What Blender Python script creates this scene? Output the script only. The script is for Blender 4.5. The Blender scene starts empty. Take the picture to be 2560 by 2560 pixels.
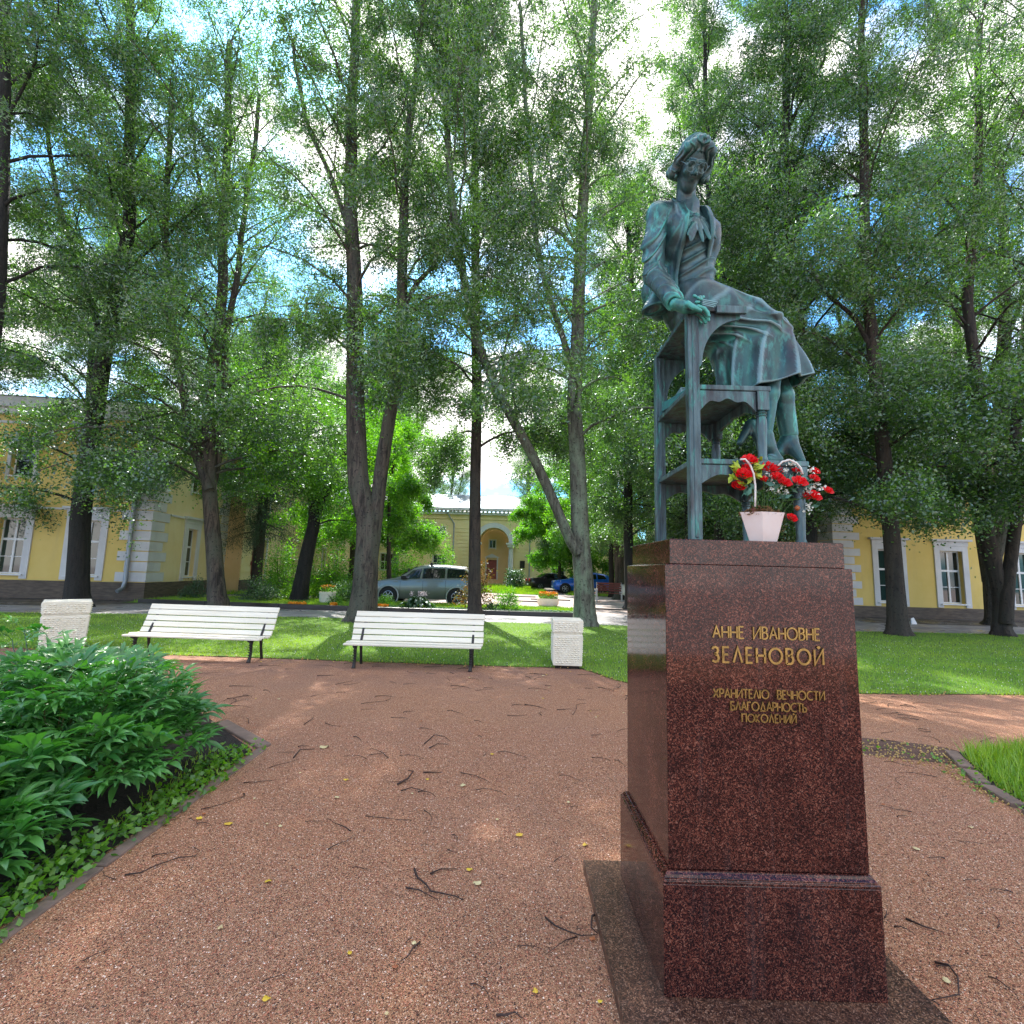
import bpy, bmesh, math, random
import numpy as np
from mathutils import Vector, Matrix, Euler
SC = bpy.context.scene
COL = SC.collection
rad = math.radians
PI = math.pi

# ---------------------------------------------------------------- camera
F = 1200.0                       # focal length in photograph pixels (2560 wide)
EYE = 1.6
_p = math.atan(146 / F); _r = rad(1.6)
CAMROT = Matrix.Rotation(PI / 2 + _p, 3, 'X') @ Matrix.Rotation(_r, 3, 'Z')
cd = bpy.data.cameras.new('camera'); cam = bpy.data.objects.new('camera', cd); COL.objects.link(cam)
cd.sensor_width = 36; cd.lens = F / 2560 * 36; cd.clip_start = 0.05; cd.clip_end = 3000
cam.matrix_world = Matrix.Translation((0, 0, EYE)) @ CAMROT.to_4x4()
SC.camera = cam

# ---------------------------------------------------------------- world, sun, exposure
SUN_EL, SUN_AZ = 52.0, 17.0      # azimuth: degrees to the left of +Y
w = bpy.data.worlds.new('World'); SC.world = w; w.use_nodes = True
nt = w.node_tree; nt.nodes.clear()
def N(t, ty, **kw):
    n = t.nodes.new(ty)
    for k, v in kw.items(): setattr(n, k, v)
    return n
wo = N(nt, 'ShaderNodeOutputWorld'); bg = N(nt, 'ShaderNodeBackground'); bg.inputs[1].default_value = 0.105
sky = N(nt, 'ShaderNodeTexSky'); sky.sky_type = 'NISHITA'; sky.sun_disc = False
sky.sun_elevation = rad(SUN_EL); sky.sun_rotation = rad(-SUN_AZ); sky.air_density = 1.3; sky.dust_density = 1.5; sky.ozone_density = 3
tc = N(nt, 'ShaderNodeTexCoord'); mp = N(nt, 'ShaderNodeMapping'); mp.inputs['Scale'].default_value = (1, 1, 1.6)
mp.inputs['Location'].default_value = (3.1, 0.4, 0.25)
nz = N(nt, 'ShaderNodeTexNoise'); nz.inputs['Scale'].default_value = 2.6; nz.inputs['Detail'].default_value = 7; nz.inputs['Roughness'].default_value = .58
cr = N(nt, 'ShaderNodeValToRGB'); cr.color_ramp.elements[0].position = .46; cr.color_ramp.elements[1].position = .54
cb = N(nt, 'ShaderNodeValToRGB'); cb.color_ramp.elements[0].position = .35; cb.color_ramp.elements[1].position = .75
cb.color_ramp.elements[0].color = (7.8, 7.6, 7.6, 1); cb.color_ramp.elements[1].color = (13.4, 12.8, 12.2, 1)
nz2 = N(nt, 'ShaderNodeTexNoise'); nz2.inputs['Scale'].default_value = 6; nz2.inputs['Detail'].default_value = 5
mx = N(nt, 'ShaderNodeMix', data_type='RGBA')
skm = N(nt, 'ShaderNodeMix', data_type='RGBA', blend_type='MULTIPLY'); skm.inputs[0].default_value = 1
skm.inputs[7].default_value = (.55, 1.15, 1.7, 1)
L = nt.links.new
L(tc.outputs['Generated'], mp.inputs[0]); L(mp.outputs[0], nz.inputs['Vector']); L(mp.outputs[0], nz2.inputs['Vector'])
L(nz.outputs[0], cr.inputs[0]); L(nz2.outputs[0], cb.inputs[0]); L(cr.outputs[0], mx.inputs[0])
L(sky.outputs[0], skm.inputs[6]); L(skm.outputs[2], mx.inputs[6]); L(cb.outputs[0], mx.inputs[7]); L(mx.outputs[2], bg.inputs[0]); L(bg.outputs[0], wo.inputs[0])

sl = bpy.data.lights.new('sun', 'SUN'); sl.energy = 5.0; sl.angle = rad(0.5); sl.color = (1, .95, .86)
so = bpy.data.objects.new('sun', sl); COL.objects.link(so)
_sd = Vector((-math.sin(rad(SUN_AZ)) * math.cos(rad(SUN_EL)), math.cos(rad(SUN_AZ)) * math.cos(rad(SUN_EL)), math.sin(rad(SUN_EL))))
so.rotation_euler = _sd.to_track_quat('Z', 'Y').to_euler(); so.location = (-10, 30, 40)
vs = SC.view_settings; vs.view_transform = 'Standard'; vs.look = 'None'; vs.exposure = 1.35; vs.gamma = 1
SC.cycles.max_bounces = 8; SC.cycles.transparent_max_bounces = 8; SC.cycles.diffuse_bounces = 4; SC.cycles.glossy_bounces = 3
SC.cycles.use_denoising = True; SC.cycles.denoiser = 'OPENIMAGEDENOISE'; SC.cycles.denoising_input_passes = 'RGB_ALBEDO_NORMAL'; SC.cycles.denoising_prefilter = 'NONE'
SC.cycles.sample_clamp_indirect = 6

# ---------------------------------------------------------------- photogrammetry helpers
def ray(x, y): return CAMROT @ Vector(((x - 1280) / F, -(y - 1280) / F, -1))
def P(x, y, Y):
    d = ray(x, y); return Vector((0, 0, EYE)) + d * (Y / d.y)
def G(x, y, z=0.0):
    d = ray(x, y); return Vector((0, 0, EYE)) + d * ((z - EYE) / d.z)

# ---------------------------------------------------------------- object helpers
def tag(o, label=None, cat=None, group=None, kind=None):
    if label: o['label'] = label
    if cat: o['category'] = cat
    if group: o['group'] = group
    if kind: o['kind'] = kind
    return o
def thing(name, label, cat, loc=(0, 0, 0), rz=0.0, group=None):
    o = bpy.data.objects.new(name, None); COL.objects.link(o)
    o.location = loc; o.rotation_euler = (0, 0, rz); o.empty_display_size = .2
    return tag(o, label, cat, group)
def link(name, me, parent=None, loc=None, rot=None, kind=None, label=None):
    o = bpy.data.objects.new(name, me); COL.objects.link(o)
    if parent is not None: o.parent = parent
    if loc is not None: o.location = loc
    if rot is not None: o.rotation_euler = rot
    if kind: o['kind'] = kind
    if label: o['label'] = label
    return o
def copy_tree(o, parent=None):
    c = o.copy(); COL.objects.link(c); c.parent = parent
    for ch in list(o.children): copy_tree(ch, c)
    return c

class MB:
    def __init__(s): s.v = []; s.f = []; s.mi = []; s.m = 0
    def add(s, vs, fs):
        b = len(s.v); s.v += [tuple(x) for x in vs]
        for f in fs: s.f.append(tuple(b + i for i in f)); s.mi.append(s.m)
        return s
    def box(s, x0, x1, y0, y1, z0, z1, M=None):
        vs = [Vector(q) for q in ((x0, y0, z0), (x1, y0, z0), (x1, y1, z0), (x0, y1, z0), (x0, y0, z1), (x1, y0, z1), (x1, y1, z1), (x0, y1, z1))]
        if M is not None: vs = [M @ q for q in vs]
        return s.add(vs, [(0, 3, 2, 1), (4, 5, 6, 7), (0, 1, 5, 4), (1, 2, 6, 5), (2, 3, 7, 6), (3, 0, 4, 7)])
    def bar(s, a, b, wx, wy, up=(0, 0, 1)):
        a = Vector(a); b = Vector(b); d = (b - a); l = d.length; d.normalize()
        u = Vector(up); x = d.cross(u)
        if x.length < 1e-4: x = d.cross(Vector((1, 0, 0)))
        x.normalize(); y = x.cross(d).normalized()
        M = Matrix((x, y, d)).transposed().to_4x4(); M.translation = a
        return s.box(-wx / 2, wx / 2, -wy / 2, wy / 2, 0, l, M)
    def tube(s, pts, rs, n=8, cap=True, squash=1.0):
        pts = [Vector(p) for p in pts]; k = len(pts)
        if not hasattr(rs, '__len__'): rs = [rs] * k
        prev = None; vs = []; fs = []
        for i, p in enumerate(pts):
            d = (pts[min(i + 1, k - 1)] - pts[max(i - 1, 0)])
            if d.length < 1e-9: d = Vector((0, 0, 1))
            d.normalize()
            if prev is None:
                x = d.orthogonal().normalized()
            else:
                x = prev - d * prev.dot(d)
                x = x.normalized() if x.length > 1e-6 else d.orthogonal().normalized()
            prev = x; y = d.cross(x)
            for j in range(n):
                a = 2 * PI * j / n
                vs.append(p + (x * math.cos(a) + y * math.sin(a) * squash) * rs[i])
        for i in range(k - 1):
            for j in range(n):
                fs.append((i * n + j, i * n + (j + 1) % n, (i + 1) * n + (j + 1) % n, (i + 1) * n + j))
        if cap: fs.append(tuple(range(n - 1, -1, -1))); fs.append(tuple((k - 1) * n + j for j in range(n)))
        return s.add(vs, fs)
    def lathe(s, prof, n=16, c=(0, 0, 0), M=None, cap=True):
        vs = []; fs = []
        for r, z in prof:
            for j in range(n):
                a = 2 * PI * j / n; q = Vector((c[0] + r * math.cos(a), c[1] + r * math.sin(a), c[2] + z))
                vs.append(M @ q if M is not None else q)
        k = len(prof)
        for i in range(k - 1):
            for j in range(n): fs.append((i * n + j, i * n + (j + 1) % n, (i + 1) * n + (j + 1) % n, (i + 1) * n + j))
        if cap: fs.append(tuple(range(n - 1, -1, -1))); fs.append(tuple((k - 1) * n + j for j in range(n)))
        return s.add(vs, fs)
    def prism(s, poly, a, b, axis='y'):
        # poly of (p,q) extruded from a to b along axis; y: (p->x,q->z); x: (p->y,q->z); z: (p->x,q->y)
        n = len(poly)
        def mk(p, q, t): return (p, t, q) if axis == 'y' else ((t, p, q) if axis == 'x' else (p, q, t))
        vs = [mk(p, q, a) for p, q in poly] + [mk(p, q, b) for p, q in poly]
        fs = [tuple(range(n - 1, -1, -1)), tuple(range(n, 2 * n))] + [(i, (i + 1) % n, n + (i + 1) % n, n + i) for i in range(n)]
        return s.add(vs, fs)
    def mesh(s, name, mat=None, smooth=False, fix=True, bevel=0, seg=2):
        me = bpy.data.meshes.new(name); me.from_pydata(s.v, [], s.f)
        if fix or bevel:
            bm = bmesh.new(); bm.from_mesh(me)
            bmesh.ops.recalc_face_normals(bm, faces=bm.faces)
            if bevel:
                es = [e for e in bm.edges if len(e.link_faces) == 2 and e.calc_face_angle(0) > rad(30)]
                bmesh.ops.bevel(bm, geom=es, offset=bevel, segments=seg, profile=.5, affect='EDGES', clamp_overlap=True)
            bm.to_mesh(me); bm.free()
        if mat is not None:
            for m in (mat if isinstance(mat, (list, tuple)) else [mat]): me.materials.append(m)
            if isinstance(mat, (list, tuple)) and not bevel and len(me.polygons) == len(s.mi): me.polygons.foreach_set('material_index', s.mi)
        if smooth:
            me.polygons.foreach_set('use_smooth', [True] * len(me.polygons))
            if smooth == 'auto': me.set_sharp_from_angle(angle=rad(40))
        me.update()
        return me
    def build(s, name, mat=None, parent=None, smooth=False, fix=True, bevel=0, seg=2, **kw):
        return link(name, s.mesh(name, mat, smooth, fix, bevel, seg), parent, **kw)

def npmesh(name, verts, faces, mat, smooth=False, attrs=None):
    """verts (n,3), faces (m,k) numpy"""
    me = bpy.data.meshes.new(name); m, k = faces.shape
    me.vertices.add(len(verts)); me.vertices.foreach_set('co', np.ascontiguousarray(verts, dtype=np.float32).ravel())
    me.loops.add(m * k); me.loops.foreach_set('vertex_index', np.ascontiguousarray(faces, dtype=np.int32).ravel())
    me.polygons.add(m); me.polygons.foreach_set('loop_start', np.arange(0, m * k, k, dtype=np.int32))
    me.polygons.foreach_set('loop_total', np.full(m, k, dtype=np.int32))
    if smooth: me.polygons.foreach_set('use_smooth', np.ones(m, dtype=bool))
    if mat is not None: me.materials.append(mat)
    for nm, arr in (attrs or {}).items():
        a = me.attributes.new(nm, 'FLOAT', 'POINT'); a.data.foreach_set('value', np.ascontiguousarray(arr, dtype=np.float32))
    me.update(calc_edges=True)
    return me

# ---------------------------------------------------------------- materials
def newmat(name):
    m = bpy.data.materials.new(name); m.use_nodes = True; t = m.node_tree; t.nodes.clear()
    out = N(t, 'ShaderNodeOutputMaterial'); b = N(t, 'ShaderNodeBsdfPrincipled'); t.links.new(b.outputs[0], out.inputs[0])
    return m, t, b, out
def c4(c): return (c[0], c[1], c[2], 1)
def mixc(t, fac, a, b, blend='MIX'):
    n = N(t, 'ShaderNodeMix', data_type='RGBA', blend_type=blend)
    for sock, v in ((n.inputs[0], fac), (n.inputs[6], a), (n.inputs[7], b)):
        if isinstance(v, bpy.types.NodeSocket): t.links.new(v, sock)
        elif isinstance(v, (tuple, list)): sock.default_value = c4(v)
        else: sock.default_value = v
    return n.outputs[2]
def noise_(t, scale, detail=4, rough=.55, vec=None, stretch=None, dist=0.0):
    n = N(t, 'ShaderNodeTexNoise'); n.inputs['Scale'].default_value = scale; n.inputs['Detail'].default_value = detail
    n.inputs['Roughness'].default_value = rough; n.inputs['Distortion'].default_value = dist
    if vec is None:
        vec = N(t, 'ShaderNodeTexCoord').outputs['Object']
    if stretch is not None:
        mp = N(t, 'ShaderNodeMapping'); mp.inputs['Scale'].default_value = stretch; t.links.new(vec, mp.inputs[0]); vec = mp.outputs[0]
    t.links.new(vec, n.inputs['Vector']); return n.outputs[0]
def ramp(t, v, stops):
    n = N(t, 'ShaderNodeValToRGB'); e = n.color_ramp.elements
    while len(e) < len(stops): e.new(.5)
    for i, (p, c) in enumerate(stops):
        e[i].position = p; e[i].color = c4(c) if hasattr(c, '__len__') else (c, c, c, 1)
    t.links.new(v, n.inputs[0]); return n.outputs[0]
def bump_(t, b, h, strength=.3, dist=.01):
    n = N(t, 'ShaderNodeBump'); n.inputs['Strength'].default_value = strength; n.inputs['Distance'].default_value = dist
    t.links.new(h, n.inputs['Height'])
    t.links.new(n.outputs[0], b.inputs['Normal']); return n
def worldpos(t): return N(t, 'ShaderNodeNewGeometry').outputs['Position']
def pm(name, c1, c2=None, scale=5, rough=.6, metal=0, bump=0, bscale=None, bdist=.01, stretch=None, coat=0, spec=None, wpos=True):
    m, t, b, out = newmat(name)
    b.inputs['Roughness'].default_value = rough; b.inputs['Metallic'].default_value = metal
    if coat: b.inputs['Coat Weight'].default_value = coat; b.inputs['Coat Roughness'].default_value = .05
    if spec is not None: b.inputs['Specular IOR Level'].default_value = spec
    vec = worldpos(t) if wpos else None
    if c2 is None: c2 = tuple(x * .8 for x in c1)
    f = ramp(t, noise_(t, scale, 6, .6, vec, stretch), [(.3, 0.), (.7, 1.)])
    t.links.new(mixc(t, f, c1, c2), b.inputs['Base Color'])
    if bump: bump_(t, b, noise_(t, bscale or scale * 4, 5, .6, vec, stretch), bump, bdist)
    return m

def leafmat(name, c1, c2, trans=.45, gloss=.10, rough=.45, tr=None, big=.5):
    m, t, b, out = newmat(name); t.nodes.remove(b)
    at = N(t, 'ShaderNodeAttribute'); at.attribute_name = 'tint'
    f = at.outputs['Fac']
    big_n = ramp(t, noise_(t, big, 2, .5, worldpos(t)), [(.35, 0.), (.65, 1.)])
    c = mixc(t, f, c1, c2)
    c = mixc(t, big_n, c, mixc(t, 1., c, (1.25, 1.15, .75), 'MULTIPLY'))
    d = N(t, 'ShaderNodeBsdfDiffuse'); t.links.new(c, d.inputs[0])
    tl = N(t, 'ShaderNodeBsdfTranslucent'); t.links.new(mixc(t, 1., c, tr or (1.6, 2.1, .45), 'MULTIPLY'), tl.inputs[0])
    ms = N(t, 'ShaderNodeMixShader'); ms.inputs[0].default_value = trans
    t.links.new(d.outputs[0], ms.inputs[1]); t.links.new(tl.outputs[0], ms.inputs[2])
    g = N(t, 'ShaderNodeBsdfGlossy'); g.inputs['Roughness'].default_value = rough; g.inputs[0].default_value = (.85, .95, 1, 1)
    m2 = N(t, 'ShaderNodeMixShader'); m2.inputs[0].default_value = gloss
    t.links.new(ms.outputs[0], m2.inputs[1]); t.links.new(g.outputs[0], m2.inputs[2]); t.links.new(m2.outputs[0], out.inputs[0])
    return m

M = {}
def gravel_mat():
    m, t, b, out = newmat('red_gravel'); wp = worldpos(t)
    v = N(t, 'ShaderNodeTexVoronoi'); v.inputs['Scale'].default_value = 200; t.links.new(wp, v.inputs['Vector'])
    sep = N(t, 'ShaderNodeSeparateColor'); t.links.new(v.outputs['Color'], sep.inputs[0])
    col = ramp(t, sep.outputs[0], [(0, (.02, .010, .006)), (.20, (.11, .040, .018)), (.46, (.36, .125, .058)), (.74, (.56, .245, .130)), (.94, (.70, .42, .26)), (1, (.84, .66, .50))])
    v2 = N(t, 'ShaderNodeTexVoronoi'); v2.inputs['Scale'].default_value = 420; t.links.new(wp, v2.inputs['Vector'])
    s2 = N(t, 'ShaderNodeSeparateColor'); t.links.new(v2.outputs['Color'], s2.inputs[0])
    col2 = ramp(t, s2.outputs[0], [(0, (.05, .02, .010)), (.5, (.37, .145, .062)), (1, (.66, .39, .21))])
    col = mixc(t, ramp(t, sep.outputs[1], [(.45, 0.), (.5, 1.)]), col, col2)
    big = ramp(t, noise_(t, .55, 5, .6, wp), [(.35, 0.), (.68, 1.)])
    col = mixc(t, big, col, mixc(t, .35, col, (.30, .17, .12)))
    # damp darker mud in front of the lawn and benches
    sx = N(t, 'ShaderNodeSeparateXYZ'); t.links.new(wp, sx.inputs[0])
    fy = N(t, 'ShaderNodeMapRange'); fy.inputs['From Min'].default_value = 6.4; fy.inputs['From Max'].default_value = 8.4
    t.links.new(sx.outputs[1], fy.inputs['Value'])
    fn = N(t, 'ShaderNodeMath', operation='MULTIPLY'); t.links.new(fy.outputs[0], fn.inputs[0])
    t.links.new(ramp(t, noise_(t, 2.2, 5, .6, wp), [(.3, .1), (.6, .85)]), fn.inputs[1])
    col = mixc(t, fn.outputs[0], col, mixc(t, .8, col, (.16, .085, .07)))
    t.links.new(col, b.inputs['Base Color']); b.inputs['Roughness'].default_value = .85
    h = N(t, 'ShaderNodeMath', operation='SUBTRACT'); h.inputs[0].default_value = 1; t.links.new(v.outputs['Distance'], h.inputs[1])
    bump_(t, b, h.outputs[0], .9, .006)
    return m
def granite_mat():
    m, t, b, out = newmat('red_granite'); wp = worldpos(t)
    v = N(t, 'ShaderNodeTexVoronoi'); v.inputs['Scale'].default_value = 260; t.links.new(wp, v.inputs['Vector'])
    dn = N(t, 'ShaderNodeTexNoise'); dn.inputs['Scale'].default_value = 60; dn.inputs['Detail'].default_value = 3; t.links.new(wp, dn.inputs['Vector'])
    ad = N(t, 'ShaderNodeMix', data_type='RGBA', blend_type='LINEAR_LIGHT'); ad.inputs[0].default_value = .012
    t.links.new(wp, ad.inputs[6]); t.links.new(dn.outputs['Color'], ad.inputs[7]); t.links.new(ad.outputs[2], v.inputs['Vector'])
    sep = N(t, 'ShaderNodeSeparateColor'); t.links.new(v.outputs['Color'], sep.inputs[0])
    col = ramp(t, sep.outputs[0], [(0, (.008, .004, .005)), (.38, (.030, .009, .009)), (.64, (.085, .022, .016)), (.86, (.185, .055, .034)), (1, (.28, .12, .08))])
    big = ramp(t, noise_(t, 7, 6, .65, wp), [(.35, 0.), (.7, 1.)])
    col = mixc(t, big, col, mixc(t, 1., col, (.42, .40, .5), 'MULTIPLY'))
    stain = ramp(t, noise_(t, 3, 6, .6, wp, (9, 9, .6)), [(.55, 0.), (.85, .25)])
    col = mixc(t, stain, col, (.10, .085, .085))
    t.links.new(col, b.inputs['Base Color'])
    t.links.new(ramp(t, noise_(t, 14, 5, .6, wp), [(.3, .045), (.75, .14)]), b.inputs['Roughness'])
    b.inputs['Specular IOR Level'].default_value = .38
    bump_(t, b, noise_(t, 9, 3, .5, wp), .06, .004)
    return m
def bronze_mat():
    m, t, b, out = newmat('patinated_bronze'); wp = worldpos(t)
    g = N(t, 'ShaderNodeNewGeometry')
    n1 = noise_(t, 7, 7, .65, wp, (1, 1, .45)); n2 = noise_(t, 30, 6, .65, wp, (1, 1, .4)); n3 = noise_(t, 2.6, 3, .5, wp)
    col = mixc(t, ramp(t, n1, [(.35, 0.), (.65, 1.)]), (.016, .030, .036), (.042, .090, .098))
    green = ramp(t, n2, [(.48, 0.), (.66, .95)])
    pt = ramp(t, g.outputs['Pointiness'], [(.475, 1.), (.498, 0.)])
    mm = N(t, 'ShaderNodeMath', operation='MAXIMUM'); t.links.new(green, mm.inputs[0]); t.links.new(pt, mm.inputs[1])
    m3 = N(t, 'ShaderNodeMath', operation='MULTIPLY'); t.links.new(mm.outputs[0], m3.inputs[0]); t.links.new(ramp(t, n3, [(.40, .12), (.58, 1.)]), m3.inputs[1])
    col = mixc(t, m3.outputs[0], col, (.07, .36, .30))
    edge_highlight = ramp(t, g.outputs['Pointiness'], [(.503, 0.), (.53, .85)])  # painted highlight: raised folds and edges turn paler in the colour
    col = mixc(t, edge_highlight, col, (.17, .29, .31))
    brown = ramp(t, noise_(t, 5, 5, .6, wp), [(.58, 0.), (.75, .6)])
    col = mixc(t, brown, col, (.085, .06, .065))
    t.links.new(col, b.inputs['Base Color']); b.inputs['Metallic'].default_value = .35
    t.links.new(ramp(t, n1, [(.3, .32), (.7, .5)]), b.inputs['Roughness'])
    bump_(t, b, noise_(t, 55, 5, .6, wp), .22, .004)
    return m
def bark_mat(name, c1, c2, c3, sc=1.0):
    m, t, b, out = newmat(name); wp = worldpos(t)
    r = noise_(t, 9 * sc, 7, .7, wp, (1, 1, .16), .6)
    col = mixc(t, ramp(t, r, [(.38, 0.), (.62, 1.)]), c1, c2)
    col = mixc(t, ramp(t, noise_(t, 1.7, 5, .65, wp, (1, 1, .5)), [(.45, 0.), (.62, .9)]), col, c3)
    spots = ramp(t, noise_(t, 16, 3, .5, wp), [(.60, 0.), (.66, .8)])
    col = mixc(t, spots, col, tuple(x * .3 for x in c1))
    t.links.new(col, b.inputs['Base Color']); b.inputs['Roughness'].default_value = .85
    bump_(t, b, r, .9, .05)
    return m
def asphalt_mat(name, c1, c2, rough=.55):
    m, t, b, out = newmat(name); wp = worldpos(t)
    col = mixc(t, ramp(t, noise_(t, 1.2, 6, .6, wp), [(.35, 0.), (.65, 1.)]), c1, c2)
    col = mixc(t, ramp(t, noise_(t, 90, 3, .6, wp), [(.4, 0.), (.7, .5)]), col, tuple(x * .5 for x in c1))
    t.links.new(col, b.inputs['Base Color'])
    t.links.new(ramp(t, noise_(t, .9, 4, .6, wp), [(.4, rough * .45), (.62, rough * 1.3)]), b.inputs['Roughness'])
    bump_(t, b, noise_(t, 120, 3, .6, wp), .3, .004)
    return m
def stucco(name, c1, c2, streak=(.3, .25, .18), sa=.25):
    m, t, b, out = newmat(name); wp = worldpos(t)
    col = mixc(t, ramp(t, noise_(t, 1.1, 6, .6, wp), [(.3, 0.), (.7, 1.)]), c1, c2)
    st = ramp(t, noise_(t, 1.6, 6, .65, wp, (1.5, 1.5, .25)), [(.52, 0.), (.8, sa)])
    col = mixc(t, st, col, streak)
    t.links.new(col, b.inputs['Base Color']); b.inputs['Roughness'].default_value = .85
    bump_(t, b, noise_(t, 40, 4, .6, wp), .25, .006)
    return m
def glassmat(name, c=(.012, .02, .022), rough=.04):
    m, t, b, out = newmat(name); b.inputs['Roughness'].default_value = rough
    b.inputs['Specular IOR Level'].default_value = .9; b.inputs['Base Color'].default_value = c4(c)
    bump_(t, b, noise_(t, .8, 2, .5, worldpos(t)), .05, .05)
    return m
M['gravel'] = gravel_mat(); M['granite'] = granite_mat(); M['bronze'] = bronze_mat()
M['bark_dark'] = bark_mat('dark_wet_bark', (.006, .006, .006), (.026, .022, .019), (.016, .017, .014))
M['bark_grey'] = bark_mat('grey_brown_bark', (.014, .011, .009), (.105, .082, .064), (.07, .075, .055))
M['bark_lichen'] = bark_mat('lichen_bark', (.03, .026, .02), (.13, .13, .10), (.17, .22, .15))
M['bark_brown'] = bark_mat('brown_bark', (.012, .009, .008), (.060, .042, .032), (.042, .036, .028))
M['asphalt'] = asphalt_mat('damp_asphalt', (.20, .19, .20), (.34, .33, .34))
M['asphalt_dark'] = asphalt_mat('dark_asphalt', (.05, .045, .045), (.09, .08, .078), .6)
M['courtyard'] = asphalt_mat('pinkish_courtyard', (.36, .27, .24), (.48, .40, .37), .9)
M['yellow'] = stucco('ochre_yellow_stucco', (.66, .48, .13), (.72, .54, .18))
M['cream'] = stucco('pale_yellow_stucco', (.78, .66, .38), (.74, .59, .29))
M['orange'] = stucco('orange_stucco', (.72, .50, .26), (.66, .44, .2))
M['white'] = stucco('white_plaster', (.66, .66, .66), (.54, .54, .55), (.35, .34, .33), .3)
M['plinth'] = pm('brown_stone_plinth', (.15, .115, .085), (.065, .05, .042), 3, .8, 0, .5, 14, .03, (1, 1, 5))
M['roof'] = pm('grey_sheet_roof', (.13, .15, .17), (.10, .12, .14), 2, .4, .5, .1, 8)
M['winframe'] = pm('white_window_paint', (.72, .73, .74), (.62, .63, .64), 6, .45)
M['glass'] = glassmat('dark_window_glass'); M['glass2'] = glassmat('greenish_window_glass', (.02, .045, .04))
M['zinc'] = pm('painted_zinc', (.36, .39, .43), (.26, .29, .33), 4, .45, .5)
M['kerb_dark'] = pm('wet_dark_kerb', (.018, .014, .013), (.035, .028, .025), 5, .35, 0, .3, 20)
M['kerb'] = pm('grey_concrete_kerb', (.24, .16, .125), (.13, .09, .07), 6, .8, 0, .5, 60, .006)
M['soil'] = pm('dark_soil', (.035, .024, .018), (.015, .011, .009), 12, .95, 0, 1, 60, .03)
M['grass_base'] = pm('turf', (.09, .17, .02), (.06, .12, .015), 3, .9, 0, .6, 60, .02)
M['grass'] = leafmat('grass_blades', (.10, .27, .018), (.34, .46, .035), .35, .05, .5, (1.3, 1.5, .5), .6)
M['leaf'] = leafmat('linden_leaf', (.016, .050, .020), (.115, .215, .040), .50, .10, .40)
M['leaf_fresh'] = leafmat('fresh_green_leaf', (.05, .15, .015), (.17, .33, .025), .5, .05)
M['leaf_dark'] = leafmat('deep_green_leaf', (.022, .06, .02), (.04, .095, .025), .35, .10)
M['needle'] = leafmat('spruce_needle', (.016, .04, .02), (.035, .07, .03), .2, .06)
M['benchwhite'] = pm('flaking_cream_paint', (.82, .77, .64), (.70, .64, .50), 4, .55, 0, .3, 60, .004, (.25, 4, 4))
M['iron'] = pm('black_cast_iron', (.02, .018, .018), (.035, .03, .028), 20, .5, .4, .3, 60, .004)
M['concrete'] = pm('cream_painted_concrete', (.78, .73, .60), (.68, .62, .48), 9, .8, 0, .4, 60, .006)
M['tyre'] = pm('tyre_rubber', (.018, .018, .019), None, 20, .85)
M['rim'] = pm('silver_rim', (.45, .46, .47), None, 10, .3, .8)
def bronze_plain():
    m, t, b, out = newmat('streaked_bronze'); wp = worldpos(t)
    col = mixc(t, ramp(t, noise_(t, 26, 6, .65, wp, (1, 1, .12)), [(.35, 0.), (.65, 1.)]), (.022, .035, .042), (.095, .16, .17))
    col = mixc(t, ramp(t, noise_(t, 40, 6, .7, wp, (1, 1, .2)), [(.52, 0.), (.68, .9)]), col, (.05, .27, .22))
    col = mixc(t, ramp(t, noise_(t, 13, 6, .65, wp, (1, 1, .3)), [(.52, 0.), (.68, .8)]), col, (.035, .028, .03))
    t.links.new(col, b.inputs['Base Color']); b.inputs['Metallic'].default_value = .3; b.inputs['Roughness'].default_value = .42
    bump_(t, b, noise_(t, 50, 6, .65, wp, (1, 1, .3)), .5, .004); return m
M['bronze2'] = bronze_plain()
M['brass'] = pm('gilded_bronze_letter', (.42, .29, .10), (.20, .14, .05), 30, .3, .85)
# ================================================================ GROUND
def sheet(name, pts, z, mat, kind='structure'):
    mb = MB(); mb.add([(x, y, z) for x, y in pts], [tuple(range(len(pts)))]); o = mb.build(name, mat, fix=False, kind=kind); return o
def inpoly(px, py, poly):
    poly = np.array(poly); n = len(poly); c = np.zeros(len(px), bool); j = n - 1
    for i in range(n):
        xi, yi = poly[i]; xj, yj = poly[j]
        c ^= ((yi > py) != (yj > py)) & (px < (xj - xi) * (py - yi) / (yj - yi + 1e-12) + xi); j = i
    return c
def smoothline(pts, k=6):
    out = []; p = [Vector((a, b, 0)) for a, b in pts]; n = len(p)
    for i in range(n - 1):
        p0, p1, p2, p3 = p[max(i - 1, 0)], p[i], p[i + 1], p[min(i + 2, n - 1)]
        for j in range(k):
            t = j / k
            q = .5 * ((2 * p1) + (p2 - p0) * t + (2 * p0 - 5 * p1 + 4 * p2 - p3) * t * t + (3 * p1 - p0 - 3 * p2 + p3) * t ** 3)
            out.append((q.x, q.y))
    out.append(pts[-1]); return out
sheet('ground', [(-500, -60), (500, -60), (500, 600), (-500, 600)], -.02, M['courtyard'])
sheet('gravel_plaza', [(-24, -6), (24, -6), (24, 12), (-24, 12)], 0.0, M['gravel'])
LAWN_F = smoothline([(-24, 10.3), (-14, 9.0), (-7.7, 8.65), (-6.3, 8.5), (-3.3, 8.38), (-.4, 8.28), (1.05, 8.30), (1.32, 8.1), (1.78, 7.3), (2.6, 7.12), (5.06, 7.05), (7.6, 7.27), (13, 7.7), (26, 9)])
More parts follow.
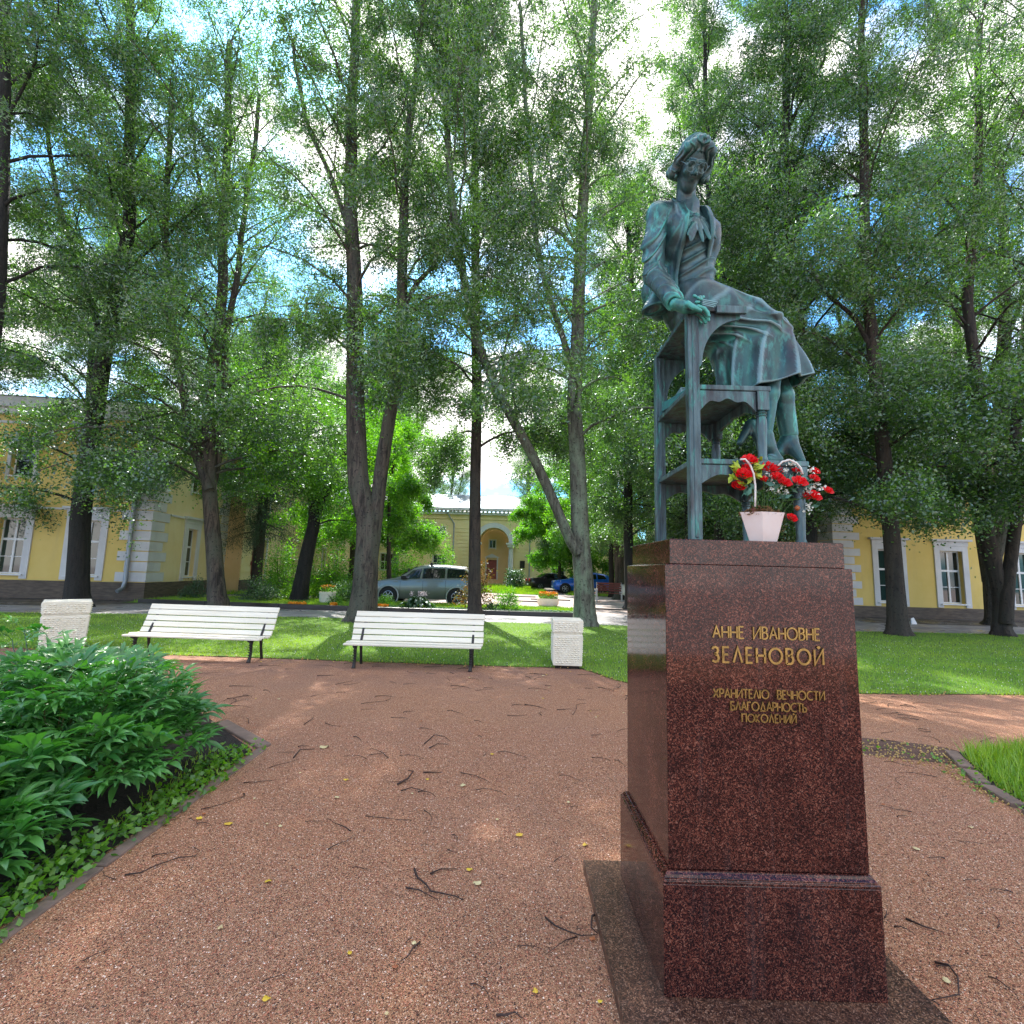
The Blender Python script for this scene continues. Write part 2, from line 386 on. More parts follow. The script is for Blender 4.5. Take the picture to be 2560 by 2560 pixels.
LAWN_B = [(26, 16.4), (15, 15.6), (9, 15.1), (2.8, 15.05), (-6, 14.95), (-10.5, 14.6), (-14.8, 13.9), (-24, 12.6)]
lawn_poly = LAWN_F + LAWN_B
rr = random.Random(5)
mbl = MB()
nf = len(LAWN_F)
mbl.add([(x, y, .012) for x, y in lawn_poly], [tuple(range(len(lawn_poly)))])
mbl.build('lawn', M['grass_base'], fix=False, kind='structure')
sheet('asphalt_path', [(26, 16.4), (15, 15.6), (9, 15.1), (2.8, 15.05), (-6, 14.95), (-10.5, 14.6), (-14.8, 13.9), (-26, 12.3), (-26, 19), (-14.6, 19.6), (-14.2, 21.4), (-9, 17.4), (3.0, 17.35), (3.4, 19), (14.2, 19.5), (14.4, 21.6), (26, 21.6)], .004, M['asphalt'])
sheet('building_apron', [(-26, 14.5), (-15, 16.4), (-13.5, 18.2), (-14.3, 21.7), (-26, 20.5)], .010, M['asphalt_dark'])
sheet('apron_right', [(13.8, 18.6), (26, 18.6), (26, 21.6), (13.8, 21.6)], .010, M['asphalt_dark']).name = 'building_apron'
GARD = [(-14.2, 18.3), (2.95, 17.5), (2.95, 21.0), (-1, 21.6), (-7, 22.0), (-14.4, 22.4)]
sheet('garden_bed', [(-14.5, 18.2), (2.95, 17.5), (2.95, 21.0), (-1, 21.6), (-7, 22.0), (-14.9, 22.4)], .012, M['grass_base'])
sheet('garden_lawn', [(-15.5, 24.5), (-7.5, 25.5), (-8.0, 50), (-17, 50)], .0, M['grass_base'])
sheet('arch_lawn', [(-7.5, 36), (2.2, 33), (3.0, 40), (2.0, 52), (-8, 52)], .001, M['grass_base'])
sheet('grove_lawn', [(4.0, 33.5), (16, 32.5), (16, 55), (4.0, 55)], .001, M['grass_base'])
# low black kerb in front of the garden
kb = thing('garden_kerb', 'long low wet black kerb edging the garden strip behind the path', 'kerb')
ks = [(-13.9, 18.35), (-11.2, 18.05), (-8.4, 17.85), (-5.6, 17.68), (-2.8, 17.56), (0, 17.48), (2.95, 17.42)]
for i in range(len(ks) - 1):
    mb = MB(); a = Vector((*ks[i], .07)); b = Vector((*ks[i + 1], .07)); d = (b - a).normalized() * .006
    mb.bar(a + d, b - d, .16, .18); mb.build('kerb_stone', M['kerb_dark'], kb, bevel=.012)

# lawn grass blades (one mass nobody could count)
def blades(name, poly, n, hmin, hmax, wd, mat, seed, z=.01, tris_lean=.5, near=None, bbox=None):
    r = np.random.default_rng(seed); P_ = np.array(poly); lo = P_.min(0); hi = P_.max(0)
    if bbox: lo = np.maximum(lo, bbox[0]); hi = np.minimum(hi, bbox[1])
    xs = []; ys = []; got = 0
    while got < n:
        x = r.uniform(lo[0], hi[0], n * 2); y = r.uniform(lo[1], hi[1], n * 2)
        if near: # denser where close to the camera
            keep = r.random(len(x)) < np.clip((near / y) ** 2, 0, 1); x = x[keep]; y = y[keep]
        k = inpoly(x, y, poly); x = x[k]; y = y[k]; xs.append(x); ys.append(y); got += len(x)
    x = np.concatenate(xs)[:n]; y = np.concatenate(ys)[:n]
    h = r.uniform(hmin, hmax, n); a = r.uniform(0, 2 * PI, n); la = r.uniform(0, 2 * PI, n); ll = h * r.uniform(.1, tris_lean + .2, n)
    wdv = wd * r.uniform(.6, 1.3, n)
    v = np.zeros((n, 3, 3)); v[:, 0] = np.stack([x - np.cos(a) * wdv, y - np.sin(a) * wdv, np.full(n, z)], 1)
    v[:, 1] = np.stack([x + np.cos(a) * wdv, y + np.sin(a) * wdv, np.full(n, z)], 1)
    v[:, 2] = np.stack([x + np.cos(la) * ll, y + np.sin(la) * ll, z + h], 1)
    f = np.arange(n * 3).reshape(n, 3); pat = .5 + .5 * np.sin(x * 1.3 + np.sin(y * 2.1) * 1.5) * np.sin(y * 1.7 + x * .6)
    tint = np.repeat(np.clip(r.random(n) * .6 + pat * .4, 0, 1), 3)
    return link(name, npmesh(name, v.reshape(-1, 3), f, mat, attrs={'tint': tint}), kind='stuff')
lf2 = [(x, y - .05 - .07 * math.sin(x * 7.3) * math.sin(x * 2.9 + 1)) for x, y in LAWN_F]
g = blades('lawn_grass', lf2 + LAWN_B, 250000, .02, .055, .0045, M['grass'], 1, near=9.5, bbox=((-17, 6), (18, 17)))
# clover flowers and pale dry leaves dotted in the lawn
def dots(name, poly, n, s, z0, z1, mat, seed, bbox=None, ny=0):
    r = np.random.default_rng(seed); P_ = np.array(poly); lo = P_.min(0); hi = P_.max(0)
    if bbox: lo = np.maximum(lo, bbox[0]); hi = np.minimum(hi, bbox[1])
    x = r.uniform(lo[0], hi[0], n * 3); y = r.uniform(lo[1], hi[1], n * 3); k = inpoly(x, y, poly); x = x[k][:n]; y = y[k][:n]; n = len(x)
    z = r.uniform(z0, z1, n); ss = s * r.uniform(.6, 1.2, n)
    dirs = np.array([(1, 0, 0), (0, 1, 0), (-1, 0, 0), (0, -1, 0), (0, 0, 1), (0, 0, -1)], float)
    v = np.stack([x, y, z], 1)[:, None, :] + dirs[None] * ss[:, None, None]
    t = np.array([(0, 1, 4), (1, 2, 4), (2, 3, 4), (3, 0, 4), (1, 0, 5), (2, 1, 5), (3, 2, 5), (0, 3, 5)])
    f = (np.arange(n)[:, None, None] * 6 + t[None]).reshape(-1, 3)
    return link(name, npmesh(name, v.reshape(-1, 3), f, mat), kind='stuff')
M['clover'] = pm('white_clover_petals', (.75, .76, .70), None, 10, .7)
M['dryleaf'] = pm('pale_fallen_leaf', (.55, .40, .14), (.38, .20, .06), 5, .7)
dots('clover_flowers', lf2 + LAWN_B, 2200, .008, .03, .05, M['clover'], 3, ((-10, 7), (14, 13)))
edge = [(x, y - .16) for x, y in LAWN_F] + [(x, y + .12) for x, y in reversed(LAWN_F)]
dots('leaf_litter', edge, 1500, .014, .004, .03, M['dryleaf'], 4, ((-14, 6), (15, 10)))

# ---- loose pebbles on the near gravel (one mass)
def pebbles(name, n, seed, x0, x1, y0, y1, s0, s1, mat):
    r = np.random.default_rng(seed); x = r.uniform(x0, x1, n); y = y0 + (y1 - y0) * r.random(n) ** 1.3
    ok = ~((x > .42) & (x < 1.63) & (y < 2.85)) & ~((x < -2.0) & (y < 4.5) & (y > 1)); x = x[ok]; y = y[ok]; n = len(x)
    s = r.uniform(s0, s1, n)
    dirs = np.array([(1, 0, 0), (0, 1, 0), (-1, 0, 0), (0, -1, 0), (0, 0, .7), (0, 0, -.5)], float)
    dv = dirs[None] * r.uniform(.6, 1.25, (n, 6, 1)) * s[:, None, None]
    a = r.uniform(0, 2 * PI, n); ca, sa = np.cos(a)[:, None], np.sin(a)[:, None]
    dx = dv[..., 0] * ca - dv[..., 1] * sa; dy = dv[..., 0] * sa + dv[..., 1] * ca
    v = np.stack([x[:, None] + dx, y[:, None] + dy, (s * .35)[:, None] + dv[..., 2]], 2)
    t = np.array([(0, 1, 4), (1, 2, 4), (2, 3, 4), (3, 0, 4)])
    f = (np.arange(n)[:, None, None] * 6 + t[None]).reshape(-1, 3)
    return link(name, npmesh(name, v.reshape(-1, 3), f, mat, attrs={'tint': np.repeat(r.random(n), 6)}), kind='stuff')
def pebmat():
    m, t, b, out = newmat('loose_gravel'); at = N(t, 'ShaderNodeAttribute'); at.attribute_name = 'tint'
    t.links.new(ramp(t, at.outputs['Fac'], [(0, (.03, .015, .01)), (.3, (.24, .075, .04)), (.6, (.46, .17, .095)), (.85, (.62, .31, .20)), (1, (.85, .66, .52))]), b.inputs['Base Color'])
    b.inputs['Roughness'].default_value = .8; return m
M['peb'] = pebmat()
pebbles('gravel_pebbles', 90000, 7, -2.6, 3.6, .9, 5.2, .0022, .0052, M['peb'])

# ================================================================ PEDESTAL
gran = M['granite']; M['granite_step'] = M['granite'].copy(); M['granite_step'].name = 'matte_granite_step'
for n_ in M['granite_step'].node_tree.nodes:
    if n_.type == 'BSDF_PRINCIPLED':
        n_.inputs['Roughness'].default_value = .38
        for l_ in list(n_.inputs['Roughness'].links): M['granite_step'].node_tree.links.remove(l_)
    if n_.type == 'VALTORGB' and len(n_.color_ramp.elements) == 5:
        for e_, c_ in zip(n_.color_ramp.elements, [(.018, .010, .008), (.05, .022, .014), (.12, .052, .030), (.24, .115, .065), (.42, .26, .17)]): e_.color = (*c_, 1)  # rougher, browner slab copy, its colours lightened towards a sunlit look
ped = thing('granite_pedestal', 'tall polished red granite pedestal carrying the bronze statue and gilded Cyrillic dedication', 'pedestal', (1.025, 2.33, 0))
def pb(name, x0, x1, y0, y1, z0, z1, bev=.004):
    mb = MB(); mb.box(x0 - 1.025, x1 - 1.025, y0 - 2.33, y1 - 2.33, z0, z1); return mb.build(name, gran, ped, bevel=bev)
pb('step_slab', .44, 1.615, 1.25, 2.82, -.01, .05).data.materials[0] = M['granite_step']
pb('base_block', .613, 1.442, 1.975, 2.69, .05, .437, .003)
mb = MB()
prof = [(.0, .437), (.0, .447), (.006, .449), (.006, .455), (.014, .463), (.020, .470), (.026, .472)]
for i, (ins, z) in enumerate(prof):
    pass
ring = []
for ins, z in prof:
    x0, x1, y0, y1 = .613 + ins - 1.025, 1.442 - ins - 1.025, 1.975 + ins - 2.33, 2.69 - ins - 2.33
    ring.append([(x0, y0, z), (x1, y0, z), (x1, y1, z), (x0, y1, z)])
vs = [q for r_ in ring for q in r_]; fs = [(3, 2, 1, 0), tuple(4 * (len(ring) - 1) + i for i in range(4))]
for i in range(len(ring) - 1):
    for j in range(4): fs.append((i * 4 + j, i * 4 + (j + 1) % 4, i * 4 + 4 + (j + 1) % 4, i * 4 + 4 + j))
mb.add(vs, fs); mb.build('moulding', gran, ped, bevel=.0015)
pb('shaft', .643, 1.420, 2.003, 2.662, .474, 1.645)
pb('cap_block', .668, 1.400, 2.018, 2.645, 1.645, 1.752)

# dedication: raised gilded letters, each a mesh of its own
GL = {  # strokes on a 0..1 high box, x in units of height ; (width, [polylines])
 'А': (.62, [[(0, 0), (.31, 1), (.62, 0)], [(.13, .36), (.49, .36)]]),
 'Н': (.56, [[(0, 0), (0, 1)], [(.56, 0), (.56, 1)], [(0, .5), (.56, .5)]]),
 'Е': (.40, [[(.40, 0), (0, 0), (0, 1), (.40, 1)], [(0, .52), (.34, .52)]]),
 'И': (.58, [[(0, 1), (0, 0), (.58, 1), (.58, 0)]]),
 'Й': (.58, [[(0, 1), (0, 0), (.58, 1), (.58, 0)], [(.2, 1.2), (.29, 1.12), (.38, 1.2)]]),
 'В': (.46, [[(0, 0), (0, 1), (.26, 1), (.38, .93), (.41, .78), (.36, .62), (.24, .54), (0, .54)], [(.24, .54), (.40, .46), (.46, .28), (.40, .09), (.26, 0), (0, 0)]]),
 'О': (.86, [[(.43 + .43 * math.cos(a * PI / 12), .5 + .5 * math.sin(a * PI / 12)) for a in range(25)]]),
 'З': (.44, [[(0, .86), (.08, .97), (.22, 1), (.36, .93), (.40, .78), (.34, .60), (.18, .53)], [(.18, .53), (.38, .45), (.44, .26), (.37, .07), (.20, 0), (.0, .10)]]),
 'Л': (.58, [[(0, 0), (.30, 1), (.58, 0)]]),
 'Х': (.60, [[(0, 0), (.6, 1)], [(0, 1), (.6, 0)]]),
 'Р': (.44, [[(0, 0), (0, 1), (.26, 1), (.40, .92), (.44, .74), (.40, .56), (.26, .47), (0, .47)]]),
 'Т': (.54, [[(0, 1), (.54, 1)], [(.27, 0), (.27, 1)]]),
 'Ю': (1.06, [[(0, 0), (0, 1)], [(0, .5), (.24, .5)], [(.65 + .41 * math.cos(a * PI / 12), .5 + .5 * math.sin(a * PI / 12)) for a in range(25)]]),
 'Ч': (.48, [[(0, 1), (0, .66), (.10, .52), (.30, .46), (.48, .50)], [(.48, 0), (.48, 1)]]),
 'С': (.66, [[(.45 + .45 * math.cos(a * PI / 12), .5 + .5 * math.sin(a * PI / 12)) for a in range(4, 21)]]),
 'Б': (.46, [[(.42, 1), (0, 1), (0, 0), (.26, 0), (.42, .1), (.46, .29), (.40, .47), (.24, .56), (0, .56)]]),
 'Г': (.42, [[(0, 0), (0, 1), (.42, 1)]]),
 'Д': (.72, [[(.0, -.0), (.72, 0)], [(.08, 0), (.38, 1), (.64, 0)]]),
 'Ь': (.44, [[(0, 1), (0, 0), (.26, 0), (.40, .1), (.44, .28), (.38, .46), (.24, .54), (0, .54)]]),
 'П': (.56, [[(0, 0), (0, 1), (.56, 1), (.56, 0)]]),
 'К': (.48, [[(0, 0), (0, 1)], [(.46, 1), (0, .48), (.48, 0)]]),
}
def letter_mesh(ch, h, sw, dep):
    mb = MB()
    for pl in GL[ch][1]:
        n = len(pl); closed = (Vector(pl[0]) - Vector(pl[-1])).length < 1e-6
        pts = [Vector((a * h, b * h)) for a, b in pl]; Lp = []; Rp = []
        for i in range(n):
            a = pts[i - 1] if i else (pts[-2] if closed else pts[0]); c = pts[i + 1] if i < n - 1 else (pts[1] if closed else pts[-1])
            d1 = (pts[i] - a); d2 = (c - pts[i])
            d1 = d1.normalized() if d1.length > 1e-9 else d2.normalized()
            d2 = d2.normalized() if d2.length > 1e-9 else d1
            nn = Vector((-(d1.y + d2.y), d1.x + d2.x))
            nn = nn.normalized() if nn.length > 1e-6 else Vector((-d1.y, d1.x))
            k = 1 / max(.45, nn.dot(Vector((-d1.y, d1.x))))
            Lp.append(pts[i] + nn * sw / 2 * k); Rp.append(pts[i] - nn * sw / 2 * k)
        vs = []
        for i in range(n):
            vs += [(Lp[i].x, 0, Lp[i].y), (Rp[i].x, 0, Rp[i].y), (Lp[i].x, -dep, Lp[i].y), (Rp[i].x, -dep, Rp[i].y)]
        fs = [(0, 1, 3, 2), (4 * n - 4, 4 * n - 2, 4 * n - 1, 4 * n - 3)]
        for i in range(n - 1):
            b = 4 * i; fs += [(b + 2, b + 3, b + 7, b + 6), (b, b + 4, b + 5, b + 1), (b, b + 2, b + 6, b + 4), (b + 1, b + 5, b + 7, b + 3)]
        mb.add(vs, fs)
    return mb.mesh('letter', M['brass'])
_lc = {}
def write(text, px0, px1, py_top, py_bot, Yf, sw, sp_word=.5):
    a = P(px0, py_bot, Yf); b = P(px1, py_bot, Yf); t = P(px0, py_top, Yf); h = t.z - a.z; total = b.x - a.x
    ws = [GL[c][0] if c != ' ' else sp_word for c in text]; gap = (total / h - sum(ws)) / (len(text) - 1); x = 0
    for c, wd in zip(text, ws):
        if c != ' ':
            key = (c, round(h, 4))
            if key not in _lc: _lc[key] = letter_mesh(c, h, sw, .007)
            link('letter', _lc[key], ped, loc=(a.x + x * h - 1.025, Yf + .0005 - 2.33, a.z))
        x += wd + gap
YF = 2.003
def q(x, y): return (1450 + x / 2.415, 1330 + y / 2.415)
write('АННЕ ИВАНОВНЕ', q(800, 0)[0], q(1442, 0)[0], q(0, 566)[1], q(0, 636)[1], YF, .0062)
write('ЗЕЛЕНОВОЙ', q(796, 0)[0], q(1464, 0)[0], q(0, 692)[1], q(0, 782)[1], YF, .0085)
write('ХРАНИТЕЛЮ ВЕЧНОСТИ', q(803, 0)[0], q(1470, 0)[0], q(0, 944)[1], q(0, 995)[1], YF, .0050, .75)
write('БЛАГОДАРНОСТЬ', q(908, 0)[0], q(1362, 0)[0], q(0, 1022)[1], q(0, 1072)[1], YF, .0050)
write('ПОКОЛЕНИЙ', q(975, 0)[0], q(1300, 0)[0], q(0, 1096)[1], q(0, 1143)[1], YF, .0050)

# ================================================================ BENCHES
def bench(label, xL, xR, yf, rz=0.0):
    Lh = xR - xL
    t = thing('park_bench', label, 'bench', ((xL + xR) / 2, yf, 0), rz, 'cream slatted park benches on the lawn edge')
    # slat centre lines in (y, z), local; y grows away from the viewer
    S = [(.02, .365, 8), (.135, .385, 4), (.25, .385, 6), (.345, .445, 58), (.385, .535, 66), (.42, .625, 70), (.455, .715, 72), (.49, .80, 72)]
    S = [(.02, .370, 0), (.145, .385, 0), (.27, .375, 0), (.375, .425, 60), (.415, .52, 66), (.455, .615, 67), (.495, .71, 68), (.535, .80, 70)]
    mb = MB(); mb.box(-Lh / 2, Lh / 2, -.044, .044, -.014, .014); sm = mb.mesh('slat', M['benchwhite'], bevel=.006)
    for i, (y, z, an) in enumerate(S):
        link('slat', sm, t, loc=(rr.uniform(-.006, .006), y, z), rot=(rad(an), 0, rad(rr.uniform(-.15, .15))))
    def iron(x):
        mb = MB()
        # front leg with ribbed curve, rear leg, seat rail, back rail
        f = [(x, .10 + .03 * math.sin(k * PI / 6), .36 - .06 * k) for k in range(7)]
        mb.tube([(x, .075, .36), (x, .06, .27), (x, .075, .18), (x, .06, .08), (x, .02, .0)], [.030, .026, .022, .024, .034], 8)
        for k in range(7): mb.box(x - .026, x + .026, .03, .05, .07 + k * .04, .085 + k * .04)
        mb.tube([(x, .34, .36), (x, .36, .2), (x, .41, 0)], [.030, .022, .026], 8)
        mb.bar((x, -.02, .345), (x, .34, .345), .045, .03)
        mb.bar((x, .32, .34), (x, .575, .84), .04, .025)
        mb.bar((x, .33, .34), (x, .41, .47), .03, .06)
        return mb
    for x in (-Lh / 2 + .17, Lh / 2 - .17):
        iron(x).build('leg_frame', M['iron'], t, bevel=.004)
    return t
bench('cream slatted park bench on the left, nearest the pebbled bin by the peony bush', -6.32, -4.02, 8.02, rad(-2.5))
bench('cream slatted park bench in front of the thick forked tree trunk', -2.60, -.42, 7.78, rad(-.5))

# ================================================================ BINS
def binbox(name, label, loc, rz, w2, dp, h, taper, topshift):
    t = thing(name, label, 'litter bin', loc, rz, 'cream pebbled concrete litter bins')
    mb = MB()
    def tb(x0, x1, y0, y1, z0, z1):
        s0 = 1 - taper * (1 - z0 / h); s1 = 1 - taper * (1 - z1 / h)
        mb.add([(x0 * s0, y0 * s0, z0), (x1 * s0, y0 * s0, z0), (x1 * s0, y1 * s0, z0), (x0 * s0, y1 * s0, z0), (x0 * s1, y0 * s1, z1), (x1 * s1, y0 * s1, z1), (x1 * s1, y1 * s1, z1), (x0 * s1, y1 * s1, z1)],
               [(0, 3, 2, 1), (4, 5, 6, 7), (0, 1, 5, 4), (1, 2, 6, 5), (2, 3, 7, 6), (3, 0, 4, 7)])
    a, b = w2, dp
    tb(-a, a, -b, b, .05, h - .24)
    tb(-a * .965, a * .965, -b * .965, b * .965, h - .24, h - .215)
    tb(-a, a, -b, b, h - .215, h)
    mb.build('body', M['concrete'], t, bevel=.014, seg=3)
    mb = MB(); mb.box(-a * .8, a * .8, -b * .8, b * .8, 0, .05); mb.build('foot', M['soil'], t)
    # pebbled relief: many worn bumps set in recessed panels on the faces towards the lawn and the plaza
    r = random.Random(int(loc[0] * 10))
    for face in range(4):
        ca = math.cos(face * PI / 2); sa = math.sin(face * PI / 2)
        half, out_ = (a, b) if face % 2 == 0 else (b, a)
        mb = MB()
        for z0, z1 in ((.10, h - .28), (h - .185, h - .03)):
            z = z0
            while z < z1:
                x = -half + .045 + r.uniform(0, .02)
                while x < half - .045:
                    s = 1 - taper * (1 - z / h); rx = r.uniform(.016, .034); rz_ = rx * r.uniform(.4, .7)
                    an = r.uniform(-.5, .5)
                    px, py = x * s, -out_ * s
                    vs = [(px + rx * math.cos(k * PI / 3 + an), py + .001, z + rz_ * math.sin(k * PI / 3 + an)) for k in range(6)] + [(px, py - r.uniform(.012, .022), z)]
                    vs = [(vx * ca - vy * sa, vx * sa + vy * ca, vz) for vx, vy, vz in vs]
                    mb.add(vs, [(k, (k + 1) % 6, 6) for k in range(6)])
                    x += rx * 2 + r.uniform(-.002, .012)
                z += .034
        mb.build('relief_panel', M['concrete'], t, smooth=False, fix=False, kind='stuff')
    return t
binbox('litter_bin', 'narrow cream concrete litter bin right of the middle bench, seen face on', (1.0, 8.45, 0), rad(-2), .255, .25, .80, .06, 0)
binbox('litter_bin', 'wide cream concrete litter bin at the left, seen corner on above the peony bush', (-7.78, 8.62, 0), rad(42), .32, .32, .86, .12, 0)
# ================================================================ BUILDINGS
def frame_mat(o, ang):
    """wall frame: x along the wall, y into the building, z up"""
    m = Matrix.Rotation(ang, 4, 'Z'); m.translation = Vector((o[0], o[1], 0)); return m
def wall(name, parent, T, s0, s1, z0, z1, holes, mat, depth=.28, th=.3, arch=None):
    """thick wall sheet with real openings and reveals; outside face on y=0"""
    mb = MB(); xs = sorted(set([s0, s1] + [h[0] for h in holes] + [h[1] for h in holes])); zs = sorted(set([z0, z1] + [h[2] for h in holes] + [h[3] for h in holes]))
    for i in range(len(xs) - 1):
        for j in range(len(zs) - 1):
            cx, cz = (xs[i] + xs[i + 1]) / 2, (zs[j] + zs[j + 1]) / 2
            if any(h[0] < cx < h[1] and h[2] < cz < h[3] for h in holes): continue
            mb.add([(xs[i], 0, zs[j]), (xs[i + 1], 0, zs[j]), (xs[i + 1], 0, zs[j + 1]), (xs[i], 0, zs[j + 1])], [(0, 1, 2, 3)])
    for a, b, c, d in holes:
        mb.add([(a, 0, c), (a, depth, c), (a, depth, d), (a, 0, d)], [(0, 1, 2, 3)]); mb.add([(b, 0, c), (b, 0, d), (b, depth, d), (b, depth, c)], [(0, 1, 2, 3)])
        mb.add([(a, 0, d), (a, depth, d), (b, depth, d), (b, 0, d)], [(0, 1, 2, 3)]); mb.add([(a, 0, c), (b, 0, c), (b, depth, c), (a, depth, c)], [(0, 1, 2, 3)])
    mb.v = [tuple(T @ Vector(v)) for v in mb.v]
    return mb.build(name, mat, parent, fix=False)
def tbox(mb, T, *a): return mb.box(*a, M=T)
def window(parent, T, x0, x1, z0, z1, casing=.22, header=True, grid=(2, 3), trans=.62, sill=True, glass=None, cz=None, bars=False, rev=.22, top=.0):
    mb = MB(); c = casing
    if c:
        tbox(mb, T, x0 - c, x0 - .003, -.05, .02, z0 - .18, z1 + c * .9); tbox(mb, T, x1 + .003, x1 + c, -.05, .02, z0 - .18, z1 + c * .9); tbox(mb, T, x0 - .003, x1 + .003, -.05, .02, z1 + .003, z1 + c * .9)
    if header:
        tbox(mb, T, x0 - c - .02, x1 + c + .02, -.07, .02, z1 + c * .9 + .002, z1 + c + .18); tbox(mb, T, x0 - c - .14, x1 + c + .14, -.17, .02, z1 + c + .182, z1 + c + .27)
    if not mb.v: tbox(mb, T, x0 - .05, x1 + .05, -.03, .02, z1 + .003, z1 + .05)
    w_ = mb.build('window', M['white'], parent)
    fr = MB(); y0, y1 = rev - .05, rev; fw = .055
    tbox(fr, T, x0, x0 + fw, y0, y1, z0, z1); tbox(fr, T, x1 - fw, x1, y0, y1, z0, z1); tbox(fr, T, x0 + fw, x1 - fw, y0, y1, z0, z0 + fw); tbox(fr, T, x0 + fw, x1 - fw, y0, y1, z1 - fw, z1)
    nx, nz = grid
    for i in range(1, nx):
        x = x0 + (x1 - x0) * i / nx; tbox(fr, T, x - .04, x + .04, y0 - .006, y1, z0 + fw, z1 - fw)
    zt = z0 + (z1 - z0) * trans
    if nz > 1: tbox(fr, T, x0 + fw, x1 - fw, y0 - .012, y1, zt - .045, zt + .045)
    if nz > 2: tbox(fr, T, x0 + fw, x1 - fw, y0 + .012, y1, z0 + (zt - z0) * .5 - .015, z0 + (zt - z0) * .5 + .015)
    fr.build('frame', M['winframe'], w_)
    if sill:
        sb = MB(); tbox(sb, T, x0 - c * .5, x1 + c * .5, -.12, rev - .052, z0 - .06, z0 - .004); sb.build('sill', M['winframe'], w_)
    zc = [z0] + ([zt] if nz > 1 else []) + [z1]
    for i in range(nx):
        for j in range(len(zc) - 1):
            g_ = MB(); a = x0 + (x1 - x0) * i / nx; b = x0 + (x1 - x0) * (i + 1) / nx
            tl = .004 * ((i * 7 + j * 3) % 3 - 1)
            g_.add([T @ Vector(v) for v in ((a, rev - .02 + tl, zc[j]), (b, rev - .02 - tl, zc[j]), (b, rev - .02 - tl, zc[j + 1]), (a, rev - .02 + tl, zc[j + 1]))], [(0, 1, 2, 3)])
            g_.build('pane', glass or M['glass'], w_, fix=False)
    if bars:
        b_ = MB()
        for i in range(7):
            x = x0 + (x1 - x0) * (i + .5) / 7; b_.tube([T @ Vector((x, .06, z0)), T @ Vector((x, .06, z1))], .012, 4)
        for k in range(1, 5):
            z = z0 + (z1 - z0) * k / 5; b_.tube([T @ Vector((x0, .06, z)), T @ Vector((x1, .06, z))], .012, 4)
        b_.build('grille', M['iron'], w_)
    return w_
def strip(name, parent, T, s0, s1, z0, z1, out, mat, yb=.02):
    mb = MB(); tbox(mb, T, s0, s1, -out, yb, z0, z1); return mb.build(name, mat, parent)
def quoins(parent, T, side, z0, z1, corner=True, T2=None):
    z = z0; k = 0
    while z < z1 - .2:
        w_ = 1.12 if k % 2 == 0 else .82; h = .385
        mb = MB()
        if side > 0: tbox(mb, T, -.045, w_, -.045, .02, z + .012, z + h)
        else: tbox(mb, T, -w_, .045, -.045, .02, z + .012, z + h)
        if T2 is not None:
            w2 = w_ * 1.0; tbox(mb, T2, .022, w2, -.045, .02, z + .012, z + h)
        mb.build('quoin', M['white'], parent)
        z += h + .03; k += 1
def drainpipe(parent, pts, r=.075):
    mb = MB(); mb.tube(pts, r, 10)
    return mb.build('drainpipe', M['zinc'], parent, smooth='auto')

# ---- left wing: front wall runs left from its corner, side wall runs back into the court
LC = (-14.65, 19.5); la = rad(5.7)
TL = frame_mat(LC, la)                          # x<0 to the left along the front
TLs = frame_mat(LC, la + PI / 2)                # x>0 towards the back, y into... flipped below
TLs = TLs @ Matrix.Diagonal((1, 1, 1, 1))
lw = thing('side_wing', 'ochre yellow two storey wing with white corner stones at the left edge', 'building', (0, 0, 0))
lwin = [(-5.60, -4.60, .93, 3.12), (-2.88, -1.86, .93, 3.12), (-8.3, -7.3, .93, 3.12)]
lup = [(-5.52, -4.66, 4.83, 6.05), (-2.80, -1.94, 4.83, 6.05), (-8.2, -7.34, 4.83, 6.05)]
wall('front_wall', lw, TL, -14, 0, .70, 7.3, lwin + lup, M['yellow'])
strip('plinth', lw, TL, -14, .06, -.05, .70, .06, M['plinth'])
strip('string_course', lw, TL, -14, -.0, 3.52, 3.60, .06, M['white'])
strip('frieze_band', lw, TL, -14, 0.0, 6.95, 7.05, .06, M['white'])
strip('cornice', lw, TL, -14, .35, 7.30, 7.55, .22, M['white']); strip('eave', lw, TL, -14, .6, 7.552, 7.95, .42, M['white'])
for a, b, c, d in lwin: window(lw, TL, a, b, c, d, .27, True, glass=M['glass2'])
for a, b, c, d in lup: window(lw, TL, a, b, c, d, .13, False, (1, 1), rev=.2)
# side wall (outside face looks right, into the court)
def side_frame(o, ang): # x = distance back, outside normal to the right
    m = Matrix(((-math.sin(ang), -math.cos(ang), 0, o[0]), (math.cos(ang), -math.sin(ang), 0, o[1]), (0, 0, 1, 0), (0, 0, 0, 1)))
    return m
TS = side_frame(LC, la)
swin = [(2.60, 3.42, .90, 3.10)]; sup = [(2.62, 3.40, 4.83, 6.05)]
wall('side_wall', lw, TS, 0, 6.3, .70, 7.3, swin + sup, M['cream'])
strip('plinth', lw, TS, -.0, 6.36, -.05, .70, .06, M['plinth']); strip('cornice', lw, TS, -.2, 6.5, 7.30, 7.55, .22, M['white']); strip('eave', lw, TS, -.4, 6.9, 7.552, 7.95, .42, M['white'])
strip('string_course', lw, TS, 1.2, 5.2, 3.52, 3.60, .06, M['white'])
window(lw, TS, *swin[0], .27, True, glass=M['glass2']); window(lw, TS, *sup[0], .13, False, (1, 1), rev=.2)
quoins(lw, TL, -1, .72, 7.2, T2=TS)
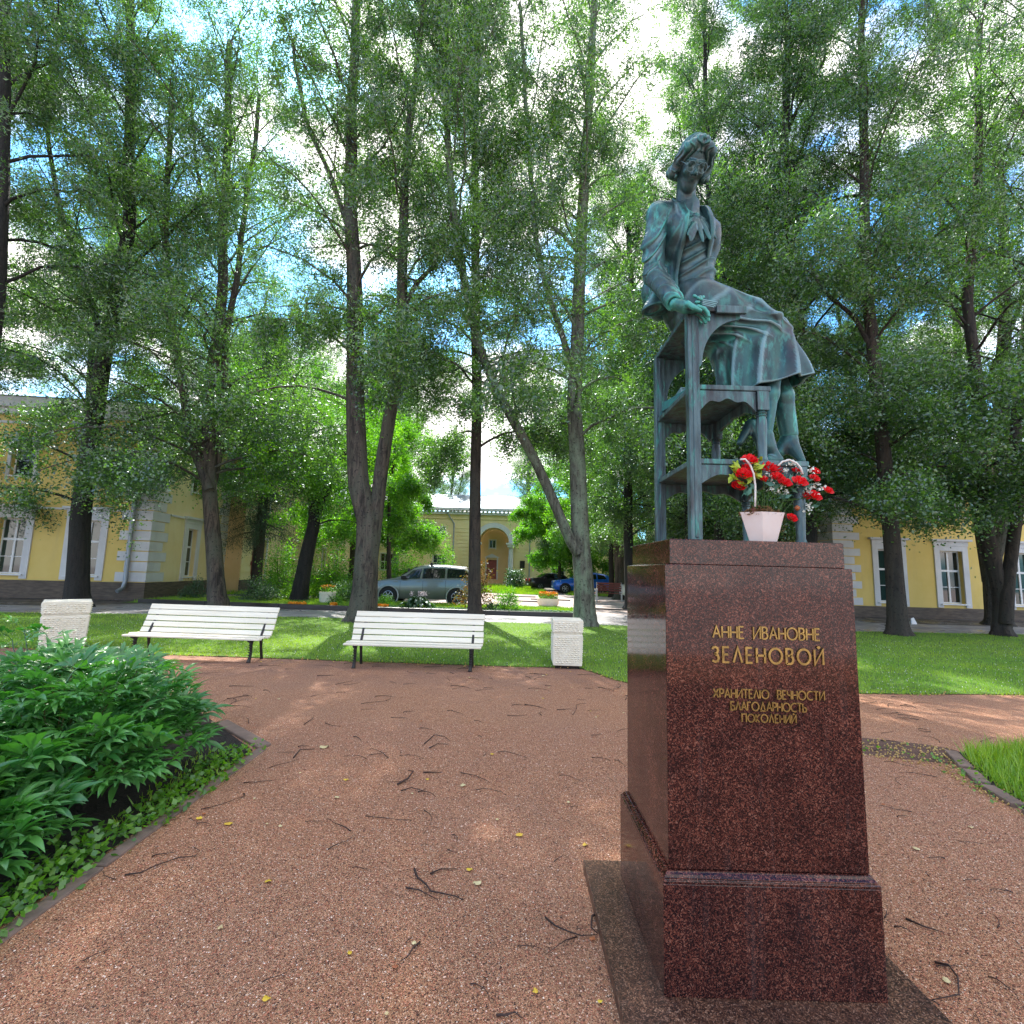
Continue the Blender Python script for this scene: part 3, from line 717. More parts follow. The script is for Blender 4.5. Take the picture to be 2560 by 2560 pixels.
# far corner of the side wall: quoins, a narrow orange return, then the banded wall set forward
e = TS @ Vector((6.3, 0, 0)); TSq = side_frame((e.x, e.y), la)
z = .72; k = 0
while z < 7.1:
    w_ = 1.0 if k % 2 == 0 else .72; mb = MB(); tbox(mb, TS, 6.3 - w_, 6.33, -.045, .02, z + .012, z + .385); mb.build('quoin', M['white'], lw); z += .415; k += 1
bw = thing('court_range', 'pale yellow banded range running back behind the spruce at the left', 'building', (0, 0, 0))
TR_ = frame_mat((e.x, e.y), la)
wall('return_wall', bw, TR_ @ Matrix.Translation((0, 0, 0)), 0.0, .85, 0, 7.3, [], M['orange'])
s2 = TR_ @ Vector((.85, 0, 0)); TB = side_frame((s2.x, s2.y), la)
bwin = [(2.3 + 4.2 * k, 3.2 + 4.2 * k, .95, 3.0) for k in range(5)]; bup = [(2.35 + 4.2 * k, 3.15 + 4.2 * k, 4.6, 5.8) for k in range(5)]
wall('banded_wall', bw, TB, 0, 27, .0, 7.3, bwin + bup, M['cream'])
z = .7
while z < 7.0:   # rustication: each course proud with a dark recessed joint between
    for (a, b) in [(0.02, 1.9)] + [(3.6 + 4.2 * k, 6.1 + 4.2 * k) for k in range(5)]:
        mb = MB(); tbox(mb, TB, a, b, -.035, .01, z, z + .36); mb.build('stone_course', M['cream'], bw)
    z += .40
for h_ in bwin: window(bw, TB, *h_, .12, False)
for h_ in bup: window(bw, TB, *h_, .12, False, (2, 1))
strip('plinth', bw, TB, -.0, 27, -.05, .69, .06, M['plinth']); strip('cornice', bw, TB, -.2, 27, 7.30, 7.55, .22, M['white']); strip('eave', bw, TB, -.4, 27, 7.552, 7.95, .42, M['white'])
# roofs
def roof_poly(parent, pts, name='roof'):
    mb = MB(); mb.add(pts, [tuple(range(len(pts)))]); return mb.build(name, M['roof'], parent, fix=False)
def hip(parent, T, s0, s1, dep, z0, rise, over=.45):
    v = [T @ Vector(p) for p in ((s0, -over, z0), (s1 + 0, -over, z0), (s1, dep + over, z0), (s0, dep + over, z0), (s0 + dep * .5, dep / 2, z0 + rise), (s1 - dep * .5, dep / 2, z0 + rise))]
    mb = MB(); mb.add(v, [(0, 1, 5, 4), (1, 2, 5), (2, 3, 4, 5), (3, 0, 4)]); mb.build('roof', M['roof'], parent)
    sm = MB(); n = int((s1 - s0) / .6)
    for i in range(1, n):
        x = s0 + (s1 - s0) * i / n; tt = min(1, (x - s0) / (dep * .5), (s1 - x) / (dep * .5))
        a = T @ Vector((x, -over, z0 + .012)); b = T @ Vector((x, -over + (dep / 2 + over) * tt, z0 + rise * tt + .012)); sm.bar(a, b, .03, .03)
    sm.build('roof_seam', M['roof'], parent, kind='stuff')
hip(lw, TL, -14, .6, 13, 7.96, 2.2); roof_poly(bw, [tuple(TB @ Vector(p)) for p in ((-.4, -.45, 7.96), (27, -.45, 7.96), (27, 5, 9.8), (-.4, 5, 9.8))])
wall('back_wall', lw, TL @ Matrix.Translation((0, 13, 0)), -14, 0, 0, 7.5, [], M['yellow'])
pA = TL @ Vector((-.64, -.16, 7.5)); pB = TL @ Vector((-.64, -.14, .75)); pC = TL @ Vector((-.66, -.2, .48)); pD = TL @ Vector((-.72, -.42, .36))
drainpipe(lw, [TL @ Vector((-.5, -.4, 7.7)), pA - Vector((0, 0, .3)), pB, pC, pD])
mb = MB(); g0 = TB @ Vector((.7, -.12, 0)); g1 = TB @ Vector((-.3, -.05, 3.0))
mb.tube([TB @ Vector((-.05, -.10, 2.95)), TB @ Vector((1.1, -.10, 2.95)), TB @ Vector((1.15, -.10, 2.85)), TB @ Vector((1.15, -.10, 1.0)), TB @ Vector((1.2, -.14, .7)), TB @ Vector((1.2, -.14, .0))], .03, 6)
mb.tube([TB @ Vector((1.15, -.10, 1.7)), TB @ Vector((1.15, -.10, 1.5))], .07, 8)
mb.build('gas_pipe', pm('dark_red_pipe_paint', (.16, .02, .02), None, 10, .5), bw, smooth='auto')

# ---- right wing
rw = thing('side_wing', 'ochre yellow two storey wing behind the trees right of the pedestal', 'building', (0, 0, 0))
RC = (14.45, 21.5); TRw = frame_mat(RC, 0)
rwin = [(1.95, 2.95, .68, 3.0), (4.72, 5.72, .68, 3.0), (7.92, 8.92, .68, 3.0), (11.0, 12.0, .68, 3.0)]
rup = [(1.98, 2.92, 4.7, 6.0), (4.75, 5.69, 4.7, 6.0), (7.95, 8.89, 4.7, 6.0), (11.0, 11.94, 4.7, 6.0)]
wall('front_wall', rw, TRw, 0, 16, .48, 7.3, rwin + rup, M['yellow'])
strip('plinth', rw, TRw, -.06, 16, -.05, .48, .06, M['plinth']); strip('cornice', rw, TRw, -.35, 16, 7.30, 7.55, .22, M['white']); strip('eave', rw, TRw, -.6, 16, 7.552, 7.95, .42, M['white'])
strip('string_course', rw, TRw, 1.2, 16, 4.50, 4.57, .05, M['white'])
for i, h_ in enumerate(rwin): window(rw, TRw, *h_, .25, True, glass=M['glass'] if i % 2 else M['glass2'])
for h_ in rup: window(rw, TRw, *h_, .13, False, (2, 1), rev=.2)
TRs = Matrix(((0, -1, 0, RC[0]), (1, 0, 0, RC[1]), (0, 0, 1, 0), (0, 0, 0, 1)))   # side wall, outside looks left
TRs = Matrix(((0, 1, 0, RC[0]), (1, 0, 0, RC[1]), (0, 0, 1, 0), (0, 0, 0, 1)))
rs = [(2.6 + 5 * k, 3.5 + 5 * k, .9, 3.0) for k in range(5)]
wall('side_wall', rw, TRs, 0, 30, .48, 7.3, rs, M['cream'])
strip('plinth', rw, TRs, 0, 30, -.05, .48, .06, M['plinth']); strip('cornice', rw, TRs, -.2, 30, 7.30, 7.55, .22, M['white']); strip('eave', rw, TRs, -.4, 30, 7.552, 7.95, .42, M['white'])
for h_ in rs: window(rw, TRs, *h_, .12, False)
z = .50; k = 0
while z < 7.1:
    w_ = 1.15 if k % 2 == 0 else .88; mb = MB(); tbox(mb, TRw, -.045, w_, -.045, .02, z + .012, z + .33); tbox(mb, TRs, .022, w_, -.045, .02, z + .012, z + .33); mb.build('quoin', M['white'], rw); z += .36; k += 1
hip(rw, TRw, -.6, 16, 13, 7.96, 2.2)

# ---- arch building at the far end of the court
ab = thing('gatehouse', 'pale yellow banded gatehouse with a tall arched niche at the far end of the court', 'building', (0, 0, 0))
YA = 53.0; k_ = YA / 50.0
def A(v): return v * k_
TA = frame_mat((0, YA), 0)
cx, rad_in, zsp = A(-1.79), A(1.55), 1.6 + (4.42 - 1.6) * k_
def Z(z): return 1.6 + (z - 1.6) * k_
aw = [(A(-8.05), A(-6.95), Z(4.8), Z(5.9)), (A(-8.05), A(-6.75), Z(1.3), Z(3.0)), (A(-13.5), A(-12.4), Z(4.8), Z(5.9)), (A(-13.5), A(-12.2), Z(1.3), Z(3.0)), (A(-10.9) - 4.9, A(-10.9) - 3.6, Z(1.3), Z(3.0))]
aw = aw[:4]
x0, x1 = cx - rad_in, cx + rad_in
awr = [(A(4.3), A(5.4), Z(4.8), Z(5.9)), (A(4.3), A(5.6), Z(1.3), Z(3.0))]
wall('front_wall', ab, TA, -18, x0 - .55, 0, 7.9, aw, M['cream'])
wall('front_wall', ab, TA, x1 + .55, 14, 0, 7.9, awr, M['cream'])
# arch wall with a round headed opening
n = 20; mb = MB(); pts = [(x0 - .55, 0), (x0 - .55, 7.9), (x1 + .55, 7.9), (x1 + .55, 0), (x1, 0)] + [(cx + rad_in * math.cos(i * PI / n), zsp + rad_in * math.sin(i * PI / n)) for i in range(n + 1)] + [(x0, 0)]
arc = [(x1, 0)] + [(cx + rad_in * math.cos(i * PI / n), zsp + rad_in * math.sin(i * PI / n)) for i in range(n + 1)] + [(x0, 0)]
for i in range(len(arc) - 1):   # front face as fans to the outline, plus the deep soffit
    (ax, az), (bx, bz) = arc[i], arc[i + 1]
    mb.add([(ax, YA - .01, az), (bx, YA - .01, bz), (bx, YA + 2.2, bz), (ax, YA + 2.2, az)], [(0, 1, 2, 3)])
for i in range(1, n + 1):
    (ax, az), (bx, bz) = arc[i], arc[i + 1]
    mb.add([(ax, YA - .01, az), (bx, YA - .01, bz), (bx, YA - .01, 7.9), (ax, YA - .01, 7.9)], [(0, 1, 2, 3)])
for a, b in ((x0 - .55, x0), (x1, x1 + .55)): mb.add([(a, YA - .01, 0), (b, YA - .01, 0), (b, YA - .01, 7.9), (a, YA - .01, 7.9)], [(0, 1, 2, 3)])
mb.build('arch_wall', M['cream'], ab, fix=False)
mb = MB()
for i in range(n):
    a0, a1 = i * PI / n, (i + 1) * PI / n; r0, r1 = rad_in + .02, rad_in + .55
    v = [(cx + r * math.cos(a), y, zsp + r * math.sin(a)) for y in (YA - .10, YA) for r, a in ((r0, a0), (r1, a0), (r1, a1), (r0, a1))]
    mb.add(v, [(0, 1, 2, 3), (1, 5, 6, 2), (0, 3, 7, 4), (4, 7, 6, 5)])
mb.build('archivolt', M['white'], ab, smooth=False)
# back of the niche, window, red door with pediment
TN = frame_mat((0, YA + 2.6), 0)
nw = [(cx - .62, cx + .12, 4.1, 5.05), (cx - .85, cx + .3, .55, 2.75)]
wall('niche_wall', ab, TN, x0 - 3, x1 + 3, 0, 7.5, nw, M['orange'])
window(ab, TN, *nw[0], .08, False, (2, 1))
mb = MB(); mb.box(nw[1][0], nw[1][1], YA + 2.75, YA + 2.8, nw[1][2], nw[1][3])
for i in (0, 1):
    for (za, zb) in ((.7, 1.4), (1.5, 2.6)): mb.box(nw[1][0] + .1 + i * .58, nw[1][0] + .5 + i * .58, YA + 2.72, YA + 2.75, za, zb)
mb.build('door', pm('faded_red_door_paint', (.30, .07, .06), (.22, .05, .045), 4, .6), ab)
mb = MB(); mb.prism([(cx - 1.2, 3.0), (cx + .65, 3.0), (cx - .27, 3.45)], YA + 2.45, YA + 2.6, 'y'); mb.box(cx - 1.0, cx - .86, YA + 2.52, YA + 2.6, .5, 3.0); mb.box(cx + .31, cx + .45, YA + 2.52, YA + 2.6, .5, 3.0)
mb.build('door_surround', M['white'], ab)
for xc in (0.0 + A(0), 2 * cx - A(0)):      # free standing columns either side of the opening with entablature blocks
    mb = MB(); mb.lathe([(.34, .45), (.34, .60), (.29, .66), (.29, .8), (.285, 2.2), (.24, 3.85 + .1), (.30, 4.02), (.30, 4.1)], 16, (xc, YA - .5, 0))
    mb.box(xc - .36, xc + .36, YA - .86, YA - .14, .2, .45); mb.build('column', M['white'], ab, smooth='auto')
    mb = MB(); mb.box(xc - .40, xc + .40, YA - .9, YA + .3, 4.1, 4.35); mb.box(xc - .55, xc + .55, YA - 1.0, YA + .3, 4.352, 4.55); mb.build('entablature', M['white'], ab)
z = .3
while z < 6.4:
    for (a, b) in [(A(-10.3), A(-8.95)), (x0 - 2.9, x0 - .75), (x1 + .75, A(1.75)), (A(-14.6), A(-14))]:
        if z > 4.3 and a > x0 - 3 : a, b = (a, b)
        mb = MB(); mb.box(a, b, YA - .06, YA + .01, z, z + .36); mb.build('stone_course', M['cream'], ab)
    z += .41
for i, h_ in enumerate(aw + awr): window(ab, TA, *h_, .08, False, (3, 2) if i % 2 else (3, 2), bars=bool(i % 2), trans=.5)
strip('string_course', ab, TA, -18, x0 - 2.95, Z(3.55), Z(3.65), .06, M['cream'])
strip('frieze_band', ab, TA, -18, 14, 7.1, 7.22, .1, M['cream']); 
mb = MB(); x = -18
while x < 14: mb.box(x, x + .22, YA - .45, YA - .1, 7.86, 8.02); x += .46
mb.build('dentil_course', M['white'], ab, kind='stuff')
strip('cornice', ab, TA, -18, 14, 7.60, 7.85, .3, M['white']); strip('eave', ab, TA, -18, 14, 8.03, 8.30, .62, M['white'])
mb = MB(); v = [(-18, YA - .6, 8.31), (14, YA - .6, 8.31), (14, YA + 7, 10.9), (-18, YA + 7, 10.9)]; mb.add(v, [(0, 1, 2, 3)]); mb.build('roof', M['roof'], ab, fix=False)
drainpipe(ab, [(A(-6.9), YA - .55, 8.0), (A(-6.4), YA - .2, 7.2), (A(-6.0), YA - .14, 6.6), (A(-6.0), YA - .14, .3)]); drainpipe(ab, [(A(2.1), YA - .5, 8.0), (A(1.95), YA - .14, 7.0), (A(1.95), YA - .14, .3)])
mb = MB(); mb.box(A(.96), A(1.47), YA - .13, YA - .07, Z(1.85), Z(2.61)); mb.build('plaque', M['iron'], ab)
# ================================================================ TREES
def resample(pts, step):
    pts = [np.array(p, float) for p in pts]; k = 8; out = []
    n = len(pts)
    for i in range(n - 1):
        p0, p1, p2, p3 = pts[max(i - 1, 0)], pts[i], pts[i + 1], pts[min(i + 2, n - 1)]
        m = max(2, int(np.linalg.norm(p2 - p1) / step))
        for j in range(m):
            t = j / m
            out.append(.5 * ((2 * p1) + (p2 - p0) * t + (2 * p0 - 5 * p1 + 4 * p2 - p3) * t * t + (3 * p1 - p0 - 3 * p2 + p3) * t ** 3))
    out.append(pts[-1]); return np.array(out)
UPV = np.array([0, 0, 1.])
def leaf_quads(c, r, size, up=.75, aspect=.62, tri=False):
    """c (n,3) centres -> kite shaped leaves, mostly level, at random headings"""
    n = len(c); nrm = r.normal(0, 1, (n, 3)) * (1 - up) * 1.4 + UPV * up; nrm /= np.linalg.norm(nrm, axis=1)[:, None]
    t = r.normal(0, 1, (n, 3)); t -= nrm * (t * nrm).sum(1)[:, None]; t /= np.linalg.norm(t, axis=1)[:, None]; b = np.cross(nrm, t)
    s = (size * r.uniform(.65, 1.3, n))[:, None]; t = t * s; b = b * s * aspect
    v = np.stack([c - t, c + b * .9 - t * .15 - nrm * s * .12, c + t, c - b * .9 - t * .15 - nrm * s * .12], 1)
    return v
def make_tree(name, label, stems, bark, leafm, seed, zlo=4.0, reach=2.6, nleaf=80000, lsize=.046, group='linden trees round the lawn', step=.27, lim=None, zlow_reach=1.0, droop=.55, elev=(22, 60), flare=1.0, sub_every=.36, extra=None, twigs=True, cat='tree', backonly=False, spread=1.0, quadz=6.5):
    r = np.random.default_rng(seed); base = stems[0][0][0]
    O = np.array([base[0], base[1], 0.0])
    t = thing(name, label, cat, tuple(O), 0, group)
    mb = MB(); subs = []
    for si, (pts, r0, r1) in enumerate(stems):
        pl = resample(pts, .45); n = len(pl)
        hh = np.linspace(0, 1, n); rs = r0 + (r1 - r0) * hh ** .9
        ph = r.uniform(0, 6, 4)
        wob = np.stack([np.sin(hh * 17 + ph[0]) + .5 * np.sin(hh * 41 + ph[1]), np.sin(hh * 15 + ph[2]) + .5 * np.sin(hh * 37 + ph[3]), np.zeros(n)], 1) * .035 * hh[:, None]
        pl = pl + wob
        if si == 0 and flare:
            zz = pl[:, 2] - pl[0, 2]; rs = rs * (1 + .45 * flare * np.exp(-zz / .22) + .10 * np.exp(-zz / 1.0))
            ex = [pl[0] + np.array([0, 0, dz]) for dz in (-.1, .06, .15, .28)]
            rx = [rs[0] * 1.02, rs[0] * .96, rs[0] * .82, rs[0] * .76]
            pl = np.concatenate([np.array(ex), pl[1:]]); rs = np.concatenate([np.array(rx), rs[1:]])
        # ribbed trunk rings
        k = 18 if r0 > .12 else 8; vs = []; fs = []
        for i in range(len(pl)):
            d = pl[min(i + 1, len(pl) - 1)] - pl[max(i - 1, 0)]; d /= np.linalg.norm(d) + 1e-9
            x = np.cross(d, [0, 1, 0]); x /= np.linalg.norm(x) + 1e-9; y = np.cross(d, x)
            fl = math.exp(-max(0, pl[i][2] - pl[0][2]) / .35) if si == 0 else 0
            for j in range(k):
                a = 2 * PI * j / k
                rib = 1 + .05 * math.sin(a * 3 + ph[0] + i * .15) + .045 * math.sin(a * 7 + ph[1]) + fl * .22 * math.sin(a * 5 + ph[2])
                vs.append((pl[i] + (x * math.cos(a) + y * math.sin(a)) * rs[i] * rib) - O)
        for i in range(len(pl) - 1):
            for j in range(k): fs.append((i * k + j, i * k + (j + 1) % k, (i + 1) * k + (j + 1) % k, (i + 1) * k + j))
        fs.append(tuple((len(pl) - 1) * k + j for j in range(k)))
        mb.add(vs, fs)
        # side branches
        ztop = pl[-1, 2]; az = r.uniform(0, 6.28); acc = 0
        for i in range(1, len(pl)):
            seg = np.linalg.norm(pl[i] - pl[i - 1]); acc += seg
            if pl[i, 2] < zlo or acc < step: continue
            acc = 0; az += 2.4 + r.uniform(-.5, .5); hrel = np.clip((pl[i, 2] - zlo) / max(1., (21 - zlo)), 0, 1)
            prof = (zlow_reach * (1 - hrel * 2.2) if hrel < .25 else 0)
            Lb = reach * max(.45, (1.0 + .3 * math.sin(PI * min(1, hrel + .1))) + prof * .35) * r.uniform(.6, 1.2) * (.8 + .2 * min(1, rs[i] / .1))
            e0 = rad(elev[0] + (elev[1] - elev[0]) * hrel + r.uniform(-12, 12))
            dirh = np.array([math.cos(az), math.sin(az), 0]); p = pl[i].copy(); bp = [p.copy()]; e = e0 + .35
            if backonly and dirh[1] < -.2: dirh[1] *= -1
            ns = 7
            for k2 in range(ns):
                e -= (.35 + droop) / ns * (1.3 if hrel < .4 else .7); az2 = az + r.normal(0, .12) * (k2 + 1) ** .5
                dh = np.array([math.cos(az2), math.sin(az2), 0]); dd = dh * math.cos(e) + UPV * math.sin(e); p = p + dd * Lb / ns; bp.append(p.copy())
            bp = np.array(bp); br = max(.014, min(rs[i] * .32, .05)) * np.linspace(1, .22, ns + 1)
            mb.tube(bp - O, list(br), 5, cap=False)
            m = max(3, int(Lb / sub_every)); side = 1
            for q_ in range(m):
                f = .22 + .78 * (q_ + r.uniform(0, .8)) / m; f = min(f, .99); ii = min(ns - 1, int(f * ns)); fr = f * ns - ii
                a = bp[ii] + (bp[ii + 1] - bp[ii]) * fr; d = bp[ii + 1] - bp[ii]; d /= np.linalg.norm(d); side = -side
                perp = np.cross(d, UPV); perp /= np.linalg.norm(perp) + 1e-9
                sd = d * r.uniform(.2, .9) + perp * side * r.uniform(.3, 1.1) + UPV * r.uniform(-1.1, .35); sd /= np.linalg.norm(sd)
                Ls = (.35 + .42 * Lb * (1 - f * .6) * .55) * r.uniform(.6, 1.25)
                b_ = a + sd * Ls; b_[2] -= .12 * Ls * (2 if hrel < .4 else 1)
                subs.append((a, b_))
                if twigs: mb.tube([a - O, (a + b_) / 2 + UPV * .04 - O, b_ - O], [.010, .007, .004], 3, cap=False)
            subs.append((bp[-2], bp[-1] + (bp[-1] - bp[-2]) * .6))
    if extra: subs += extra
    mb.build('trunk', bark, t, smooth=True, fix=False)
    A_ = np.array([s[0] for s in subs]); B_ = np.array([s[1] for s in subs]); Ls = np.linalg.norm(B_ - A_, axis=1) + .15
    ncl = nleaf // 26
    keepw = Ls * r.uniform(.4, 1.5, len(Ls)) * (r.random(len(Ls)) > .24) * np.where(A_[:, 2] < 9, 1.5, 1.0)
    idx = r.choice(len(Ls), ncl, p=keepw / keepw.sum()); f = r.beta(1.3, 1.0, ncl)[:, None] * 1.15
    cc = A_[idx] + (B_[idx] - A_[idx]) * f
    o1 = r.normal(0, 1, (ncl, 3)) * .16 * spread; o1[:, 2] = o1[:, 2] * .8 - .06; cc = cc + o1
    sz = r.uniform(.6, 1.5, ncl)
    ci = np.repeat(np.arange(ncl), 26); off = r.normal(0, 1, (len(ci), 3)) * (.15 * spread * sz[ci])[:, None]; off[:, :2] *= .8; off[:, 2] = off[:, 2] * r.uniform(.6, 2.0, ncl)[ci] - .05
    c = cc[ci] + off; low = c[:, 2] < quadz; c = c - O; n = len(c)
    v = leaf_quads(c, r, lsize, .5)
    tc_ = np.clip(.42 + r.normal(0, .26, ncl)[ci] + r.normal(0, .22, n), 0, 1)
    vq = v[low]; vt = v[~low][:, :3] * 1.0; cen = c[~low][:, None, :]; vt = cen + (vt - cen) * 1.25
    nq, ntr = len(vq), len(vt)
    verts = np.concatenate([vq.reshape(-1, 3), vt.reshape(-1, 3)]); q0 = np.arange(nq)[:, None] * 4
    fcs = np.concatenate([q0 + np.array([[0, 1, 2]]), q0 + np.array([[0, 2, 3]]), nq * 4 + np.arange(ntr * 3).reshape(ntr, 3)])
    tint = np.concatenate([np.repeat(tc_[low], 4), np.repeat(tc_[~low], 3)])
    link('crown', npmesh('crown', verts, fcs, leafm, attrs={'tint': tint}), t)
    return t
def S(pp, Y, r0, r1, top=None, base0=False):
    """a stem through photograph points at depth Y (or with a depth per point)"""
    out = []
    for i, q_ in enumerate(pp):
        y = q_[2] if len(q_) > 2 else Y; out.append(np.array(P(q_[0], q_[1], y)))
    if base0: out[0][2] = 0.0
    if top is not None:
        d = out[-1] - out[-2]; d /= np.linalg.norm(d); d = d * .4 + UPV * .6
        out.append(out[-1] + d * max(.5, top - out[-1][2]))
    return (out, r0, r1)
LT = 'tall linden '
T = {}
T[1] = make_tree('linden_tree', 'very dark straight trunked linden beside the left wing, its base behind the wide bin',
    [S([(192, 1516), (199, 1350), (205, 1260), (235, 1060), (262, 880), (300, 700), (325, 560), (322, 400), (326, 200), (330, 20)], 16.2, 0.302, .12, 23, True),
     S([(262, 880), (210, 700), (150, 520), (120, 330)], 16.2, 0.109, .06, 19)], M['bark_dark'], M['leaf'], 11, zlo=3.3, reach=3.8, nleaf=183008)
T[2] = make_tree('linden_tree', 'linden whose trunk forks into several upright limbs behind the left bench',
    [S([(543, 1525), (536, 1400), (528, 1290), (523, 1213), (523, 1126), (523, 961), (545, 830), (557, 700), (560, 530), (568, 364), (572, 150)], 16.6, 0.252, .10, 22, True),
     S([(524, 1225), (497, 1150), (474, 1085), (457, 961), (430, 830), (415, 640), (420, 420)], 16.4, 0.160, .08, 19),
     S([(528, 1235), (553, 1100), (564, 1027), (566, 850), (590, 700), (615, 520)], 16.9, 0.143, .07, 20),
     S([(530, 610), (505, 480), (488, 390), (480, 250)], 16.6, 0.067, .04, 19)], M['bark_grey'], M['leaf'], 12, zlo=4.0, reach=3.4, nleaf=163744)
T[3] = make_tree('linden_tree', 'thick linden with a wide fluted base forking into two stems behind the middle bench',
    [S([(905, 1551), (913, 1470), (917, 1400), (920, 1300), (898, 1215), (892, 1080), (890, 928), (888, 729), (875, 530), (880, 330), (888, 60)], 14.3, 0.344, .12, 22, True),
     S([(926, 1395), (940, 1280), (955, 1160), (975, 1030), (988, 950), (1005, 762), (1008, 563), (1015, 400), (1040, 200)], 14.35, 0.227, .09, 21),
     S([(870, 570), (822, 431), (765, 298), (735, 130)], 14.3, 0.084, .05, 19),
     S([(1004, 790), (1040, 710), (1085, 662), (1120, 560)], 14.3, 0.076, .04, 12)], M['bark_grey'], M['leaf'], 13, zlo=6.2, reach=2.9, nleaf=163744)
T[4] = make_tree('linden_tree', 'slender straight linden standing behind the right end of the middle bench',
    [S([(1186, 1530), (1187, 1400), (1188, 1240), (1192, 1050), (1193, 928), (1190, 760), (1187, 530), (1190, 250), (1190, 40)], 16.0, 0.210, .09, 23, True)], M['bark_brown'], M['leaf'], 14, zlo=5.5, reach=2.6, nleaf=115584)
T[5] = make_tree('linden_tree', 'pale lichened linden whose left limb leans far across, between the middle bench and pedestal',
    [S([(1462, 1562), (1458, 1450), (1452, 1380), (1446, 1259), (1440, 1100), (1436, 994), (1446, 828), (1449, 663), (1459, 464), (1472, 298), (1480, 60)], 14.8, 0.302, .11, 22, True),
     S([(1447, 1385), (1425, 1350), (1382, 1250), (1338, 1153), (1272, 1033), (1232, 954), (1192, 848), (1160, 690), (1133, 530), (1118, 331), (1116, 60)], 14.6, 0.160, .09, 22),
     S([(1436, 930), (1429, 908), (1386, 782), (1346, 630), (1326, 431), (1313, 199), (1300, 40)], 14.9, 0.109, .06, 21),
     S([(1440, 625), (1400, 580), (1366, 557), (1340, 500)], 14.8, 0.067, .03, 12),
     S([(1118, 240), (1085, 120), (1045, 0)], 14.6, 0.076, .05, 21)], M['bark_lichen'], M['leaf'], 15, zlo=5.6, reach=3.2, nleaf=183008)
T[7] = make_tree('linden_tree', 'tall linden directly behind the pedestal and the seated statue',
    [S([(2022, 1560), (2022, 1340), (2015, 1150), (2010, 1000), (1996, 795), (1972, 596), (1963, 400), (1965, 265), (1965, 60)], 16.5, 0.260, .10, 22, True),
     S([(1982, 600), (2010, 555), (2075, 504), (2150, 488), (2228, 492), (2290, 470)], 16.0, 0.076, .03, 13.5),
     S([(1968, 330), (2010, 240), (2060, 150)], 16.5, 0.076, .05, 20)], M['bark_dark'], M['leaf'], 17, zlo=3.4, reach=3.8, nleaf=183008)
T[8] = make_tree('linden_tree', 'brown linden standing at the lawn edge just right of the pedestal',
    [S([(2246, 1590), (2240, 1480), (2226, 1300), (2215, 1200), (2208, 1126), (2195, 1000), (2175, 795), (2162, 600), (2158, 431), (2160, 200)], 14.6, 0.235, .09, 22, True),
     S([(2180, 880), (2140, 800), (2082, 748), (2040, 700)], 14.6, 0.076, .04, 12)], M['bark_brown'], M['leaf'], 18, zlo=3.2, reach=3.6, nleaf=173376)
T[9] = make_tree('linden_tree', 'linden with two stems parting in a narrow V at the right edge',
    [S([(2506, 1592), (2503, 1480), (2478, 1390), (2462, 1290), (2450, 1180), (2446, 994), (2425, 800), (2420, 729), (2440, 500), (2450, 200)], 15.2, 0.210, .09, 22, True),
     S([(2516, 1560), (2522, 1450), (2533, 1360), (2545, 1240), (2540, 1060), (2570, 800), (2600, 500)], 15.0, 0.168, .08, 22)], M['bark_brown'], M['leaf'], 19, zlo=3.2, reach=3.6, nleaf=173376)
T[0] = make_tree('linden_tree', 'linden mostly out of the left edge, only its leaning limb and leaves in view',
    [S([(-130, 1480), (-90, 1200), (-30, 900), (0, 600), (10, 300), (10, 50)], 13.0, 0.286, .10, 21, True)], M['bark_dark'], M['leaf'], 20, zlo=8.5, reach=3.6, nleaf=125216)
T[6] = make_tree('linden_tree', 'thin linden rising just behind the statue head',
    [S([(1800, 1480), (1795, 1200), (1790, 950), (1784, 729), (1772, 500), (1768, 331), (1760, 60)], 18.5, 0.185, .08, 27, True)], M['bark_dark'], M['leaf'], 16, zlo=3.6, reach=3.8, nleaf=183008)
# garden trees
make_tree('maple_tree', 'small dark leaning tree forking low in the garden left of the thick linden',
    [S([(748, 1492), (765, 1400), (788, 1290), (775, 1210), (755, 1130), (745, 1040), (730, 960)], 21.0, .34, .10, 9, True),
     S([(786, 1290), (815, 1230), (840, 1180), (868, 1110), (890, 1040)], 21.0, .22, .08, 9)], M['bark_dark'], M['leaf_fresh'], 31, zlo=3.0, reach=3.0, nleaf=50000, lsize=.055, group='garden trees behind the kerb', flare=.6)
make_tree('apple_tree', 'bright green young tree crowding the garden just right of the thick linden',
    [S([(975, 1470), (972, 1350), (975, 1230), (985, 1130)], 26, .14, .05, 9.5, True)], M['bark_brown'], M['leaf_fresh'], 32, zlo=2.8, reach=1.9, nleaf=60000, lsize=.06, group='garden trees behind the kerb', step=.25)
make_tree('apple_tree', 'pale green small tree before the gatehouse wall right of the arch',
    [S([(1400, 1430), (1398, 1350), (1400, 1280)], 41, .16, .06, 8, True)], M['bark_brown'], M['leaf_fresh'], 33, zlo=1.2, reach=3.3, nleaf=60000, lsize=.08, group='garden trees behind the kerb', step=.25)
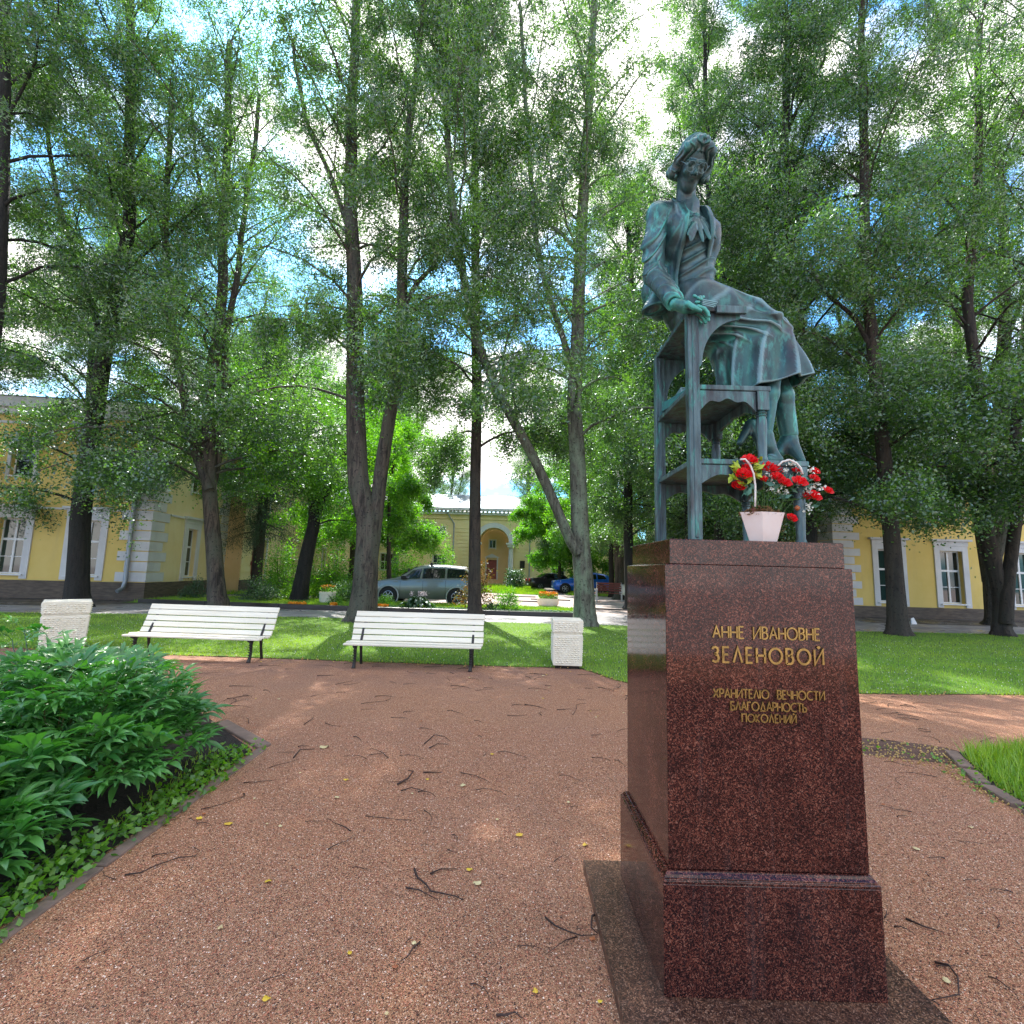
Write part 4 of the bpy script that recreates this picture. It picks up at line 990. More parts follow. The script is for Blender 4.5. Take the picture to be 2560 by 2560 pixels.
# second and third rows share crowns
rows = [(5.6, 22.5, 7, .95), (12.5, 23.5, 9, .85), (7.4, 20.5, 1, 1.05), (-19.5, 30, 5, 1.0), (19.0, 19.0, 3, .95), (-21.5, 15.5, 8, 1.0), (-17.5, 28, 2, .8), (-10.5, 44, 5, .95), (2.0, 62, 3, .95), (-8.5, 66, 1, .9), (6.9, 30.5, 3, .9), (9.5, 24.5, 8, .85), (11.6, 30, 5, .95), (17.5, 30, 7, 1.0), (22.5, 27, 9, 1.0), (6.0, 41, 8, .9), (-24, 26, 7, 1.0), (15.5, 42, 1, .95), (-13, 40, 3, 1.0), (9.5, 64, 7, 1.0), (-19, 48, 9, 1.0)]
LB = ['close behind the statue and its pedestal', 'left of the brown linden in front of the right wing corner', 'right behind the thin linden and the statue', 'over the roof left of the spruce', 'in front of the right wing near the right edge', 'in front of the left wing beyond the left edge', 'in the side court behind the leftmost dark linden', 'of the garden beyond the parked silver car', 'beyond the gatehouse roof right of the arch', 'beyond the gatehouse roof left of the arch', 'behind the red benches nearest the pedestal',
      'behind the pedestal between it and the right wing', 'deep in the right grove beside the wing corner', 'over the right wing roof near its corner', 'over the right wing roof at the right edge', 'at the back of the grove behind the blue car',
      'over the left wing roof at the left edge', 'far back in the grove beyond the right wing', 'at the back of the side court before the gatehouse', 'beyond the gatehouse behind the grove', 'beyond the side court range at far left']
for (x, y, src, sc), lb in zip(rows, LB):
    c = copy_tree(T[src]); c.location = (x, y, 0); c.rotation_euler = (0, 0, rr.uniform(1, 5)); c.scale = (sc, sc, sc * .95)
    c['label'] = 'background linden ' + lb; c['group'] = 'background lindens'
make_tree('birch_tree', 'fresh green birch in the court just left of the thick forked linden',
    [S([(925, 1440), (920, 1300), (925, 1180), (930, 1080)], 36, .14, .05, 13, True)], M['bark_brown'], M['leaf_fresh'], 34, zlo=2.6, reach=2.8, nleaf=60000, lsize=.085, group='garden trees behind the kerb', step=.3)
make_tree('birch_tree', 'tall fresh green tree behind the blue car and the lichened linden',
    [S([(1440, 1440), (1435, 1300), (1440, 1180), (1430, 1050)], 44, .2, .06, 15, True)], M['bark_brown'], M['leaf_fresh'], 35, zlo=1.8, reach=4.2, nleaf=70000, lsize=.10, group='garden trees behind the kerb', step=.3)
make_tree('maple_tree', 'bright green tree in the grove behind the red benches',
    [S([(1530, 1440), (1528, 1300), (1535, 1180), (1530, 1050)], 33, .2, .06, 13, True)], M['bark_dark'], M['leaf_fresh'], 36, zlo=2.2, reach=3.8, nleaf=80000, lsize=.07, group='garden trees behind the kerb', step=.3)
# spruce
def spruce(base, h, seed):
    r = np.random.default_rng(seed); t = thing('spruce_tree', 'dark spruce with drooping needle boughs in front of the banded left range', 'tree', base)
    mb = MB(); mb.tube([(0, 0, -.1), (.03, 0, .5), (.02, 0, h * .5), (.15, 0, h)], [.36, .27, .2, .03], 12); 
    cs = []; z = 3.2
    while z < h:
        Lb = 2.4 * (1 - z / h) ** .7 + .3
        for k in range(7):
            a = r.uniform(0, 6.28); pts = [np.array((0, 0, z))]; e = .15; p = pts[0].copy()
            for j in range(6): e -= .16 - (.20 if j > 3 else 0); p = p + np.array((math.cos(a) * math.cos(e), math.sin(a) * math.cos(e), math.sin(e))) * Lb / 6; pts.append(p.copy())
            mb.tube(pts, [.03, .025, .02, .015, .012, .01, .006], 4, cap=False)
            for j in range(1, 7):
                n = 60; f = r.random(n)[:, None]; c = pts[j - 1] + (pts[j] - pts[j - 1]) * f + r.normal(0, .09, (n, 3)); c[:, 2] -= np.abs(r.normal(0, .30, n)); cs.append(c)
        z += .42
    mb.build('trunk', M['bark_brown'], t, smooth=True, fix=False)
    c = np.concatenate(cs); n = len(c); d = r.normal(0, .35, (n, 3)); d[:, 2] -= 1; d /= np.linalg.norm(d, axis=1)[:, None]; s = np.cross(d, r.normal(0, 1, (n, 3))); s /= np.linalg.norm(s, axis=1)[:, None]
    l = r.uniform(.05, .13, n)[:, None]; v = np.stack([c - s * .012, c + s * .012, c + d * l], 1)
    link('crown', npmesh('crown', v.reshape(-1, 3), np.arange(n * 3).reshape(n, 3), M['needle'], attrs={'tint': np.repeat(r.random(n), 3)}), t)
_b = P(640, 1440, 25); spruce((_b.x, _b.y, 0), 15, 41)

# ---- shrubs and garden plants
def shrub(name, label, loc, rx, ry, h, n, ls, mat, seed, cat='shrub', group=None, stems=6, zmin=0.0, fl=None):
    r = np.random.default_rng(seed); t = thing(name, label, cat, loc, 0, group)
    mb = MB(); ends = []
    for i in range(stems):
        a = r.uniform(0, 6.28); q_ = r.uniform(.3, .9); e = np.array((math.cos(a) * rx * q_, math.sin(a) * ry * q_, h * r.uniform(.55, .95))); mb.tube([(0, 0, 0), (e[0] * .4, e[1] * .4, e[2] * .55), e], [.012, .008, .004], 4, cap=False); ends.append(e)
    mb.build('stem', M['bark_brown'], t, fix=False)
    nc = max(8, n // 40); d = r.normal(0, 1, (nc, 3)); d[:, 2] = np.abs(d[:, 2]) ; d /= np.linalg.norm(d, axis=1)[:, None]; rr_ = r.uniform(.45, 1.0, nc)[:, None]
    cc = d * rr_ * np.array([rx, ry, h]); cc[:, 2] = np.maximum(cc[:, 2], .05 + zmin)
    idx = r.integers(0, nc, n); c = cc[idx] + r.normal(0, 1, (n, 3)) * np.array([rx, ry, h * .6]) * .16; c[:, 2] = np.maximum(c[:, 2], .02)
    v = leaf_quads(c, r, ls, .55)
    link('foliage', npmesh('foliage', v.reshape(-1, 3), np.arange(n * 4).reshape(n, 4), mat, attrs={'tint': np.repeat(r.random(n), 4)}), t)
    if fl:
        fm, fn, fs, z0, z1 = fl; a = r.uniform(0, 6.28, fn); q_ = np.sqrt(r.random(fn)); c = np.stack([np.cos(a) * q_ * rx * .9, np.sin(a) * q_ * ry * .9, r.uniform(z0, z1, fn)], 1)
        v = leaf_quads(c, r, fs, .4, .9); link('blossom', npmesh('blossom', v.reshape(-1, 3), np.arange(fn * 4).reshape(fn, 4), fm), t)
    return t
M['orangefl'] = pm('orange_marigold', (.80, .25, .01), (.72, .36, .02), 9, .7); M['paleflower'] = pm('pale_pink_blossom', (.72, .55, .58), (.75, .66, .66), 9, .7)
M['redleaf'] = leafmat('coppery_leaf', (.16, .07, .015), (.10, .12, .02), .4, .05, .5, (1.4, 1.2, .6))
def GX(px, py, z=0): v = G(px, py, z); return (v.x, v.y, .012)
def at(px, Y, z=.012): v = P(px, 1400, Y); return (v.x, Y, z)
shrub('round_shrub', 'dark clipped shrub against the left wing side wall', at(495, 20.5), .55, .5, .95, 2600, .028, M['leaf_dark'], 51)
shrub('round_shrub', 'dark green shrub at the foot of the spruce', at(655, 20.3), .85, .7, 1.0, 4200, .03, M['leaf_dark'], 52)
shrub('leafy_shrub', 'loose tall green shrub between the spruce and the leaning tree', at(700, 22.5), 1.0, .8, 2.7, 5200, .045, M['leaf_fresh'], 53)
shrub('leafy_shrub', 'broad light green shrub right of the leaning garden tree', at(835, 23.5), 1.5, .9, 2.2, 6500, .05, M['leaf_fresh'], 54)
shrub('leafy_shrub', 'low mixed green shrub behind the small stone planter', at(870, 21.0), .8, .6, 1.0, 3000, .035, M['leaf'], 55)
shrub('leafy_shrub', 'bushy bright shrub left of the silver car front', at(1010, 28.5), 1.6, 1.2, 2.6, 6500, .055, M['leaf_fresh'], 56)
shrub('leafy_shrub', 'upright green shrub before the barred window left of the arch', at(1115, 34), .9, .8, 3.2, 3500, .055, M['leaf_fresh'], 57)
shrub('copper_shrub', 'coppery orange leaved slender shrub either side of the slim linden trunk', at(1192, 19.0), .75, .5, 2.0, 2000, .045, M['redleaf'], 58, stems=9)
shrub('leafy_shrub', 'yellow green bushy plant at the garden edge right of the slim linden', at(1268, 18.6), .55, .45, .95, 2600, .032, M['leaf_fresh'], 59)
shrub('leafy_shrub', 'low grey green plant with broad leaves beside the slim linden', at(1235, 18.2), .28, .25, .4, 700, .03, M['leaf_dark'], 60)
shrub('round_shrub', 'round shrub at the foot of the gatehouse column', at(1287, 44), 1.0, .9, 2.0, 2600, .07, M['leaf_dark'], 61)
shrub('feathery_plant', 'small feathery plant behind the thick linden base in the garden', at(845, 18.6), .35, .3, .55, 1200, .022, M['leaf_fresh'], 62)
shrub('flowering_plant', 'yellow green bushy flower in the garden at the silver car front wheel', at(967, 18.6), .38, .32, .62, 1800, .022, M['leaf_fresh'], 63)
def marigolds(label, loc, rx, ry, seed):
    return shrub('marigold_patch', label, loc, rx, ry, .16, 500, .02, M['leaf_fresh'], seed, 'flowers', 'orange marigold patches', 3, 0, (M['orangefl'], 420, .03, .10, .22))
marigolds('orange marigold patch at the base of the leaning tree', at(752, 18.0), .38, .16, 71)
marigolds('small orange marigold patch left of the thick linden', at(842, 18.05), .14, .12, 72)
marigolds('orange marigold patch right of the thick linden before the car wheel', at(962, 17.95), .26, .14, 73)
# hosta: large arching leaves, each one a part
hm = MB(); 
def bladeleaf(Lh, Wd, arch, nseg=6, fold=.25, droop=.0):
    mb = MB(); vs = []; fs = []
    for i in range(nseg + 1):
        t_ = i / nseg; wv = Wd * math.sin(PI * min(1, t_ ** .8 * .98 + .02)) ** .8 * (1 if 0 < i < nseg else .02); x = Lh * t_; z = arch * math.sin(t_ * PI * .7) - droop * t_ ** 2
        vs += [(x, -wv / 2, z + wv * fold), (x, 0, z), (x, wv / 2, z + wv * fold)]
    for i in range(nseg):
        b = i * 3; fs += [(b, b + 1, b + 4, b + 3), (b + 1, b + 2, b + 5, b + 4)]
    return mb.add(vs, fs)
def addtint(me, v):
    a = me.attributes.new('tint', 'FLOAT', 'POINT'); a.data.foreach_set('value', np.full(len(me.vertices), v, dtype=np.float32)); return me
ht = thing('hosta_plant', 'dark clump of hosta with pale blossom spikes before the silver car', 'plant', at(1050, 18.4))
hl = addtint(bladeleaf(.34, .15, .16, droop=.22).mesh('leaf', M['leaf_dark'], True, False), .7)
r_ = random.Random(4)
for i in range(110):
    a = r_.uniform(0, 6.28); q_ = r_.uniform(0, .42); s = r_.uniform(.7, 1.15)
    o = link('leaf', hl, ht, loc=(math.cos(a) * q_, math.sin(a) * q_ * .7, .05 + .32 * (1 - q_ / .5)), rot=(r_.uniform(-.3, .3), r_.uniform(-.35, .25), a + r_.uniform(-.4, .4))); o.scale = (s, s, s)
for i in range(9):
    a = r_.uniform(0, 6.28); x, y = math.cos(a) * .3, math.sin(a) * .2; mb = MB(); mb.tube([(x * .5, y * .5, .2), (x, y, .62)], .006, 4); mb.build('flower_stalk', M['leaf_dark'], ht, fix=False)
    cc = np.array([(x + r_.gauss(0, .035), y + r_.gauss(0, .035), r_.uniform(.52, .70)) for _ in range(26)]); v = leaf_quads(cc, np.random.default_rng(i), .022, .3, .8)
    link('blossom', npmesh('blossom', v.reshape(-1, 3), np.arange(26 * 4).reshape(26, 4), M['paleflower']), ht)
# stone planters with flowers
def planter(label, loc, r0, h, flm, n=500):
    t = thing('flower_planter', label, 'planter', loc); mb = MB(); mb.lathe([(r0 * .86, 0), (r0, h * .25), (r0 * 1.02, h * .8), (r0 * 1.06, h * .86), (r0 * 1.06, h), (r0 * .9, h), (r0 * .88, h * .85), (.01, h * .85)], 28, cap=False); mb.build('bowl', M['concrete'], t, smooth='auto')
    r = np.random.default_rng(9); a = r.uniform(0, 6.28, n * 2); q_ = np.sqrt(r.random(n * 2)) * r0 * .95; c = np.stack([np.cos(a) * q_, np.sin(a) * q_, h + r.uniform(0, .22, n * 2)], 1); v = leaf_quads(c, r, .035, .3)
    link('foliage', npmesh('foliage', v.reshape(-1, 3), np.arange(n * 8).reshape(n * 2, 4), M['leaf_fresh'], attrs={'tint': np.repeat(r.random(n * 2), 4)}), t)
    a = r.uniform(0, 6.28, n); q_ = np.sqrt(r.random(n)) * r0 * .92; c = np.stack([np.cos(a) * q_, np.sin(a) * q_, h + r.uniform(.14, .30, n)], 1); v = leaf_quads(c, r, .04, .3, .9)
    link('blossom', npmesh('blossom', v.reshape(-1, 3), np.arange(n * 4).reshape(n, 4), flm), t)
v_ = G(1370, 1514); planter('round white planter full of orange marigolds left of the lichened linden', (v_.x, v_.y, 0), .50, .34, M['orangefl'])
v_ = P(818, 1500, 20.3); planter('small pale planter in the garden left of the thick linden', (v_.x, 20.3, 0), .32, .5, M['orangefl'], 60)
# bright ground cover in the garden strip
blades('garden_grass', [(-14.2, 18.4), (2.9, 17.56), (2.9, 20.9), (-1, 21.5), (-7, 21.9), (-14.6, 22.3)], 60000, .04, .16, .012, M['grass'], 21, z=.012)
dots('ground_cover', [(-5.5, 17.7), (2.9, 17.56), (2.9, 18.5), (-5.5, 18.6)], 9000, .022, .03, .16, M['leaf_fresh'], 22)
blades('court_grass', [(-7.4, 36), (2.2, 33), (3.0, 40), (2.0, 52), (-8, 52)], 30000, .06, .25, .02, M['grass'], 23, z=.0)
blades('wing_grass', [(-15.4, 24.6), (-7.6, 25.5), (-8.0, 48), (-16, 48)], 25000, .06, .25, .02, M['grass'], 24, z=.0)
blades('grove_grass', [(4.2, 33.5), (14, 32.5), (14, 52), (4.2, 52)], 20000, .06, .25, .02, M['grass'], 25, z=.0)
# ================================================================ CARS
def car(name, label, loc, rz, Lc, Wc, prof, belt, wb, wheel_r, paint, arch_trim=True, roof_rack=False, glassm=None, lights=True, plate=True):
    """prof: list of (x, z_hood_or_roof); belt(x)->z of window sill; x from front (0) to tail (Lc)"""
    t = thing(name, label, 'car', loc, rz); hw = Wc / 2
    def zr(x):
        for (a, za), (b, zb) in zip(prof, prof[1:]):
            if a <= x <= b: return za + (zb - za) * (x - a) / (b - a)
        return prof[-1][1]
    xs = sorted(set([p[0] for p in prof] + [Lc * i / 26 for i in range(27)]))
    def sect(x):
        zt = zr(x); zb = min(belt(x), zt); e = min(x, Lc - x) / (.09 * Lc); pw = hw * (1 - .13 * max(0, 1 - e) ** 2); low = .22 + .10 * max(0, 1 - e)
        up = max(0, zt - zb); inn = .24 * min(1, up / .5)
        return [(0, low), (pw * .86, low), (pw * .97, low + .12), (pw, low + .32 * (zb - low) + .1), (pw * .985, zb - .09 * (zb - low)), (pw * .955, zb), (pw * .955 - inn * .82, zb + up * .82), (pw * .93 - inn - .05 * (up > .05), zt - .02 * (up > .05)), (0, zt + .035 * (up > .1))]
    vs = []; fs = []; secs = [sect(x) for x in xs]; n = 9; ring = 16
    for x, s in zip(xs, secs):
        full = s + [(-y, z) for y, z in reversed(s[1:-1])]; vs += [(x, y, z) for y, z in full]
    for i in range(len(xs) - 1):
        for j in range(ring): fs.append((i * ring + j, i * ring + (j + 1) % ring, (i + 1) * ring + (j + 1) % ring, (i + 1) * ring + j))
    fs += [tuple(range(ring - 1, -1, -1)), tuple((len(xs) - 1) * ring + j for j in range(ring))]
    mb = MB(); mb.add(vs, fs); bo = mb.build('body', paint, t, smooth='auto')
    g = glassm or M['glass']
    def sidept(x, f, sy, off=.012):
        s = sect(x); (y0, z0), (y1, z1) = s[5], s[6]; return (x, sy * (y0 + (y1 - y0) * f + off), z0 + (z1 - z0) * f)
    return t, sect, sidept, zr, hw
def carkit(name, label, loc, rz, Lc, Wc, prof, belt, wheels, wr, paint, wins, trim=None, rack=False, lamp_front=None, tail=None, wind=None, rearw=None):
    t, sect, sidept, zr, hw = car(name, label, loc, rz, Lc, Wc, prof, belt, None, wr, paint)
    for sy in (-1, 1):
        for (a, b, fa, fb, f0) in wins:    # bottom edge a..b, top edge fa..fb
            m = 6; vs = []
            for i in range(m + 1): vs.append(sidept(a + (b - a) * i / m, f0, sy))
            for i in range(m, -1, -1): vs.append(sidept(fa + (fb - fa) * i / m, .93, sy))
            mb = MB(); mb.add(vs, [(i, i + 1, 2 * m + 1 - i - 1, 2 * m + 1 - i) for i in range(m)]); mb.build('side_window', M['carglass'], t)
        for xw in wheels:
            w_ = MB(); Mx = Matrix.Translation((xw, sy * (hw - .10), wr)) @ Matrix.Rotation(PI / 2 * -sy, 4, 'X')
            # dark arch
            am = MB(); am.lathe([(wr * 1.20, -.0), (wr * 1.20, .114), (.02, .114)], 28, M=Mx, cap=False)
            am.build('wheel_arch', M['tyre'], t, smooth='auto')
            if trim: tm = MB(); tm.lathe([(wr * 1.18, .10), (wr * 1.22, .135), (wr * 1.36, .13), (wr * 1.38, .085)], 28, M=Mx, cap=False); tm.build('arch_trim', trim, t, smooth=True)
            tb = MB(); tb.lathe([(wr * .66, .02), (wr * .94, .02), (wr, .05), (wr, .12), (wr * .95, .15), (wr * .66, .15)], 28, M=Mx, cap=False); wo_ = tb.build('wheel', M['tyre'], t, smooth='auto')
            rm = MB()
            rm.lathe([(wr * .66, .13), (wr * .60, .135), (wr * .58, .10), (.01, .085)], 24, M=Mx, cap=False)
            for k in range(6):
                a = k * PI / 3; rm.bar(Mx @ Vector((.03 * math.cos(a), .03 * math.sin(a), .13)), Mx @ Vector((wr * .6 * math.cos(a), wr * .6 * math.sin(a), .13)), .06, .03)
            rm.build('rim', M['rim'], wo_)
        # door seams and handles
        for xs_ in SEAM[name]:
            sm = MB(); s0 = sect(xs_); sm.tube([(xs_, sy * (s0[2][0] + .003), s0[2][1]), (xs_, sy * (s0[3][0] + .003), s0[3][1]), (xs_, sy * (s0[4][0] + .003), s0[4][1])], .007, 4); sm.build('door_seam', M['tyre'], t)
            hb = MB(); hb.box(xs_ - .28, xs_ - .10, sy * (s0[4][0] + .018) - .012, sy * (s0[4][0] + .018) + .012, s0[4][1] - .05, s0[4][1] - .02); hb.build('handle', paint, t, bevel=.005)
        xm = wins[0][0] + .12; s0 = sect(xm); mm = MB(); mm.box(xm - .12, xm + .10, sy * (hw + .10) - .08, sy * (hw + .10) + .08, s0[5][1] + .0, s0[5][1] + .15); mm.build('mirror', M['tyre'] if trim else paint, t, bevel=.03)
        if lamp_front:
            x0, x1, z0, z1 = lamp_front; lb_ = MB(); s0 = sect(x1); s1 = sect(x0 + .05)
            lb_.add([(x0, sy * (s1[4][0] * .55), z0), (x1, sy * (s0[4][0] + .02), z0 + .02), (x1, sy * (s0[4][0] + .02), z1), (x0, sy * (s1[4][0] * .55), z1 - .02), (x1 + .1, sy * hw * .5, z0), (x1 + .1, sy * hw * .5, z1)], [(0, 1, 2, 3), (0, 4, 1), (3, 2, 5)]); lb_.build('headlight', M['lampglass'], t)
        if tail:
            x0, x1, z0, z1 = tail; lb_ = MB(); lb_.box(x0, x1, sy * (hw * .62) - .17, sy * (hw * .62) + .17, z0, z1); lb_.build('tail_light', M['redlamp'], t, bevel=.02)
    if wind:
        a, b = wind; sa = sect(a); sb = sect(b); za, zb_ = zr(a), zr(b); d = .02
        mb = MB(); mb.add([(a, -hw * .78, za + d), (a, hw * .78, za + d), (b, hw * .62, zb_ + d), (b, -hw * .62, zb_ + d)], [(0, 1, 2, 3)]); mb.build('windscreen', M['carglass'], t, fix=False)
    if rearw:
        a, b = rearw; za, zb_ = zr(a), zr(b); d = .02
        mb = MB(); mb.add([(a, -hw * .62, za + d), (a, hw * .62, za + d), (b, hw * .74, zb_ + d), (b, -hw * .74, zb_ + d)], [(0, 1, 2, 3)]); mb.build('rear_window', M['carglass'], t, fix=False)
    if rack:
        for x in (1.75, 2.75):
            mb = MB(); mb.bar((x, -hw * .66, zr(x) + .05), (x, hw * .66, zr(x) + .05), .04, .03)
            for sy in (-1, 1): mb.box(x - .05, x + .05, sy * hw * .66 - .03, sy * hw * .66 + .03, zr(x) - .02, zr(x) + .11)
            mb.build('roof_bar', M['iron'], t)
    for xa in (0.0, Lc):
        bm_ = MB(); bm_.box(xa - .02, xa + .02, -.26, .26, .42, .53); bm_.build('number_plate', M['winframe'], t)
    return t
def paint(name, c, met=.5):
    m, t, b, out = newmat(name); t.links.new(mixc(t, ramp(t, noise_(t, 3, 4, .6, worldpos(t)), [(.4, 0.), (.7, .35)]), c, tuple(x * .72 + .02 for x in c)), b.inputs['Base Color']); b.inputs['Metallic'].default_value = met; b.inputs['Roughness'].default_value = .32; b.inputs['Coat Weight'].default_value = .8; b.inputs['Coat Roughness'].default_value = .06; return m
M['carglass'] = glassmat('tinted_car_glass', (.01, .013, .015), .03); M['lampglass'] = pm('clear_headlight', (.65, .68, .72), None, 10, .15); M['redlamp'] = pm('red_tail_light', (.45, .02, .02), None, 10, .25)
M['silver'] = paint('silver_green_car_paint', (.17, .18, .15), .3); M['silverlite'] = paint('light_silver_trim', (.30, .32, .31), .4); M['bluepaint'] = paint('bright_blue_car_paint', (.01, .12, .62), .3); M['blackpaint'] = paint('black_plum_car_paint', (.03, .02, .028), .3)
SEAM = {'silver_minivan': [1.45, 2.45, 3.45], 'blue_car': [1.35, 2.35, 3.25], 'black_sedan': [1.6, 2.55, 3.5]}
_v = P(943, 1506, 23.2)
carkit('silver_minivan', 'silver grey people carrier with roof bars parked beyond the garden kerb', (_v.x - .05, 22.4, 0), rad(1.5), 5.0, 1.9,
    [(0, .72), (.12, .88), (.5, 1.0), (1.15, 1.12), (1.4, 1.22), (2.0, 1.62), (2.5, 1.735), (3.4, 1.74), (4.3, 1.68), (4.75, 1.45), (4.92, 1.05), (5.0, .8)],
    lambda x: 1.03 + .035 * x, (.95, 3.95), .345, M['silver'], [(1.5, 2.3, 1.98, 2.35, .04), (2.4, 3.4, 2.43, 3.4, .04), (3.5, 4.6, 3.5, 4.35, .06)], M['silverlite'], True, (.06, .55, .78, .95), (4.86, 4.97, .95, 1.45), (1.42, 2.05), (4.35, 4.74))
_v = P(1384, 1480, 38)
carkit('blue_car', 'bright blue crossover parked behind the lichened linden', (_v.x - .2, 37.0, 0), rad(3), 4.5, 1.85,
    [(0, .75), (.08, .92), (.5, 1.0), (1.2, 1.08), (1.35, 1.13), (1.95, 1.5), (2.5, 1.6), (3.4, 1.58), (4.1, 1.45), (4.35, 1.1), (4.5, .8)],
    lambda x: 1.0 + .03 * x, (.85, 3.55), .36, M['bluepaint'], [(1.5, 2.25, 1.95, 2.3, .04), (2.35, 3.2, 2.38, 3.2, .04), (3.3, 4.0, 3.3, 3.8, .06)], None, False, (.03, .5, .80, .96), None, (1.4, 1.98), (4.1, 4.34))
carkit('black_sedan', 'black saloon car seen from behind left of the blue car', (_v.x - 1.9, 42.0, 0), rad(12), 4.6, 1.8,
    [(0, .8), (.1, 1.02), (.9, 1.08), (1.5, 1.4), (2.2, 1.48), (2.9, 1.42), (3.5, 1.05), (4.4, .88), (4.6, .7)],
    lambda x: 1.0 - .015 * x, (.9, 3.6), .32, M['blackpaint'], [(1.2, 2.1, 1.6, 2.1, .05), (2.2, 3.2, 2.2, 2.85, .05)], None, False, None, (-.03, .06, .72, .95), (2.92, 3.48), (.92, 1.48))
for o in bpy.data.objects:
    if o.name == 'black_sedan': SED = o
# ================================================================ RED BENCHES
M['redwood'] = pm('worn_red_slat_paint', (.22, .05, .035), (.14, .035, .028), 8, .6); M['whitemetal'] = pm('white_painted_metal', (.66, .66, .64), None, 6, .5)
def redbench(label, loc, rz, Lh):
    t = thing('red_bench', label, 'bench', loc, rz, 'small red benches with white end frames in the court')
    for i in range(4): mb = MB(); mb.box(-Lh / 2, Lh / 2, .06 + i * .1, .14 + i * .1, .43, .46); mb.build('slat', M['redwood'], t)
    for i in range(4): mb = MB(); y = .50 + i * .03; mb.box(-Lh / 2, Lh / 2, y, y + .03, .55 + i * .13, .65 + i * .13); mb.build('slat', M['redwood'], t)
    for x in (-Lh / 2, Lh / 2):
        mb = MB(); mb.bar((x, .06, 0), (x, .08, .66), .05, .07); mb.bar((x, .46, 0), (x, .64, 1.05), .05, .07); mb.bar((x, .04, .66), (x, .55, .66), .05, .05); mb.bar((x, .06, .41), (x, .50, .41), .04, .04); mb.build('end_frame', M['whitemetal'], t)
    return t
_v = P(1520, 1470, 27.5); redbench('red slatted bench turned sideways just right of the lichened linden', (_v.x - .55, 27.6, 0), rad(78), 1.5)
_v = P(1548, 1470, 27.0); redbench('red slatted bench facing the court beside the pedestal edge', (_v.x - .35, 27.9, 0), rad(-8), 1.4)
# white car bumper glimpsed beside the pedestal
_v = P(1572, 1470, 28.5)
carkit_prof = [(0, .75), (.08, .92), (.5, 1.0), (1.2, 1.06), (1.35, 1.1), (1.95, 1.42), (2.5, 1.5), (3.4, 1.46), (3.9, 1.25), (4.1, .9)]
SEAM['white_car'] = [1.4, 2.4]
carkit('white_car', 'white car mostly hidden by the pedestal, only its bumper beside the red bench', (_v.x - .15, 29.5, 0), rad(2), 4.1, 1.75, carkit_prof, lambda x: .98 + .02 * x, (.8, 3.3), .32, paint('white_car_paint', (.72, .72, .72), 0), [(1.5, 2.3, 1.95, 2.3, .05), (2.4, 3.4, 2.4, 3.2, .05)], None, False, (.03, .4, .8, .95), None, (1.4, 1.98), None)
# ================================================================ PAVEMENT ODDMENTS
mb = MB(); rp = random.Random(3)
for (x0_, x1_, y_) in ((3.6, 5.2, 21.5), (5.6, 7.0, 22.3), (.2, 2.2, 25.5), (1.2, 3.4, 27.5), (-1, 1.6, 30)):
    kt = MB(); kt.bar((x0_, y_, .03), (x1_, y_ - .25, .03), .1, .06); o_ = kt.build('kerb_edge', M['kerb_dark'], None, bevel=.01); tag(o_, 'low dark kerb edge in the pinkish court ' + {21.5: 'nearest, right of the lichened linden', 22.3: 'beside the pedestal left edge', 25.5: 'just behind the round white planter', 27.5: 'halfway between planter and blue car', 30: 'farthest, before the arch lawn'}[y_], 'kerb', 'low kerb edges in the court')
v_ = G(2283, 1560); mb = MB(); mb.add([(-.13, -.08, 0), (.12, -.06, 0), (.13, .1, 0), (-.1, .1, 0), (-.09, -.02, .22), (.03, -.02, .26), (.07, .05, .12)], [(0, 1, 5, 4), (1, 2, 6, 5), (2, 3, 4, 5, 6), (3, 0, 4)]); o_ = mb.build('plastic_bag', M['winframe'], bevel=.02); o_.location = (v_.x, v_.y, .0); tag(o_, 'small white plastic bag at the foot of the brown linden right of the pedestal', 'bag')
# ================================================================ TWIGS AND FALLEN LEAVES
M['twig'] = pm('dark_twig_bark', (.022, .012, .010), (.06, .03, .022), 30, .8)
rt = random.Random(12)
def twig(pts, r0, label='dark fallen twig lying on the red gravel', grp='fallen twigs scattered on the gravel', forks=0):
    t_ = thing('fallen_twig', label, 'twig', (pts[0][0], pts[0][1], 0), 0, grp); o = Vector((pts[0][0], pts[0][1], 0)); n = len(pts)
    mb = MB(); P3 = [Vector((x, y, r0 * .9 + rt.uniform(0, .004) + (.006 if 0 < i < n - 1 else 0))) - o for i, (x, y) in enumerate(pts)]
    mb.tube(P3, [r0 * (1 - .65 * i / (n - 1)) for i in range(n)], 5); mb.build('twig', M['twig'], t_, smooth=True)
    return t_
def curl(x, y, L_, a, k, n=7):
    pts = [(x, y)]
    for i in range(n): a += k / n + rt.uniform(-.25, .25); x += math.cos(a) * L_ / n; y += math.sin(a) * L_ / n; pts.append((x, y))
    return pts
def GP(l): return [tuple(G(a, b)[:2]) for a, b in l]
z4 = lambda l: GP([(700 + x / 2.385, 1750 + y / 2.385) for x, y in l])
twig(z4([(800, 1015), (820, 1075), (870, 1115), (898, 1155), (960, 1165), (1040, 1185), (1095, 1200)]), .006, 'longest dark forked twig in the middle of the gravel', None)
twig(z4([(750, 1128), (830, 1150), (940, 1200)]), .005, 'straight dark twig touching the longest forked twig', None)
twig(z4([(895, 1042), (960, 1022), (1055, 1012)]), .0045, 'short straight twig just above the longest forked twig', None)
twig(z4([(1580, 1300), (1640, 1360), (1720, 1400), (1800, 1420), (1890, 1408)]), .0045, 'long curved reddish twig left of the pedestal slab', None)
